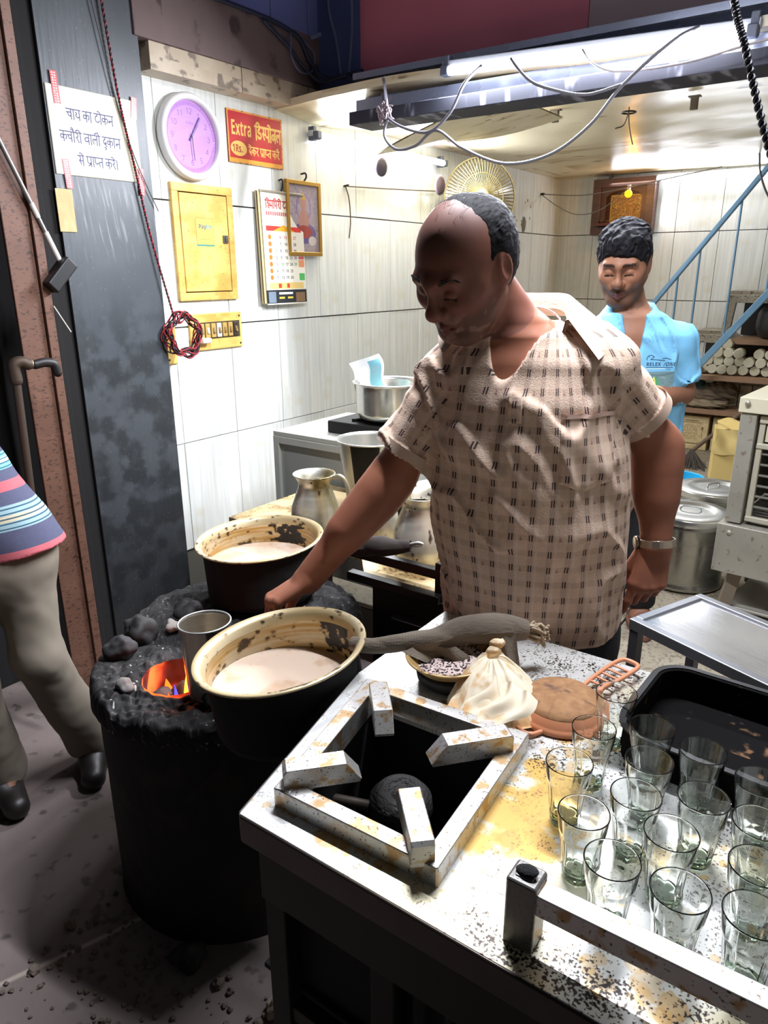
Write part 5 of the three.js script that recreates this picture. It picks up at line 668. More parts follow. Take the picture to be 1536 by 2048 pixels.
// glasses: fluted tumblers
const glassMat = pmat({ color: 0xffffff, transmission: 1, roughness: 0.02, thickness: 0.002, ior: 1.5, attenuationColor: new THREE.Color(0.66, 0.9, 0.68), attenuationDistance: 0.034 });
const glassRim = pmat({ color: 0xa9bfae, transmission: 0.75, roughness: 0.06, thickness: 0, ior: 1.5 });
const glassBase = pmat({ color: 0xd2ecd2, transmission: 1, roughness: 0.06, thickness: 0, ior: 1.5 });
function fluted(prof, depth, seg = 96) { const g = lathe(prof, seg), p = g.attributes.position; for (let i = 0; i < p.count; i++) { const x = p.getX(i), y = p.getY(i), z = p.getZ(i), r = Math.hypot(x, z); if (r < 1e-5) continue; const a = Math.atan2(z, x), k = 1 - depth / r * sst(0.010, 0.022, y) * sst(0.064, 0.056, y) * Math.abs(Math.sin(a * 6)); p.setX(i, x * k); p.setZ(i, z * k); } g.computeVertexNormals(); return g; }
function makeGlass() {
  const o = thing('tea_glass', '', 'glass', [0, 0, 0], 0, 'empty ribbed tea glasses on the counter');
  obj('wall', fluted([[0.0, 0], [0.0190, 0], [0.0200, 0.002], [0.0207, 0.010], [0.0225, 0.025], [0.0255, 0.055], [0.0272, 0.066], [0.0285, 0.070], [0.0315, 0.0955], [0.0312, 0.097], [0.0304, 0.097], [0.0299, 0.0955], [0.0266, 0.070], [0.0238, 0.058], [0.0208, 0.025], [0.0188, 0.012], [0.012, 0.0095], [0, 0.009]], 0.0016), glassMat, o);
  return o;
}
{
  const G = [[-0.272, -1.005, 'farthest glass, beside the orange strainer'], [-0.268, -0.895, 'second glass of the left row, in front of the one by the strainer'], [-0.268, -0.802, 'third glass of the left row, by the brown tea splashes'], [-0.218, -0.722, 'glass by the brown tea splashes, second from the rail in the left row'], [-0.165, -0.668, 'glass right behind the rail, nearest the square post'], [-0.092, -0.668, 'second glass from the square post behind the rail'], [-0.20, -0.945, 'glass at the left corner of the black tray'], [-0.182, -0.868, 'second glass from the tray corner in the middle row'], [-0.176, -0.790, 'third glass from the tray corner in the middle row'], [-0.122, -0.748, 'middle glass, fourth from the tray corner'], [-0.128, -0.930, 'first glass standing against the front side of the black tray'], [-0.105, -0.832, 'glass in the right row, behind the middle glass'], [-0.052, -0.905, 'right edge glass standing closest to the black tray'], [-0.040, -0.825, 'right edge glass, second from the black tray'], [-0.030, -0.752, 'right edge glass, third from the black tray'], [-0.022, -0.680, 'right edge glass nearest the rail']];
  let first = null; for (const [x, z, lab] of G) { const l = 'empty ribbed ' + lab, q = [x, TT + 0.001, z]; if (!first) { first = makeGlass(); first.position.set(...q); first.userData.label = l; } else dup(first, l, q, rnd() * 6); }
}
// plate of grounds, cloth, strainer, tray
{
  const o = thing('brass_dish', 'shallow brassy dish of dark tea leaves and flour set on a black bowl', 'dish', [-0.578, TT + 0.001, -1.03]); const tilt = (g) => { g.rotateZ(0.04); g.rotateX(0.06); return g; };
  obj('black_bowl', at(lathe([[0, 0], [0.058, 0], [0.066, 0.008], [0.070, 0.026], [0.06, 0.03], [0, 0.03]], 48), 0, 0, 0), mat(0x0c0b0a, 0.6), o);
  const R = 0.085; obj('dish', tilt(at(lathe([[0, 0.0], [0.05, 0.0], [0.066, 0.008], [R - 0.004, 0.026], [R, 0.028], [R, 0.031], [R - 0.005, 0.031], [0.064, 0.013], [0.045, 0.005], [0, 0.005]], 64), 0, 0.028, 0)), mat(0xffffff, 0.4, 0.4, { map: dataTex(256, 64, (u, v) => { const b = fbm(u * 30, v * 8, 2, 4); return mixc(mixc([206, 180, 132], [168, 130, 76], fbm(u * 8, v * 3, 5, 3)), [60, 40, 22], sst(0.62, 0.72, b) * 0.6); }) }), o);
  const g = new THREE.CircleGeometry(0.066, 60); const p = g.attributes.position; g.rotateX(-Math.PI / 2); const gg = new THREE.CylinderGeometry(0.069, 0.055, 0.012, 64, 4); displace(gg, (x, y, z) => [0, y > 0 ? 0.009 * (fbm(x * 60, z * 60, 3, 4) - 0.5) + 0.006 * (1 - Math.hypot(x, z) / 0.07) : 0, 0]); const gp = new THREE.CircleGeometry(0.068, 64); void gp; void p;
  const heap = (() => { const q = [], uv = [], ix = [], n = 64, m = 26; for (let j = 0; j <= m; j++) for (let i = 0; i <= n; i++) { const a = i / n * 6.28318, r = 0.0685 * j / m, x = r * Math.cos(a), z = r * Math.sin(a); q.push(x, 0.014 + 0.006 * (1 - r / 0.07) + 0.010 * (fbm(x * 55, z * 55, 3, 4) - 0.5) * sst(0.0685, 0.05, r), z); uv.push(x / 0.14 + 0.5, z / 0.14 + 0.5); } for (let j = 0; j < m; j++) for (let i = 0; i < n; i++) { const k = j * (n + 1) + i; ix.push(k, k + 1, k + n + 1, k + 1, k + n + 2, k + n + 1); } const h = new THREE.BufferGeometry(); h.setAttribute('position', new THREE.Float32BufferAttribute(q, 3)); h.setAttribute('uv', new THREE.Float32BufferAttribute(uv, 2)); h.setIndex(ix); h.computeVertexNormals(); return h; })();
  obj('tea_grounds', tilt(at(heap, 0, 0.026, 0)), mat(0xffffff, 0.9, 0, { map: dataTex(256, 256, (u, v) => { const b = fbm(u * 48, v * 48, 5, 3), a = fbm(u * 5, v * 5, 2, 3); return mixc(mixc([216, 196, 190], [190, 168, 158], a), [34, 24, 26], sst(0.50, 0.56, b * 0.75 + a * 0.28)); }) }), o);
}
{ // muslin
  const o = thing('muslin_cloth', 'crumpled cream muslin straining cloth heaped beside the brass dish', 'cloth', [-0.468, TT + 0.002, -1.005]); const m_ = mat(0xffffff, 0.95, 0, { map: dataTex(256, 256, (u, v) => { const a = fbm(u * 4, v * 4, 3, 4), w = 5 * Math.sin(u * 700) + 5 * Math.sin(v * 700); return mixc([236 + w, 222 + w, 196 + w], [204 + w, 160 + w, 110 + w], sst(0.5, 0.78, a)); }), side: THREE.DoubleSide });
  // a tent of cloth gathered at one point, long soft pleats fanning to the hem
  const n = 260, m = 60, P = [], uv = [], ix = []; for (let j = 0; j <= m; j++) for (let i = 0; i <= n; i++) {
    const t = j / m, ph = (i % n) / n * 6.28318, c = Math.cos(ph), s = Math.sin(ph), fr = 0.5 + 0.5 * Math.cos(ph - 0.9), L = 0.032 + 0.098 * Math.pow(fr, 1.3) + 0.012 * (noise3(c * 2.5 + 4, s * 2.5, 1) - 0.5), nz = fbm(c * 2 + 9, s * 2, t * 1.5, 3), nl = fbm(c * L * t * 26 + 3, s * L * t * 26, 5, 3) - 0.5;
    const pl = (Math.cos(ph * 13 + nz * 9 + t * 1.5) * 0.5 + 0.3 * Math.cos(ph * 29 + nz * 16)) * sst(0.02, 0.25, t) * (1 - 0.35 * t); const r = L * Math.pow(t, 0.85) * (1 + 0.03 * pl * t), y = 0.074 * (1 - Math.pow(t, 2.0)) * (0.72 + 0.28 * sst(0.0, 0.12, t)) + 0.0075 * pl * (1.15 - t) + 0.022 * nl * (1 - t) * sst(0, 0.2, t);
    P.push(-0.034 + r * c, Math.max(y, 0.001 + 0.003 * (pl + 1)), -0.030 + r * s); uv.push(c * t, s * t); }
  for (let j = 0; j < m; j++) for (let i = 0; i < n; i++) { const k = j * (n + 1) + i; ix.push(k, k + 1, k + n + 1, k + 1, k + n + 2, k + n + 1); }
  const g = new THREE.BufferGeometry(); g.setAttribute('position', new THREE.Float32BufferAttribute(P, 3)); g.setAttribute('uv', new THREE.Float32BufferAttribute(uv, 2)); g.setIndex(ix); g.computeVertexNormals();
  obj('heap', g, m_, o);
  const fl = new THREE.PlaneGeometry(0.11, 0.10, 30, 24); displace(fl, (x, y) => [0.012 * Math.sin(y * 60), 0, 0.006 * Math.sin(x * 160 + y * 30) + 0.004 * Math.sin(x * 70)]); fl.rotateX(-1.05); fl.rotateY(-0.35); obj('trailing_corner', boxUV(at(fl, 0.016, 0.041, 0.066), 6), m_, o); fl.computeVertexNormals();
  const peak = wrapTube([[-0.034, 0.050, -0.030], [-0.037, 0.070, -0.037], [-0.034, 0.084, -0.046], [-0.026, 0.090, -0.058]], [0.014, 0.011, 0.012, 0.005], 0.35, 3); obj('twisted_corner', boxUV(peak, 6), m_, o); peak.computeVertexNormals();
}
{ // strainer, mesh side up
  const o = thing('tea_strainer', 'big orange plastic tea strainer lying mesh side up with a ribbed handle', 'strainer', [-0.372, TT + 0.001, -1.045]); const pl = mat(0xc98560, 0.45), R = 0.074;
  obj('ring', [at(lathe([[R - 0.012, 0], [R + 0.004, 0], [R + 0.006, 0.004], [R + 0.002, 0.010], [R - 0.002, 0.012], [R - 0.006, 0.024], [R - 0.012, 0.024], [R - 0.012, 0]], 64), 0, 0, 0)], pl, o);
  const ms = lathe([[R - 0.007, 0.022], [R - 0.008, 0.027], [R - 0.016, 0.034], [R - 0.035, 0.039], [0.0001, 0.042]], 64); boxUV(ms, 1); ms.computeVertexNormals(); obj('mesh', ms, mat(0xffffff, 0.85, 0, { map: (() => { const t = dataTex(512, 512, (u, v) => { const w = (Math.sin(u * 512 * 0.8) * Math.sin(v * 512 * 0.8)) * 12, a = fbm(u * 16, v * 16, 3, 4), b = fbm(u * 6, v * 6, 8, 3); return mixc(mixc([176 + w, 134 + w, 92 + w], [132 + w, 92 + w, 60 + w], a), [84, 62, 58], sst(0.55, 0.72, b) * 0.7); }); t.repeat.set(6.5, 6.5); return t; })() }), o);
  const hd = V(0.05, 0, -0.17).normalize(), sd = V(-hd.z, 0, hd.x), P = (l, s, y) => V(hd.x * l + sd.x * s, y, hd.z * l + sd.z * s);
  obj('handle', [tube([P(0.066, -0.014, 0.010), P(0.10, -0.017, 0.016), P(0.19, -0.019, 0.022), P(0.203, -0.014, 0.022), P(0.206, 0, 0.022), P(0.203, 0.014, 0.022), P(0.19, 0.019, 0.022), P(0.10, 0.017, 0.016), P(0.066, 0.014, 0.010)], 0.0042, 90, 8), ...[0.10, 0.118, 0.136, 0.154, 0.172].map((l) => bar(P(l, -0.017, 0.016 + (l - 0.1) * 0.06), P(l + 0.002, 0.017, 0.016 + (l - 0.1) * 0.06), 0.005, 0.003, 0.001))], mat(0xd08c68, 0.45), o);
  obj('hook_lug', tube([P(-0.072, -0.02, 0.004), P(-0.095, -0.014, 0.005), P(-0.10, 0, 0.005), P(-0.095, 0.014, 0.005), P(-0.072, 0.02, 0.004)], 0.004, 40, 8), pl, o);
}
{ // black tray
  const o = thing('black_tray', 'large rounded black oven tray with baked-on scorch marks at the right of the counter', 'tray', [-0.055, TT + 0.001, -1.085], -0.04); const W = 0.40, D = 0.245, Hh = 0.055, rc = 0.05;
  const rr4 = (w, d, r) => { const s = new THREE.Shape(); s.moveTo(-w / 2 + r, -d / 2); s.lineTo(w / 2 - r, -d / 2); s.absarc(w / 2 - r, -d / 2 + r, r, -1.5708, 0); s.lineTo(w / 2, d / 2 - r); s.absarc(w / 2 - r, d / 2 - r, r, 0, 1.5708); s.lineTo(-w / 2 + r, d / 2); s.absarc(-w / 2 + r, d / 2 - r, r, 1.5708, 3.14159); s.lineTo(-w / 2, -d / 2 + r); s.absarc(-w / 2 + r, -d / 2 + r, r, 3.14159, 4.71239); return s; };
  const ring = rr4(W, D, rc); ring.holes.push(rr4(W - 0.012, D - 0.012, rc - 0.006)); const wall = new THREE.ExtrudeGeometry(ring, { depth: Hh, bevelEnabled: true, bevelSize: 0.001, bevelThickness: 0.001, bevelSegments: 1, curveSegments: 14 }); wall.rotateX(-Math.PI / 2);
  const bm = pmat({ color: 0xffffff, roughness: 0.95, specularIntensity: 0.25, map: dataTex(256, 256, (u, v) => { const a = fbm(u * 7, v * 7, 3, 5), b = fbm(u * 24, v * 24, 8, 3); return mixc([7, 6, 6], [104, 76, 54], sst(0.62, 0.76, a * 0.7 + b * 0.3)); }) });
  obj('wall', boxUV(wall, 4), bm, o); const fl = new THREE.ExtrudeGeometry(rr4(W - 0.008, D - 0.008, rc - 0.004), { depth: 0.004, bevelEnabled: false }); fl.rotateX(-Math.PI / 2); obj('floor_sheet', boxUV(fl, 4), bm, o);
  const lip = rr4(W + 0.016, D + 0.016, rc + 0.008); lip.holes.push(rr4(W - 0.004, D - 0.004, rc - 0.002)); const lg = new THREE.ExtrudeGeometry(lip, { depth: 0.003, bevelEnabled: false, curveSegments: 14 }); lg.rotateX(-Math.PI / 2); lg.translate(0, Hh, 0); obj('lip', boxUV(lg, 4), mat(0xffffff, 0.5, 0.2, { map: bm.map }), o);
}
// grit and dirt on the street in front
{
  const o = thing('street_rubble', 'scattered small stones and ash crumbs on the pavement before the stove', 'rubble'); o.userData.kind = 'stuff'; const gs = []; for (let i = 0; i < 260; i++) { const r = rr(0.002, 0.007) * (rnd() < 0.05 ? 2 : 1), g = new THREE.IcosahedronGeometry(r, 1); displace(g, (x, y, z) => { const k = 0.8 * (noise3(x / r * 2 + i, y / r * 2, z / r * 2) - 0.5); return [x * k, y * k - y * 0.3, z * k]; }); gs.push(at(g, rr(-1.4, -0.72), r * 0.4, rr(-0.80, -0.45))); } obj('crumbs', gs, mat(0x6b5f55, 0.9), o);
}
lump('coal_lump', 'black coal lying alone on the pavement in front of the stove', 'coal', -1.085, 0.022, -0.745, 0.032, coalMat, 61);
lump('stone', 'pale flat stone chip on the pavement near the counter legs', 'stone', -0.845, 0.012, -0.78, 0.02, mat(0xb09a86, 0.9), 66);
// ---------------------------------------------------------------- people: smooth bodies meshed from distance fields
const smin = (a, b, k) => { const h = Math.max(k - Math.abs(a - b), 0) / k; return Math.min(a, b) - h * h * k * 0.25; };
const smax = (a, b, k) => -smin(-a, -b, k);
const capD = (x, y, z, c) => { const [ax, ay, az, bx_, by, bz, ra, rb] = c, dx = bx_ - ax, dy = by - ay, dz = bz - az, px = x - ax, py = y - ay, pz = z - az; const t = clamp((px * dx + py * dy + pz * dz) / (dx * dx + dy * dy + dz * dz + 1e-12), 0, 1), qx = px - dx * t, qy = py - dy * t, qz = pz - dz * t; return Math.sqrt(qx * qx + qy * qy + qz * qz) - (ra + (rb - ra) * t); };
const ellD = (x, y, z, c) => { const px = (x - c[0]) / c[3], py = (y - c[1]) / c[4], pz = (z - c[2]) / c[5], k0 = Math.sqrt(px * px + py * py + pz * pz), qx = px / c[3], qy = py / c[4], qz = pz / c[5], k1 = Math.sqrt(qx * qx + qy * qy + qz * qz); return k1 < 1e-9 ? -Math.min(c[3], c[4], c[5]) : k0 * (k0 - 1) / k1; };
const C = (a, b, ra, rb = ra) => [...a, ...b, ra, rb];
function frame(o, l, u, f) { return { o, l, u, f, loc: (x, y, z) => { const a = x - o[0], b = y - o[1], c = z - o[2]; return [a * l[0] + b * l[1] + c * l[2], a * u[0] + b * u[1] + c * u[2], a * f[0] + b * f[1] + c * f[2]]; }, W: (p) => [0, 1, 2].map((i) => o[i] + l[i] * p[0] + u[i] * p[1] + f[i] * p[2]) }; }
const norm = (a) => { const n = Math.hypot(...a); return a.map((v) => v / n); }, dot = (a, b) => a[0] * b[0] + a[1] * b[1] + a[2] * b[2], cross = (a, b) => [a[1] * b[2] - a[2] * b[1], a[2] * b[0] - a[0] * b[2], a[0] * b[1] - a[1] * b[0]], add3 = (a, b, k = 1) => [a[0] + b[0] * k, a[1] + b[1] * k, a[2] + b[2] * k];
function surfaceNet(f, lo, hi, h, skip) {
  const n = [0, 1, 2].map((i) => Math.ceil((hi[i] - lo[i]) / h) + 1), [nx, ny, nz] = n, val = new Float32Array(nx * ny * nz), Bk = 8, id = (x, y, z) => (z * ny + y) * nx + x;
  for (let z0 = 0; z0 < nz; z0 += Bk) for (let y0 = 0; y0 < ny; y0 += Bk) for (let x0 = 0; x0 < nx; x0 += Bk) {
    const c = f(lo[0] + (x0 + Bk / 2) * h, lo[1] + (y0 + Bk / 2) * h, lo[2] + (z0 + Bk / 2) * h), far = Math.abs(c) > Bk * h * 1.25;
    for (let z = z0; z < Math.min(z0 + Bk, nz); z++) for (let y = y0; y < Math.min(y0 + Bk, ny); y++) for (let x = x0; x < Math.min(x0 + Bk, nx); x++) val[id(x, y, z)] = far ? c : f(lo[0] + x * h, lo[1] + y * h, lo[2] + z * h);
  }
  const vid = new Int32Array(nx * ny * nz).fill(-1), pos = [], ix = [];
  for (let z = 0; z < nz - 1; z++) for (let y = 0; y < ny - 1; y++) for (let x = 0; x < nx - 1; x++) {
    let m = 0; for (let i = 0; i < 8; i++) if (val[id(x + (i & 1), y + ((i >> 1) & 1), z + (i >> 2))] < 0) m |= 1 << i; if (m === 0 || m === 255) continue;
    let sx = 0, sy = 0, sz = 0, c = 0;
    for (let i = 0; i < 8; i++) for (const b of [1, 2, 4]) { if (i & b) continue; const j = i | b; if (((m >> i) & 1) === ((m >> j) & 1)) continue; const a = val[id(x + (i & 1), y + ((i >> 1) & 1), z + (i >> 2))], d = val[id(x + (j & 1), y + ((j >> 1) & 1), z + (j >> 2))], t = a / (a - d); sx += (i & 1) + (b === 1 ? t : 0); sy += ((i >> 1) & 1) + (b === 2 ? t : 0); sz += (i >> 2) + (b === 4 ? t : 0); c++; }
    const px = lo[0] + (x + sx / c) * h, py = lo[1] + (y + sy / c) * h, pz = lo[2] + (z + sz / c) * h; if (skip && skip(px, py, pz)) continue; vid[id(x, y, z)] = pos.length / 3; pos.push(px, py, pz);
  }
  for (let z = 1; z < nz - 1; z++) for (let y = 1; y < ny - 1; y++) for (let x = 1; x < nx - 1; x++) {
    const a = val[id(x, y, z)] < 0;
    const q = (b, v0, v1, v2, v3) => { if (b === a || v0 < 0 || v1 < 0 || v2 < 0 || v3 < 0) return; if (a) ix.push(v0, v1, v2, v0, v2, v3); else ix.push(v0, v2, v1, v0, v3, v2); };
    q(val[id(x + 1, y, z)] < 0, vid[id(x, y - 1, z - 1)], vid[id(x, y, z - 1)], vid[id(x, y, z)], vid[id(x, y - 1, z)]);
    q(val[id(x, y + 1, z)] < 0, vid[id(x - 1, y, z - 1)], vid[id(x - 1, y, z)], vid[id(x, y, z)], vid[id(x, y, z - 1)]);
    q(val[id(x, y, z + 1)] < 0, vid[id(x - 1, y - 1, z)], vid[id(x, y - 1, z)], vid[id(x, y, z)], vid[id(x - 1, y, z)]);
  }
  const g = new THREE.BufferGeometry(); g.setAttribute('position', new THREE.Float32BufferAttribute(pos, 3)); g.setIndex(ix);
  const nr = new Float32Array(pos.length), e = h * 0.5; for (let i = 0; i < pos.length; i += 3) { const [x, y, z] = [pos[i], pos[i + 1], pos[i + 2]]; const d = norm([f(x + e, y, z) - f(x - e, y, z), f(x, y + e, z) - f(x, y - e, z), f(x, y, z + e) - f(x, y, z - e) + 1e-12]); nr[i] = d[0]; nr[i + 1] = d[1]; nr[i + 2] = d[2]; }
  g.setAttribute('normal', new THREE.BufferAttribute(nr, 3)); return g;
}
const paint = (g, fn) => { const p = g.attributes.position, c = new Float32Array(p.count * 3), k = new THREE.Color(); for (let i = 0; i < p.count; i++) { const s = fn(p.getX(i), p.getY(i), p.getZ(i)); k.setRGB(s[0] / 255, s[1] / 255, s[2] / 255, THREE.SRGBColorSpace); c[i * 3] = k.r; c[i * 3 + 1] = k.g; c[i * 3 + 2] = k.b; } g.setAttribute('color', new THREE.BufferAttribute(c, 3)); return g; };
const boxOf = (pts, m) => [[0, 1, 2].map((i) => Math.min(...pts.map((p) => p[i])) - m), [0, 1, 2].map((i) => Math.max(...pts.map((p) => p[i])) + m)];
// head in its own frame: x to the person's left, y up, z forward, metres
function headField(o = {}) {
  const w = o.wide ?? 1, jowl = o.jowl ?? 0;
  const caps = [[C([-0.040, 0.024, 0.080], [0, 0.022, 0.090], 0.011, 0.012), 0.02], [C([0.040, 0.024, 0.080], [0, 0.022, 0.090], 0.011, 0.012), 0.02],
    [C([0.056, -0.045, 0.0], [0.024, -0.098, 0.062], 0.020, 0.017), 0.03], [C([-0.056, -0.045, 0.0], [-0.024, -0.098, 0.062], 0.020, 0.017), 0.03], [C([-0.016, -0.100, 0.072], [0.016, -0.100, 0.072], 0.017), 0.025],
    [C([0.044, -0.022, 0.066], [0.05, -0.012, 0.04], 0.020, 0.016), 0.03], [C([-0.044, -0.022, 0.066], [-0.05, -0.012, 0.04], 0.020, 0.016), 0.03],
    [C([0.018, -0.052, 0.084], [-0.018, -0.052, 0.084], 0.014), 0.02], [C([0, 0.018, 0.092], [0, -0.026, 0.112], 0.0085, 0.0125), 0.012], [C([0, -0.026, 0.113], [0, -0.034, 0.109], 0.0135, 0.011), 0.008],
    [C([0.0125, -0.034, 0.102], [0.014, -0.033, 0.094], 0.0085, 0.0075), 0.007], [C([-0.0125, -0.034, 0.102], [-0.014, -0.033, 0.094], 0.0085, 0.0075), 0.007]];
  const lips = [C([-0.021, -0.067, 0.088], [0, -0.0625, 0.0995], 0.0045, 0.0068), C([0.021, -0.067, 0.088], [0, -0.0625, 0.0995], 0.0045, 0.0068), C([-0.018, -0.073, 0.088], [0, -0.0755, 0.0965], 0.005, 0.0078), C([0.018, -0.073, 0.088], [0, -0.0755, 0.0965], 0.005, 0.0078)];
  const cr = [0, 0.034, -0.014, 0.0775 * w, 0.084, 0.0985], fc = [0, -0.036, 0.030, 0.060 * w, 0.080, 0.062];
  return (x, y, z) => {
    let d = smin(ellD(x, y, z, cr), ellD(x, y, z, fc), 0.05); const ax = Math.abs(x);
    for (const [c, k] of caps) d = smin(d, capD(x, y, z, c), k);
    if (jowl) { d = smin(d, ellD(x, y, z, [0, -0.098, 0.028, 0.050, 0.024 * jowl, 0.046]), 0.03); d = smin(d, ellD(ax, y, z, [0.046, -0.060, 0.045, 0.022, 0.03, 0.03]), 0.02); }
    d = smax(d, -(Math.hypot(ax - 0.031, y - 0.005, z - 0.106) - 0.017), 0.018);                 // eye sockets
    d = smin(d, Math.hypot(ax - 0.031, (y - 0.001) * 1.15, z - 0.0765) - 0.0150, 0.005);           // lowered lids over the eyeballs
    for (const c of lips) d = smin(d, capD(x, y, z, c), 0.004);
    d = smax(d, -capD(x, y, z, [-0.022, -0.0692, 0.094, 0.022, -0.0692, 0.094, 0.0016, 0.0016]), 0.003);
    const ex = ax - 0.078 * w - 0.08 * Math.max(0, -(z + 0.012)) , e1 = ellD(ex, y + 0.004 + 0.25 * (z + 0.01), z + 0.012, [0, 0, 0, 0.010, 0.033, 0.0195]), e2 = ellD(ex - 0.010, y + 0.002 + 0.25 * (z + 0.01), z + 0.010, [0, 0, 0, 0.007, 0.021, 0.011]); d = smin(d, smax(e1, -e2, 0.005), 0.008);
    return d;
  };
}
function handCaps(W, d, t, n, bends, spread = 0, thumb = [0.6, 0.7, 0.1]) { // wrist, along, thumb side, back of hand
  const caps = [], at3 = (a, b, c) => add3(add3(add3(W, d, a), t, b), n, c);
  const kn = [[0.088, 0.029], [0.092, 0.0095], [0.087, -0.0105], [0.077, -0.029]], len = [[0.042, 0.026, 0.022], [0.046, 0.029, 0.023], [0.042, 0.027, 0.022], [0.034, 0.021, 0.019]];
  kn.forEach(([a, b], i) => { const K = at3(a, b, 0.002); caps.push([C(at3(0.004, b * 0.55, 0), K, 0.0175, 0.0125), 0.014]); let p = K, ang = 0; len[i].forEach((L, j) => { ang += bends[i][j]; const s = spread * (1.5 - i) * 0.5, dir = norm(add3(add3(add3([0, 0, 0], d, Math.cos(ang)), n, -Math.sin(ang)), t, s)); const q = add3(p, dir, L), r = [0.0105, 0.0092, 0.0082, 0.0072]; caps.push([C(p, q, r[j] * (i === 3 ? 0.88 : 1), r[j + 1] * (i === 3 ? 0.88 : 1)), j ? 0.003 : 0.006]); p = q; }); });
  let p = at3(0.016, 0.022, -0.010); const d1 = norm(add3(add3(add3([0, 0, 0], d, thumb[0]), t, thumb[1]), n, -thumb[2])), d2 = norm(add3(add3(add3([0, 0, 0], d, thumb[0] + 0.3), t, thumb[1] * 0.45), n, -thumb[2] - 0.15)), d3 = norm(add3(add3(add3([0, 0, 0], d, thumb[0] + 0.4), t, thumb[1] * 0.1), n, -thumb[2] - 0.35));
  for (const [dir, L, r0, r1, k] of [[d1, 0.044, 0.0185, 0.0125, 0.014], [d2, 0.034, 0.0118, 0.0105, 0.004], [d3, 0.027, 0.0105, 0.008, 0.003]]) { const q = add3(p, dir, L); caps.push([C(p, q, r0, r1), k]); p = q; } return caps;
}
// a torso as stacked ellipses: keys of [y, centre x, centre z, half width, half depth] in the torso frame
function stack(keys) { return (x, y, z) => { let i = 0; while (i < keys.length - 2 && y > keys[i + 1][0]) i++; const a = keys[i], b = keys[i + 1]; let t = clamp((y - a[0]) / (b[0] - a[0]), 0, 1); t = t * t * (3 - 2 * t) * 0.5 + t * 0.5; const cx = mix(a[1], b[1], t), cz = mix(a[2], b[2], t), rx = mix(a[3], b[3], t), rz = mix(a[4], b[4], t), px = (x - cx) / rx, pz = (z - cz) / rz, k0 = Math.hypot(px, pz), k1 = Math.hypot(px / rx, pz / rz) + 1e-9, top = y - keys[keys.length - 1][0], bot = keys[0][0] - y; return smax(smax(k0 * (k0 - 1) / k1, top, 0.03), bot, 0.02); }; }
function uvCorners(g, fn) { const s = g.toNonIndexed(), p = s.attributes.position, uv = new Float32Array(p.count * 2); for (let i = 0; i < p.count; i += 3) fn(p, i, uv); s.setAttribute('uv', new THREE.BufferAttribute(uv, 2)); return s; }
function shirtUV(g, T, sleeves, du, dv, R = 0.19) { // cloth pattern wrapped round the trunk, or round a sleeve
  return uvCorners(g, (p, i, uv) => {
    const P = [0, 1, 2].map((k) => [p.getX(i + k), p.getY(i + k), p.getZ(i + k)]), cn = [0, 1, 2].map((k) => (P[0][k] + P[1][k] + P[2][k]) / 3); let best = -1;
    sleeves.forEach((s, k) => { const t = dot([cn[0] - s[0], cn[1] - s[1], cn[2] - s[2]], s.dir); if (t > s.from && capD(...cn, s.cap) < 0.03) best = k; });
    const a0 = []; P.forEach((q, k) => { let a, v, r = R; if (best >= 0) { const s = sleeves[best], e = [q[0] - s[0], q[1] - s[1], q[2] - s[2]]; v = dot(e, s.dir); a = Math.atan2(dot(e, s.e2), dot(e, s.e1)); r = 0.066; } else { const l = T.loc(...q); a = Math.atan2(l[0], l[2]); v = l[1]; } a0.push(a); if (k && a - a0[0] > 3) a -= 6.2832; if (k && a - a0[0] < -3) a += 6.2832; uv[(i + k) * 2] = a * r / du; uv[(i + k) * 2 + 1] = v / dv; });
  });
}
function sleeve(a, b, ra, rb, from) { const s = [...a], d = norm(add3(b, a, -1)), e1 = norm(cross(d, Math.abs(d[1]) > 0.9 ? [1, 0, 0] : [0, 1, 0])); s.dir = d; s.e1 = e1; s.e2 = cross(d, e1); s.from = from; s.cap = C(a, b, ra, rb); s.L = Math.hypot(...add3(b, a, -1)); s.end = b; return s; }
const skinMat = pmat({ vertexColors: true, roughness: skinRough, sheen: 0.15, specularIntensity: 0.6 });
const mergeRaw = (list) => mergeGeometries(list.map((g) => { const o = g.index ? g.toNonIndexed() : g; return o; }));
const FOLD = (x, y, z, s, amp) => amp * (1 - Math.abs(2 * fbm(x * s, y * s * 0.7, z * s, 2) - 1) * 2) * 0.5;

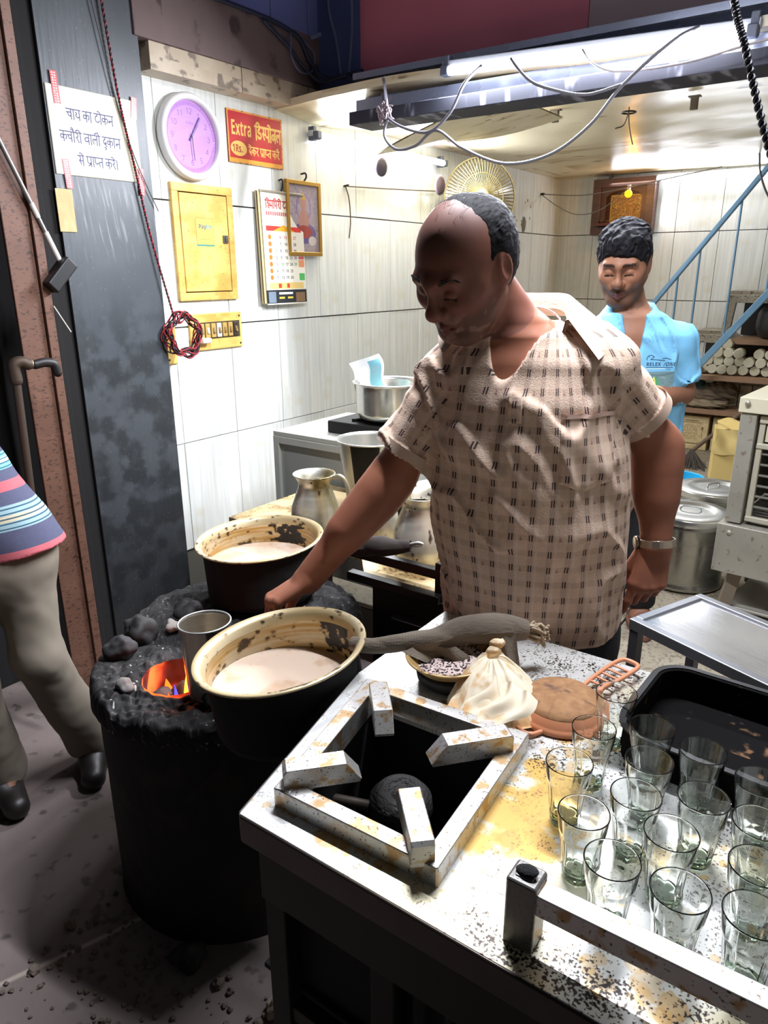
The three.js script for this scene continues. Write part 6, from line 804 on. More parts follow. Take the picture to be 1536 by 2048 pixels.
// the tea maker
const man1 = thing('person', 'balding man in a beige checked polo shirt leaning over to hold the front pot', 'person', [-0.59, 0, -1.416]);
{
  const inv = (g) => toLocal(g, man1), T = frame([-0.59, 0.738, -1.416], [0.88, 0, -0.475], [0, 1, 0], [0.475, 0, 0.88]);
  const H = frame([-0.698, 1.51, -1.241], norm([0.983, -0.076, 0.165]), norm([-0.032, 0.824, 0.565]), norm([-0.179, -0.561, 0.808]));
  const Rs = [-0.775, 1.292, -1.345], Re = [-0.872, 1.070, -1.255], Rw = [-1.013, 0.838, -1.118], Ls = [-0.505, 1.322, -1.45], Le = [-0.400, 1.14, -1.575], Lw = [-0.369, 0.925, -1.545];
  const rd = norm([-0.50, -0.44, 0.72]), rn0 = norm([-0.35, 0.85, 0.25]), rt = norm(cross(rd, rn0)), rn = cross(rt, rd);
  const handR = handCaps(Rw, rd, rt.map((v) => v), rn, [[0.9, 0.7, 0.4], [0.95, 0.7, 0.4], [1.0, 0.7, 0.4], [1.0, 0.75, 0.4]], 0.0, [0.5, 0.6, 0.5]);
  const ld = norm([-0.03, -0.93, 0.36]), lt0 = [-0.80, 0, 0.55], lt = norm(add3(lt0, ld, -dot(lt0, ld))), ln = cross(ld, lt).map((v) => v), lnn = dot(ln, [0.3, 0.2, 0.8]) > 0 ? ln : ln.map((v) => -v);
  const handL = handCaps(Lw, ld, lt, lnn, [[0.25, 0.35, 0.3], [0.7, 0.9, 0.6], [0.8, 1.0, 0.7], [0.85, 1.0, 0.7]], 0.0, [0.85, 0.35, 0.25]);
  const head = headField({ jowl: 1.1, wide: 1.05 });
  const keys = [[-0.06, 0, 0, 0.16, 0.112], [0.05, 0, 0, 0.178, 0.130], [0.12, -0.005, 0, 0.19, 0.142], [0.265, -0.023, 0, 0.198, 0.152], [0.40, -0.035, 0, 0.192, 0.138], [0.508, -0.0485, 0, 0.176, 0.124], [0.585, -0.062, 0.004, 0.150, 0.098], [0.64, -0.072, 0.01, 0.10, 0.075], [0.665, -0.075, 0.012, 0.07, 0.06]];
  const trunk = stack(keys), fat = stack(keys.map((k, i) => [k[0], k[1], k[2], k[3] + (i < 2 ? [0.040, 0.024][i] : 0.014), k[4] + (i < 2 ? [0.038, 0.026][i] : 0.014)]));
  const hipL = T.W([0.09, 0.0, 0]), hipR = T.W([-0.09, 0.0, 0]), knL = T.W([0.11, -0.37, 0.04]), knR = T.W([-0.11, -0.37, 0.05]), anL = T.W([0.11, -0.69, -0.02]), anR = T.W([-0.12, -0.69, 0.0]);
  const caps = [[C(Rs, Re, 0.052, 0.046), 0.03], [C(Re, add3(Rw, rd, -0.005), 0.049, 0.033), 0.03], [C(add3(Re, [-0.02, -0.045, 0.03]), add3(Re, [-0.06, -0.11, 0.085]), 0.044, 0.036), 0.04], [C(Ls, Le, 0.054, 0.048), 0.03], [C(Le, Lw, 0.050, 0.032), 0.03], [C(add3(Le, [0.006, -0.05, 0.006]), add3(Le, [0.012, -0.10, 0.012]), 0.045, 0.040), 0.04], [C(Rs, Ls, 0.05), 0.06],
    [C(H.W([0, -0.055, -0.028]), T.W([-0.06, 0.615, -0.02]), 0.057, 0.068), 0.04], [C(hipL, knL, 0.08, 0.055), 0.05], [C(hipR, knR, 0.08, 0.055), 0.05], [C(knL, anL, 0.052, 0.036), 0.03], [C(knR, anR, 0.052, 0.036), 0.03], [C(anL, add3(anL, [0.06, -0.028, 0.13]), 0.034, 0.02), 0.02], [C(anR, add3(anR, [0.04, -0.028, 0.14]), 0.034, 0.02), 0.02]];
  const bodyF = (x, y, z) => {
    const l = T.loc(x, y, z); let d = trunk(l[0], l[1], l[2]); for (const [c, k] of caps) d = smin(d, capD(x, y, z, c), k);
    for (const [W, hc] of [[Rw, handR], [Lw, handL]]) { const q = Math.hypot(x - W[0], y - W[1], z - W[2]); if (q < 0.26) { let e = 9; for (const [c, k] of hc) e = smin(e, capD(x, y, z, c), k); d = smin(d, e, 0.012); } }
    const h = H.loc(x, y, z), q = Math.hypot(...h); if (q < 0.24) d = smin(d, head(...h), 0.022); return d;
  };
  const hb = boxOf([H.W([0, 0, 0])], 0.155), rb = boxOf([Rw, add3(Rw, rd, 0.12)], 0.085), lb = boxOf([Lw, add3(Lw, ld, 0.16)], 0.06); lb[1][1] -= 0.05; rb[1][1] -= 0.03;
  const inB = (b, m) => (x, y, z) => x > b[0][0] + m && y > b[0][1] + m && z > b[0][2] + m && x < b[1][0] - m && y < b[1][1] - m && z < b[1][2] - m, ib = [hb, rb, lb].map((b) => inB(b, 0.012));
  const skin = (x, y, z) => {
    const h = H.loc(x, y, z), m = fbm(x * 60, y * 60, z * 60, 2) - 0.5, big = fbm(x * 14, y * 14, z * 14, 3) - 0.5; let c = [150 + big * 30 + m * 10, 96 + big * 22 + m * 8, 74 + big * 18 + m * 7]; const q = Math.hypot(...h);
    if (q < 0.2 && h[1] > -0.14) { const ax = Math.abs(h[0]), ay = h[1], az = h[2]; c = mixc(sc3(c, 0.84), [120, 74, 70], 0.3); const beard = sst(-0.030, -0.06, ay) * sst(0.0, 0.04, az) * (1 - sst(0.012, 0.0, Math.hypot(h[0] * 0.6, ay + 0.069, 0) - 0.004) * 0.9); c = mixc(c, m > 0.05 ? [128, 118, 112] : [66, 52, 46], beard * 0.42);
      if (Math.hypot(h[0] / 0.024, (ay + 0.069) / 0.012) < 1 && az > 0.08) c = mixc(c, [98, 52, 50], 0.7); const le = Math.hypot((ax - 0.031) / 0.016, 1) ; if (Math.abs(ay + 0.0065 + 8 * (ax - 0.031) ** 2) < 0.0022 && Math.abs(ax - 0.031) < 0.014 && az > 0.07) c = [24, 16, 14]; void le; if (ay > 0.045) c = mixc(c, [84, 62, 56], sst(0.05, 0.10, ay) * 0.5); }
    return c;
  };
  const parts = [surfaceNet(bodyF, [-1.14, 0, -1.72], [-0.28, 1.5, -0.95], 0.011, (x, y, z) => ib.some((f) => f(x, y, z))), surfaceNet(bodyF, hb[0], hb[1], 0.0026), surfaceNet(bodyF, rb[0], rb[1], 0.0032), surfaceNet(bodyF, lb[0], lb[1], 0.0032)].map((g) => paint(g, skin));
  obj('body', inv(mergeRaw(parts)), skinMat, man1);
  // hair: thin bald crown, dark greying sides and back
  const hairF = (x, y, z) => { const a = Math.hypot(x / 0.0775, 1); void a; const b = smin(ellD(x, y, z, [0, 0.034, -0.014, 0.0815, 0.084, 0.0985]), ellD(x, y, z, [0, -0.01, -0.03, 0.070, 0.07, 0.075]), 0.03), nz = 0.0045 * (fbm(x * 130, y * 130, z * 60, 3) - 0.5), sb = 0.94 * z + 0.34 * y - 0.022 + 0.026 * (fbm(x * 40, y * 40, z * 40, 3) - 0.5), th = (0.007 * sst(0.105, 0.06, y) + 0.0008) * sst(0.004, -0.035, sb) + 0.0003; let d = b - th - nz * sst(0.004, -0.02, sb); d = smax(d, sb - 0.012 * sst(0.02, -0.02, y), 0.004); d = smax(d, -(y + 0.066 + 0.35 * Math.min(0, z + 0.03) + 0.05 * sst(-0.02, 0.02, z)), 0.01); return smax(d, -ellD(Math.abs(x) - 0.08, y + 0.006, z + 0.006, [0, 0, 0, 0.03, 0.036, 0.020]), 0.004); };
  const hg = paint(surfaceNet(hairF, [-0.1, -0.11, -0.125], [0.1, 0.13, 0.09], 0.0022), (x, y, z) => { const s = fbm(x * 200, y * 90, z * 200, 3), lo = sst(0.03, -0.05, y); return mixc([17, 15, 19], [140, 136, 136], sst(0.60 - 0.12 * lo, 0.78, s) * (0.08 + 0.55 * lo)); });
  const toW = new THREE.Matrix4().makeBasis(V(...H.l), V(...H.u), V(...H.f)).setPosition(...H.o); hg.applyMatrix4(toW); obj('hair', inv(hg), pmat({ color: 0xffffff, roughness: 0.75, specularIntensity: 0.35, vertexColors: true }), man1);
  const br = []; for (const s of [-1, 1]) for (let i = 0; i < 46; i++) { const t = rnd(), x = s * (0.013 + 0.037 * t), y = 0.026 + 0.006 * Math.sin(t * 3) + rr(-0.003, 0.003), z = 0.0985 - 0.9 * x * x * 9; br.push(tube([[x, y, z - 0.004], [x + s * 0.005, y + 0.002, z + 0.001], [x + s * 0.010, y - 0.001, z - 0.001]], 0.0007, 5, 4)); } for (let i = 0; i < 26; i++) { const a = rr(-0.05, 0.05), z = rr(-0.03, 0.06), p = [a, 0.034 + 0.084 * Math.sqrt(Math.max(0, 1 - (a / 0.08) ** 2 - ((z + 0.014) / 0.0985) ** 2)), z]; br.push(tube([p, [p[0] * 1.1, p[1] + 0.006, p[2] - 0.01], [p[0] * 1.2 + rr(-0.008, 0.008), p[1] + 0.007, p[2] - 0.022]], 0.00028, 5, 3)); }
  const bm = merge(...br); bm.applyMatrix4(toW); obj('eyebrow_hair', inv(bm), mat(0x1c1a1c, 0.6), man1);
  // polo shirt
  const slR = sleeve(Rs, [-0.858, 1.122, -1.275], 0.072, 0.060, 0.035), slL = sleeve(Ls, [-0.431, 1.205, -1.545], 0.070, 0.064, 0.03), nk = [T.W([-0.07, 0.665, 0.0]), T.W([-0.062, 0.70, 0.03])], vN = [-0.627, 1.285, -1.25];
  const shirtF = (x, y, z) => {
    const l = T.loc(x, y, z); let d = fat(l[0], l[1], l[2]); d = smin(d, capD(x, y, z, C(Rs, Ls, 0.066)), 0.05); d = smin(d, capD(x, y, z, C(T.W([-0.06, 0.555, -0.02]), T.W([-0.06, 0.57, -0.02]), 0.085, 0.08)), 0.05);
    for (const s of [slR, slL]) { let e = capD(x, y, z, s.cap); const t = dot([x - s[0], y - s[1], z - s[2]], s.dir); e -= 0.0035 * sst(s.L - 0.026, s.L - 0.02, t); e += 0.006 * Math.sin(t * 90 + 6 * fbm(x * 14, y * 14, z * 14, 2)) * sst(0.16, 0.02, t) * 0.6; e = smax(e, t - s.L, 0.004); d = smin(d, e, 0.028); }
    const w = fbm(x * 6 + y * 2.5, y * 5, z * 6, 3) - 0.5, f2 = Math.abs(fbm(x * 9 + y * 7, y * 4 - x * 3, z * 9, 2) - 0.5), drape = 0.006 * Math.sin(l[0] * 38 + 5 * w) * sst(0.25, 0.0, l[1]); d -= 0.016 * w + 0.010 * sst(0.10, 0.0, f2) * sst(-0.02, 0.1, l[1]) - drape - 0.004;
    d = smax(d, 0.012 + 0.02 * Math.sin(l[0] * 4) - l[1] - 0.02, 0.006); d = smax(d, -(capD(x, y, z, C(nk[0], nk[1], 0.070, 0.075))), 0.006); d = smax(d, -capD(x, y, z, C(add3(nk[0], T.f, 0.045), add3(vN, T.f, 0.012), 0.060, 0.006)), 0.006); return d;
  };
  const pat = (k) => dataTex(256, 256, (u, v) => { // four ticks and a woven check: two repeats each way
    const a = (u * 2) % 1, b = (v * 2) % 1, ca = Math.floor(u * 2), cb = Math.floor(v * 2), n = fbm(u * 60, v * 60, k, 2), st = 0.5 + 0.5 * Math.sin(v * 256 * 1.57); let c = mixc([214, 186, 164], [192, 162, 140], sst(0.25, 0.45, Math.abs(b - 0.5)) * 0.0 + 0.75 * (sst(0.30, 0.34, b) - sst(0.66, 0.70, b)) * (0.6 + 0.4 * st)); c = mixc(c, [176, 148, 134], 0.5 * (sst(0.02, 0.06, a) - sst(0.34, 0.38, a))); c = mixc(c, [222, 204, 192], 0.4 * (sst(0.44, 0.46, a) - sst(0.56, 0.58, a)));
    for (const x of [0.14, 0.27]) if (Math.abs(a - x) < 0.034 && Math.abs(b - 0.5) < 0.20) c = mixc(c, [46, 36, 36], 0.88); if (ca === 0 && cb === 1 && b > 0.3 && b < 0.6 && Math.abs(a - 0.7) < (0.6 - b) * 0.28) c = mixc(c, [150, 112, 104], 0.7); return sc3(c, 0.94 + 0.12 * n); });
  const shirtMat = pmat({ map: pat(3), roughness: 0.9, sheen: 0.3, sheenRoughness: 0.6, sheenColor: new THREE.Color(0.8, 0.7, 0.6), bumpMap: bumpTex, bumpScale: 0.0006 });
  const du = 0.086, dv = 0.070;
  const sh = obj('polo_shirt', inv(shirtUV(surfaceNet(shirtF, [-0.96, 0.68, -1.72], [-0.34, 1.5, -1.13], 0.0062), T, [slR, slL], du, dv)), shirtMat, man1);
  const onShirt = (lx, ly, off) => { let z = 0.3; for (let i = 0; i < 60; i++) { const w = T.W([lx, ly, z]), d = shirtF(...w); if (d < 0.0006) break; z -= Math.max(d * 0.7, 0.0004); } return T.W([lx, ly, z + off]); };
  const patch = (x0, x1, y0, y1, off, cut) => { const g = new THREE.PlaneGeometry(1, 1, 24, 24), p = g.attributes.position, uv = g.attributes.uv; for (let i = 0; i < p.count; i++) { const s = p.getX(i) + 0.5, t = p.getY(i) + 0.5, lx = mix(x0, x1, s), ly = mix(y0 + (cut ? -cut * (1 - Math.abs(s * 2 - 1)) : 0), y1, t); const edge = Math.min(1, Math.min(s, 1 - s, t + 0.02) * 14); const w = onShirt(lx, ly, off * edge + 0.0005); p.setXYZ(i, ...w); uv.setXY(i, Math.atan2(lx, T.loc(...w)[2]) * 0.19 / du + 0.17, ly / dv + 0.3); } g.computeVertexNormals(); return g; };
  obj('chest_pocket', inv(patch(0.015, 0.125, 0.372, 0.50, 0.0065, 0.018)), pmat({ map: shirtMat.map, roughness: 0.9, side: THREE.DoubleSide }), sh); obj('pocket_hem', inv(patch(0.014, 0.126, 0.494, 0.503, 0.008)), mat(0xc9a898, 0.9, 0, { side: THREE.DoubleSide }), sh);
  obj('placket', inv(patch(-0.088, -0.060, 0.485, 0.535, 0.003)), pmat({ map: shirtMat.map, roughness: 0.9, side: THREE.DoubleSide }), sh);
  { // collar, folded over and lying open at the front
    const g = new THREE.PlaneGeometry(1, 1, 70, 10), p = g.attributes.position; for (let i = 0; i < p.count; i++) { const s = p.getX(i) + 0.5, t = 0.5 - p.getY(i), ph = mix(1.0, 5.42, s), fr = Math.cos(ph), back = 0.5 - 0.5 * fr, open = sst(-0.1, 0.8, fr); const k = t < 0.25 ? t / 0.25 : 1, q = t < 0.25 ? 0 : (t - 0.25) / 0.75; const r = 0.080 + 0.008 * k + 0.062 * q + 0.012 * open * (1 + q), y = 0.662 + 0.030 * back - 0.020 * open + (t < 0.25 ? 0.034 * k : 0.034 - (0.050 + 0.028 * open) * q) + 0.004 * Math.sin(ph * 3 + 1); p.setXYZ(i, ...T.W([-0.062 + r * 1.08 * Math.sin(ph) * -1, y, -0.005 + r * Math.cos(ph)])); } g.computeVertexNormals(); const g2 = g.clone(), n = g.attributes.normal; { const q = g2.attributes.position; for (let i = 0; i < q.count; i++) q.setXYZ(i, q.getX(i) + n.getX(i) * 0.003, q.getY(i) + n.getY(i) * 0.003, q.getZ(i) + n.getZ(i) * 0.003); } obj('collar', [inv(g), inv(g2)], pmat({ color: 0xd3bcaa, roughness: 0.92, side: THREE.DoubleSide, bumpMap: bumpTex, bumpScale: 0.0008 }), sh);
  }
  for (const s of [slR, slL]) { const g = new THREE.CylinderGeometry(1, 1, 1, 48, 4, true), p = g.attributes.position; const rB = s.cap[7] + 0.0065; for (let i = 0; i < p.count; i++) { const a = Math.atan2(p.getZ(i), p.getX(i)), t = s.L - 0.012 + p.getY(i) * 0.022; p.setXYZ(i, ...[0, 1, 2].map((k) => s[k] + s.dir[k] * t + (s.e1[k] * Math.cos(a) + s.e2[k] * Math.sin(a)) * rB)); } g.computeVertexNormals(); obj('cuff', inv(g), mat(0xc3a996, 0.92, 0, { side: THREE.DoubleSide }), sh); }
  // trousers
  const trF = (x, y, z) => { const l = T.loc(x, y, z); let d = ellD(...l, [0, -0.02, 0, 0.190, 0.16, 0.142]); for (const c of [C(hipL, knL, 0.100, 0.075), C(hipR, knR, 0.100, 0.075), C(knL, anL, 0.074, 0.062), C(knR, anR, 0.074, 0.062)]) d = smin(d, capD(x, y, z, c), 0.04); d -= 0.010 * (fbm(x * 8, y * 8, z * 8, 3) - 0.5); d = smax(d, 0.045 - y, 0.005); return smax(d, l[1] - 0.06, 0.005); };
  obj('trousers', inv(boxUV(surfaceNet(trF, [-0.95, 0.03, -1.75], [-0.25, 0.85, -1.1], 0.013), 3)), mat(0x15161c, 0.9), man1);
  // watch on the left wrist, chain round the neck
  { const wd = norm(add3(Lw, Le, -1)), c0 = add3(Lw, wd, -0.012), e1 = norm(cross(wd, [0.55, 0.3, 0.77])), e2 = cross(e1, wd), R = 0.0385, links = []; for (let i = 0; i < 34; i++) { const a = i / 34 * 6.2832, ra = (k) => add3(add3(c0, e1, R * Math.cos(a) * k), e2, R * Math.sin(a) * k); const p = ra(1), g = bx(0.0085, 0.017, 0.0035, 0.001, 1), z = norm(add3(ra(1), c0, -1)), y = wd, x = cross(y, z); g.applyMatrix4(new THREE.Matrix4().makeBasis(V(...x), V(...y), V(...z)).setPosition(...p)); links.push(g); } const w = obj('wrist_watch', inv(merge(...links)), mat(0xb9a99a, 0.3, 0.9), man1); const z = norm(add3(e1, e2, -0.1).map((v) => v)), q = add3(c0, z, R + 0.003), cs = lathe([[0, 0.005], [0.013, 0.005], [0.015, 0.003], [0.0155, -0.004], [0, -0.004]], 28); const yy = z, xx = norm(cross(yy, wd)), zz = cross(xx, yy); cs.applyMatrix4(new THREE.Matrix4().makeBasis(V(...xx), V(...yy), V(...zz)).setPosition(...q)); obj('watch_case', inv(cs), mat(0x9c8e80, 0.3, 0.9), w); }
  { const pts = []; for (let i = 0; i <= 40; i++) { const a = 1.0 + i / 40 * 4.3, fr = Math.cos(a); pts.push(V(...T.W([-0.066 + 0.079 * Math.sin(a), 0.672 - 0.055 * sst(0, 1, fr) + 0.02 * sst(0, 1, -fr), 0.006 + (0.074 + 0.02 * sst(0, 1, fr)) * fr]))); } const cv = new THREE.CatmullRomCurve3(pts, false), ch = []; for (let i = 0; i < 130; i++) { const p = cv.getPointAt(i / 130), g = new THREE.SphereGeometry(0.0022, 6, 5); g.translate(p.x, p.y, p.z); ch.push(g); } obj('silver_chain', inv(merge(...ch)), mat(0xd8d4dc, 0.25, 0.95), man1); }
}
// the man behind
const man2 = thing('person', 'dark haired man in a light blue polo shirt standing at the back looking down', 'person', [-0.755, 0.2225, -2.60]);
{
  const inv = (g) => toLocal(g, man2), T = frame([-0.755, 0.83, -2.59], norm([0.88, 0, -0.475]), [0, 1, 0], norm([0.475, 0, 0.88]));
  const H = (() => { const f = norm([0.16, -0.34, 0.90]), u0 = [0.05, 0.94, 0.34], u = norm(add3(u0, f, -dot(u0, f))); return frame([-0.815, 1.523, -2.52], cross(u, f), u, f); })();
  const keys = [[-0.06, 0, 0, 0.15, 0.11], [0.10, 0, 0, 0.155, 0.115], [0.25, -0.01, 0, 0.165, 0.118], [0.38, -0.02, 0, 0.168, 0.112], [0.46, -0.03, 0.004, 0.155, 0.098], [0.525, -0.035, 0.008, 0.10, 0.075], [0.55, -0.04, 0.01, 0.06, 0.055]];
  const trunk = stack(keys), fat = stack(keys.map((k) => [k[0], k[1], k[2], k[3] + 0.012, k[4] + 0.012])), Ls = T.W([0.125, 0.44, -0.01]), Rs = T.W([-0.19, 0.44, 0.0]), Le = [-0.615, 1.10, -2.65], Lw = [-0.675, 1.085, -2.41], Re = T.W([-0.25, 0.22, 0.04]), Rw = T.W([-0.12, 0.22, 0.20]);
  const anL = [-0.665, 0.285, -2.62], knL = [-0.66, 0.56, -2.56], hipL = T.W([0.075, 0, 0]), hipR = T.W([-0.08, 0, 0]), knR = [-0.84, 0.56, -2.55], anR = [-0.85, 0.285, -2.66];
  const hd = norm([-0.4, -0.25, 0.6]), hn0 = [0.3, 0.8, 0.1], ht = norm(cross(hd, hn0)), hn = cross(ht, hd), hand = handCaps(Lw, hd, ht, hn, [[0.5, 0.5, 0.3], [0.55, 0.5, 0.3], [0.6, 0.5, 0.3], [0.6, 0.5, 0.3]]); const hd2 = norm([0.5, -0.2, 0.6]), ht2 = norm(cross(hn0, hd2)), hn2 = cross(hd2, ht2), hand2 = handCaps(Rw, hd2, ht2, hn2, [[0.5, 0.5, 0.3], [0.55, 0.5, 0.3], [0.6, 0.5, 0.3], [0.6, 0.5, 0.3]]);
  const head = headField({ wide: 1.0 }), caps = [[C(Ls, Le, 0.046, 0.042), 0.03], [C(Le, Lw, 0.044, 0.029), 0.03], [C(Rs, Re, 0.046, 0.042), 0.03], [C(Re, Rw, 0.042, 0.029), 0.03], [C(Rs, Ls, 0.045), 0.05], [C(H.W([0, -0.05, -0.028]), T.W([-0.04, 0.51, -0.01]), 0.052, 0.062), 0.04], [C(hipL, knL, 0.075, 0.05), 0.04], [C(hipR, knR, 0.075, 0.05), 0.04], [C(knL, anL, 0.046, 0.034), 0.03], [C(knR, anR, 0.046, 0.034), 0.03], [C(anL, [-0.64, 0.262, -2.58], 0.034, 0.030), 0.02], [C([-0.64, 0.262, -2.58], [-0.60, 0.25, -2.535], 0.028, 0.016), 0.02], [C([-0.655, 0.256, -2.57], [-0.63, 0.247, -2.525], 0.026, 0.014), 0.02], [C(anR, [-0.82, 0.25, -2.55], 0.034, 0.02), 0.02]];
  for (let i = 0; i < 5; i++) { const b = add3([-0.638, 0.249, -2.522], norm([0.6, 0, -0.25]), 0.0135 * i), r = 0.0105 - 0.001 * i, e = add3(b, norm([0.42, -0.16, 0.8]), 0.026 - 0.003 * i); caps.push([C(b, e, r, r * 0.85), 0.004]); }
  const bodyF = (x, y, z) => { const l = T.loc(x, y, z); let d = trunk(...l); for (const [c, k] of caps) d = smin(d, capD(x, y, z, c), k); for (const [W, hc] of [[Lw, hand], [Rw, hand2]]) if (Math.hypot(x - W[0], y - W[1], z - W[2]) < 0.24) { let e = 9; for (const [c, k] of hc) e = smin(e, capD(x, y, z, c), k); d = smin(d, e, 0.012); } const h = H.loc(x, y, z); if (Math.hypot(...h) < 0.24) d = smin(d, head(...h), 0.02); return d; };
  const skin = (x, y, z) => { const h = H.loc(x, y, z), m = fbm(x * 60, y * 60, z * 60, 2) - 0.5, big = fbm(x * 14, y * 14, z * 14, 3) - 0.5; let c = [138 + big * 26 + m * 8, 96 + big * 20 + m * 7, 74 + big * 16 + m * 6]; if (Math.hypot(...h) < 0.2 && h[1] > -0.13) { const ax = Math.abs(h[0]), ay = h[1], az = h[2]; const beard = sst(-0.035, -0.06, ay) * sst(0, 0.04, az); c = mixc(c, [62, 48, 42], beard * 0.45); if (Math.hypot(h[0] / 0.026, (ay + 0.054) / 0.007) < 1 && az > 0.08) c = mixc(c, [40, 30, 28], 0.45); if (Math.hypot(h[0] / 0.023, (ay + 0.070) / 0.011) < 1 && az > 0.08) c = mixc(c, [112, 66, 62], 0.7); if (Math.abs(ay + 0.0065 + 8 * (ax - 0.031) ** 2) < 0.0024 && Math.abs(ax - 0.031) < 0.015 && az > 0.07) c = [22, 15, 13]; if (ay > 0.022 && ay < 0.032 && ax > 0.012 && ax < 0.052 && az > 0.06) c = mixc(c, [28, 22, 20], 0.8); } return c; };
  const hb = boxOf([H.o], 0.15), lb = boxOf([Lw, add3(Lw, hd, 0.12)], 0.06), fb = [[-0.70, 0.215, -2.68], [-0.52, 0.31, -2.44]], inB = (b, m) => (x, y, z) => x > b[0][0] + m && y > b[0][1] + m && z > b[0][2] + m && x < b[1][0] - m && y < b[1][1] - m && z < b[1][2] - m, ib = [hb, lb, fb].map((b) => inB(b, 0.014));
  obj('body', inv(mergeRaw([surfaceNet(bodyF, [-1.16, 0.21, -2.86], [-0.46, 1.5, -2.30], 0.013, (x, y, z) => ib.some((f) => f(x, y, z))), surfaceNet(bodyF, hb[0], hb[1], 0.0032), surfaceNet(bodyF, lb[0], lb[1], 0.004), surfaceNet(bodyF, fb[0], fb[1], 0.0035)].map((g) => paint(g, skin)))), skinMat, man2);
  const hairF = (x, y, z) => { const b = smin(ellD(x, y, z, [0, 0.036, -0.014, 0.079, 0.086, 0.0995]), ellD(x, y, z, [0, -0.01, -0.03, 0.068, 0.07, 0.075]), 0.03), th = 0.010 + 0.012 * sst(0.05, 0.11, y), n = 0.012 * (fbm(x * 55, y * 55, z * 40, 3) - 0.5) + 0.003 * Math.sin(x * 160 + z * 190 + 14 * fbm(x * 30, y * 30, z * 30, 2)); let d = b - th * 0.8 - n * sst(0, 0.06, y); d = smax(d, -(0.75 * y - 0.66 * z + 0.017 + 0.012 * (fbm(x * 40, y * 40, z * 40, 2) - 0.5)), 0.006); d = smax(d, -(y + 0.06), 0.01); return smax(d, -ellD(Math.abs(x) - 0.08, y + 0.006, z + 0.004, [0, 0, 0, 0.03, 0.036, 0.022]), 0.004); };
  const hg = paint(surfaceNet(hairF, [-0.11, -0.09, -0.135], [0.11, 0.155, 0.11], 0.003), (x, y, z) => { const s = fbm(x * 160, y * 80, z * 160, 3), lo = sst(0.06, -0.01, y); return mixc([20, 19, 23], [150, 146, 144], sst(0.6 - 0.1 * lo, 0.76, s) * (0.06 + 0.6 * lo)); }); hg.applyMatrix4(new THREE.Matrix4().makeBasis(V(...H.l), V(...H.u), V(...H.f)).setPosition(...H.o)); obj('hair', inv(hg), pmat({ color: 0xffffff, roughness: 0.8, specularIntensity: 0.35, vertexColors: true }), man2);
  const mid = (a, b, t) => a.map((v, i) => mix(v, b[i], t)), slL = sleeve(Ls, mid(Ls, Le, 0.80), 0.062, 0.062, 0.03), slR = sleeve(Rs, mid(Rs, Re, 0.8), 0.06, 0.06, 0.03), vN = T.W([-0.045, 0.36, 0.14]);
  const shirtF = (x, y, z) => { const l = T.loc(x, y, z); let d = smin(fat(...l), capD(x, y, z, C(Rs, Ls, 0.058)), 0.05); for (const s of [slL, slR]) { let e = capD(x, y, z, s.cap); const t = dot([x - s[0], y - s[1], z - s[2]], s.dir); e = smax(e, t - s.L, 0.004); d = smin(d, e, 0.028); } const w = fbm(x * 8 + y * 3, y * 7, z * 8, 3) - 0.5, f2 = Math.abs(fbm(x * 12 + y * 8, y * 6 - x * 3, z * 10, 2) - 0.5); d -= 0.016 * w + 0.008 * sst(0.1, 0, f2); d = smax(d, 0.0 - l[1], 0.005); d = smax(d, -capD(x, y, z, C(T.W([-0.042, 0.545, 0.0]), T.W([-0.042, 0.58, 0.03]), 0.066)), 0.005); return smax(d, -capD(x, y, z, C(T.W([-0.042, 0.56, 0.05]), vN, 0.045, 0.012)), 0.012); };
  const blue = pmat({ color: 0x74b6dc, roughness: 0.85, sheen: 0.3, sheenColor: new THREE.Color(0.6, 0.8, 1), bumpMap: bumpTex, bumpScale: 0.0005 });
  const sh = obj('polo_shirt', inv(boxUV(surfaceNet(shirtF, [-1.08, 0.8, -2.84], [-0.46, 1.46, -2.38], 0.0075), 4)), blue, man2);
  { const g = new THREE.PlaneGeometry(1, 1, 50, 8), p = g.attributes.position; for (let i = 0; i < p.count; i++) { const s = p.getX(i) + 0.5, t = 0.5 - p.getY(i), ph = mix(0.4, 5.88, s), fr = Math.cos(ph), open = sst(0.3, 1, fr), q = Math.max(0, (t - 0.25) / 0.75), k = Math.min(1, t / 0.25), r = 0.064 + 0.006 * k + 0.042 * q + 0.014 * open; p.setXYZ(i, ...T.W([-0.042 - r * 1.05 * Math.sin(ph), 0.535 - 0.07 * open + (t < 0.25 ? 0.032 * k : 0.032 - 0.06 * q), 0.0 + r * Math.cos(ph)])); } g.computeVertexNormals(); obj('collar', inv(g), pmat({ color: 0x7fc0e2, roughness: 0.85, side: THREE.DoubleSide }), sh); }
  const onS = (lx, ly, off) => { let z = 0.25; for (let i = 0; i < 60; i++) { const w = T.W([lx, ly, z]), d = shirtF(...w); if (d < 0.0006) break; z -= Math.max(d * 0.7, 0.0005); } return T.W([lx, ly, z + off]); };
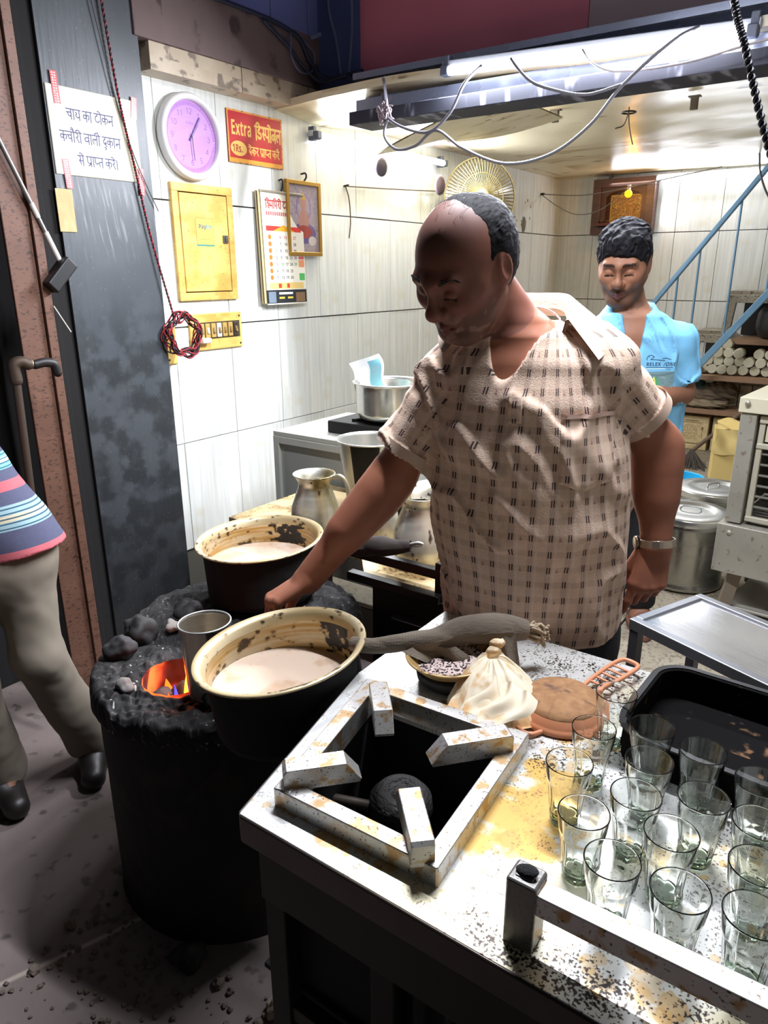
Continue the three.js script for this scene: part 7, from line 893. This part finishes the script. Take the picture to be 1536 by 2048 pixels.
  const t = canvasTex(320, 448, (g, W, Hh) => { g.fillStyle = '#74b6dc'; g.fillRect(0, 0, W, Hh); g.strokeStyle = g.fillStyle = '#1d3550'; g.lineWidth = 7; g.stroke(new Path2D('M26 66C10 40 40 14 74 20L96 34L62 60M60 62C120 56 170 72 210 70M180 52L222 46L276 62')); g.beginPath(); g.arc(44, 34, 5, 0, 7); g.fill(); g.font = 'bold 52px sans-serif'; g.fillText('RELEX', 20, 124); g.font = 'italic bold 52px sans-serif'; g.fillText('/ONE', 196, 124); g.fillRect(20, 134, 280, 6); g.fillStyle = '#e8f4fa'; g.fillRect(20, 146, 200, 5); g.fillStyle = '#2b4a66'; g.font = '22px sans-serif'; g.fillText('ONE', 236, 166); g.fillStyle = '#6f8c90'; g.fillRect(0, 178, W, 200); g.fillStyle = '#5d7a80'; g.beginPath(); g.moveTo(0, 178); g.quadraticCurveTo(150, 232, W, 178); g.lineTo(W, 196); g.quadraticCurveTo(150, 250, 0, 196); g.fill(); for (let i = 0; i < 60; i++) { g.fillStyle = ['rgba(150,170,172,.5)', 'rgba(80,104,108,.5)'][i % 2]; g.fillRect(rnd() * W, 220 + rnd() * 150, rr(20, 70), rr(3, 9)); } g.fillStyle = '#4f9a6a'; g.beginPath(); g.ellipse(110, 300, 62, 70, 0, 0, 7); g.fill(); g.strokeStyle = '#e8dc6a'; g.lineWidth = 10; g.stroke(new Path2D('M112 236C80 290 84 320 96 340C130 334 140 300 112 236Z')); g.stroke(new Path2D('M208 372C180 410 176 430 184 444C210 440 222 410 208 372Z')); });
  { const g = new THREE.PlaneGeometry(1, 1, 20, 24), p = g.attributes.position; for (let i = 0; i < p.count; i++) { const s = p.getX(i) + 0.5, v = p.getY(i) + 0.5; p.setXYZ(i, ...onS(mix(-0.005, 0.098, s), mix(0.26, 0.41, v), 0.002)); } g.computeVertexNormals(); obj('printed_pocket', inv(g), mat(0xffffff, 0.8, 0, { map: t, side: THREE.DoubleSide }), sh); }
  const trF = (x, y, z) => { const l = T.loc(x, y, z); let d = ellD(...l, [0, 0, 0, 0.152, 0.11, 0.115]); for (const c of [C(hipL, knL, 0.088, 0.07), C(hipR, knR, 0.088, 0.07), C(knL, anL, 0.068, 0.06), C(knR, anR, 0.068, 0.06)]) d = smin(d, capD(x, y, z, c), 0.03); d -= 0.012 * (fbm(x * 9, y * 9, z * 9, 3) - 0.5); d = smax(d, 0.285 - y, 0.004); return smax(d, l[1] - 0.06, 0.004); };
  obj('trousers', inv(boxUV(surfaceNet(trF, [-1.0, 0.27, -2.8], [-0.5, 0.92, -2.4], 0.012), 3)), mat(0x121317, 0.85), man2);
  const sole = (() => { const s = []; for (let i = 0; i < 28; i++) { const a = i / 28 * 6.2832, r = 1 + 0.12 * Math.sin(a); s.push([0.046 * Math.cos(a) * r, 0.125 * Math.sin(a)]); } const g = extrude(s, 0.016, 0.003); g.rotateX(-Math.PI / 2); return g; })();
  obj('sandal', [inv(at(sole.clone().rotateY(0.42), -0.635, 0.226, -2.56)), inv(wrapTube([[-0.662, 0.235, -2.535], [-0.635, 0.275, -2.548], [-0.60, 0.268, -2.565], [-0.575, 0.236, -2.59]], [0.008, 0.010, 0.010, 0.008], 0.1)), inv(wrapTube([[-0.665, 0.238, -2.58], [-0.63, 0.276, -2.555], [-0.598, 0.262, -2.545], [-0.575, 0.236, -2.555]], [0.008, 0.010, 0.010, 0.008], 0.1))], mat(0x7a5142, 0.6), man2); obj('sandal', [inv(at(sole.clone().rotateY(0.2), -0.83, 0.226, -2.61)), inv(wrapTube([[-0.868, 0.235, -2.58], [-0.835, 0.278, -2.585], [-0.795, 0.236, -2.59]], [0.008, 0.011, 0.008], 0.1))], mat(0x7a5142, 0.6), man2);
}
// the passer-by at the left edge
const man3 = thing('person', 'passer-by in a striped shirt and khaki trousers striding past the stove at the left edge', 'person', [-1.93, 0, -0.88]);
{
  const inv = (g) => toLocal(g, man3), T = (() => { const u = norm([-0.22, 0.94, 0.16]), f0 = [0.78, 0, 0.62], f = norm(add3(f0, u, -dot(f0, u))); return frame([-1.962, 0.78, -0.878], cross(u, f), u, f); })();
  const keys = [[-0.08, 0, 0, 0.17, 0.12], [0.05, 0, 0, 0.165, 0.12], [0.2, -0.02, 0, 0.165, 0.118], [0.38, -0.05, 0, 0.175, 0.118], [0.47, -0.06, 0, 0.165, 0.10], [0.55, -0.07, 0, 0.10, 0.075], [0.59, -0.07, 0, 0.06, 0.055]], trunk = stack(keys.map((k) => [k[0], k[1], k[2], k[3] - 0.015, k[4] - 0.015])), fat = stack(keys);
  const H = frame(T.W([-0.07, 0.72, 0.04]), T.l, T.u, T.f), head = headField(), hipA = T.W([0.07, -0.02, 0]), hipB = T.W([-0.08, -0.02, 0.02]), knA = [-1.86, 0.46, -0.91], anA = [-1.895, 0.09, -1.05], knB = [-1.90, 0.45, -0.73], anB = [-1.98, 0.10, -0.80];
  const Ls = T.W([0.05, 0.46, -0.06]), Rs = T.W([-0.26, 0.46, 0]), Le = T.W([0.04, 0.24, -0.2]), Lw = T.W([-0.02, 0.08, -0.36]), Re = T.W([-0.32, 0.2, 0.05]), Rw = T.W([-0.33, -0.02, 0.12]);
  const hands = [handCaps(Rw, [0, -1, 0], T.f, norm(T.l.map((v) => -v)), [[0.3, 0.4, 0.3], [0.35, 0.4, 0.3], [0.4, 0.4, 0.3], [0.4, 0.4, 0.3]]), handCaps(Lw, [0, -1, 0], T.f, T.l, [[0.3, 0.4, 0.3], [0.35, 0.4, 0.3], [0.4, 0.4, 0.3], [0.4, 0.4, 0.3]])];
  const caps = [[C(Rs, Re, 0.045, 0.04), 0.03], [C(Re, Rw, 0.04, 0.028), 0.03], [C(Ls, Le, 0.045, 0.04), 0.03], [C(Le, Lw, 0.04, 0.028), 0.03], [C(Rs, Ls, 0.045), 0.05], [C(H.W([0, -0.05, -0.02]), T.W([-0.07, 0.54, 0]), 0.052, 0.062), 0.04], [C(hipA, knA, 0.07, 0.05), 0.04], [C(hipB, knB, 0.07, 0.05), 0.04], [C(knA, anA, 0.046, 0.034), 0.03], [C(knB, anB, 0.046, 0.034), 0.03], [C(anA, add3(anA, [0.08, -0.055, 0.06]), 0.034, 0.026), 0.02], [C(anB, add3(anB, [0.10, -0.06, 0.02]), 0.034, 0.026), 0.02]];
  const bodyF = (x, y, z) => { const l = T.loc(x, y, z); let d = trunk(...l); for (const [c, k] of caps) d = smin(d, capD(x, y, z, c), k); for (const hc of hands) for (const [c, k] of hc) d = smin(d, capD(x, y, z, c), 0.006); const h = H.loc(x, y, z); if (Math.hypot(...h) < 0.24) d = smin(d, head(...h), 0.02); return d; };
  obj('body', inv(paint(surfaceNet(bodyF, [-2.36, 0.005, -1.22], [-1.62, 1.70, -0.55], 0.011), () => [122, 84, 64])), skinMat, man3);
  const hairF = (x, y, z) => smax(ellD(x, y, z, [0, 0.038, -0.016, 0.085, 0.092, 0.105]) - 0.004 * fbm(x * 60, y * 60, z * 60, 2), -(0.75 * y - 0.66 * z + 0.017), 0.006); const hg = surfaceNet(hairF, [-0.1, -0.1, -0.13], [0.1, 0.14, 0.1], 0.006); hg.applyMatrix4(new THREE.Matrix4().makeBasis(V(...H.l), V(...H.u), V(...H.f)).setPosition(...H.o)); obj('hair', inv(hg), mat(0x17151a, 0.6), man3);
  const slR = sleeve(Rs, Re.map((v, i) => mix(Rs[i], v, 0.85)), 0.06, 0.06, 0.03), slL = sleeve(Ls, Le.map((v, i) => mix(Ls[i], v, 0.85)), 0.06, 0.06, 0.03);
  const shF = (x, y, z) => { const l = T.loc(x, y, z); let d = smin(fat(...l), capD(x, y, z, C(Rs, Ls, 0.055)), 0.05); for (const s of [slR, slL]) d = smin(d, smax(capD(x, y, z, s.cap), dot([x - s[0], y - s[1], z - s[2]], s.dir) - s.L, 0.004), 0.03); d -= 0.018 * (fbm(x * 6, y * 5, z * 6, 3) - 0.5) + 0.03 * sst(0.2, -0.06, l[1]) * sst(0, 0.15, l[0]); d = smax(d, -0.02 - 0.14 * l[0] - l[1], 0.006); return smax(d, -capD(x, y, z, C(T.W([-0.07, 0.58, 0]), T.W([-0.07, 0.62, 0]), 0.066)), 0.005); };
  const stripes = dataTex(64, 512, (u, v) => { const y = (v * 0.30) % 0.30, n = 10 * fbm(u * 20, v * 160, 3, 2); const B = (a, b) => y > a && y < b; let c = [72, 74, 98]; if (B(0.005, 0.030)) c = [182, 92, 100]; else if (B(0.085, 0.150)) { c = [140, 170, 178]; if (B(0.108, 0.124)) c = [196, 182, 152]; if (Math.abs(((y - 0.085) % 0.0125) - 0.006) < 0.0017) c = [46, 78, 96]; } else if (B(0.185, 0.212)) c = [176, 90, 98]; else if (B(0.24, 0.285)) { c = [116, 176, 190]; if (B(0.255, 0.27)) c = [206, 196, 166]; if (Math.abs(((y - 0.24) % 0.011) - 0.005) < 0.0016) c = [40, 92, 112]; } return [c[0] + n, c[1] + n, c[2] + n]; });
  const sg = shirtUV(surfaceNet(shF, [-2.34, 0.70, -1.2], [-1.62, 1.44, -0.55], 0.0085), T, [slR, slL], 0.1, 0.30, 0.16); { const p = sg.attributes.position, uv = sg.attributes.uv; for (let i = 0; i < p.count; i++) { const l = T.loc(p.getX(i), p.getY(i), p.getZ(i)); uv.setY(i, (l[1] + 0.30 * l[0] * 0.6 + 0.02) / 0.30); } }
  obj('striped_shirt', inv(sg), mat(0xffffff, 0.9, 0, { map: stripes }), man3);
  const trF = (x, y, z) => { const l = T.loc(x, y, z); let d = ellD(...l, [0, -0.03, 0, 0.165, 0.15, 0.125]); for (const c of [C(hipA, knA, 0.085, 0.068), C(hipB, knB, 0.085, 0.068), C(knA, anA, 0.068, 0.072), C(knB, anB, 0.068, 0.072)]) d = smin(d, capD(x, y, z, c), 0.03); d -= 0.02 * (fbm(x * 9 + y * 4, y * 7, z * 9, 3) - 0.5); d = smax(d, 0.06 - y, 0.005); return smax(d, l[1] - 0.05, 0.005); };
  obj('trousers', inv(boxUV(surfaceNet(trF, [-2.25, 0.05, -1.2], [-1.65, 0.9, -0.55], 0.0095), 3)), mat(0x7c7264, 0.9), man3);
  for (const [a, b] of [[anA, add3(anA, [0.10, -0.06, 0.07])], [anB, add3(anB, [0.12, -0.065, 0.025])]]) { const f = (x, y, z) => { let d = smin(capD(x, y, z, C(add3(a, [-0.02, -0.045, -0.015]), b, 0.044, 0.036)), capD(x, y, z, C(add3(a, [0, -0.02, 0]), add3(a, [0.04, -0.04, 0.03]), 0.045, 0.038)), 0.03); return smax(d, 0.006 - y, 0.008); }; const bb = boxOf([a, b], 0.09); obj('shoe', inv(surfaceNet(f, bb[0], bb[1], 0.006)), mat(0x1d1816, 0.45), man3); }
}
renderer.render(scene, camera);
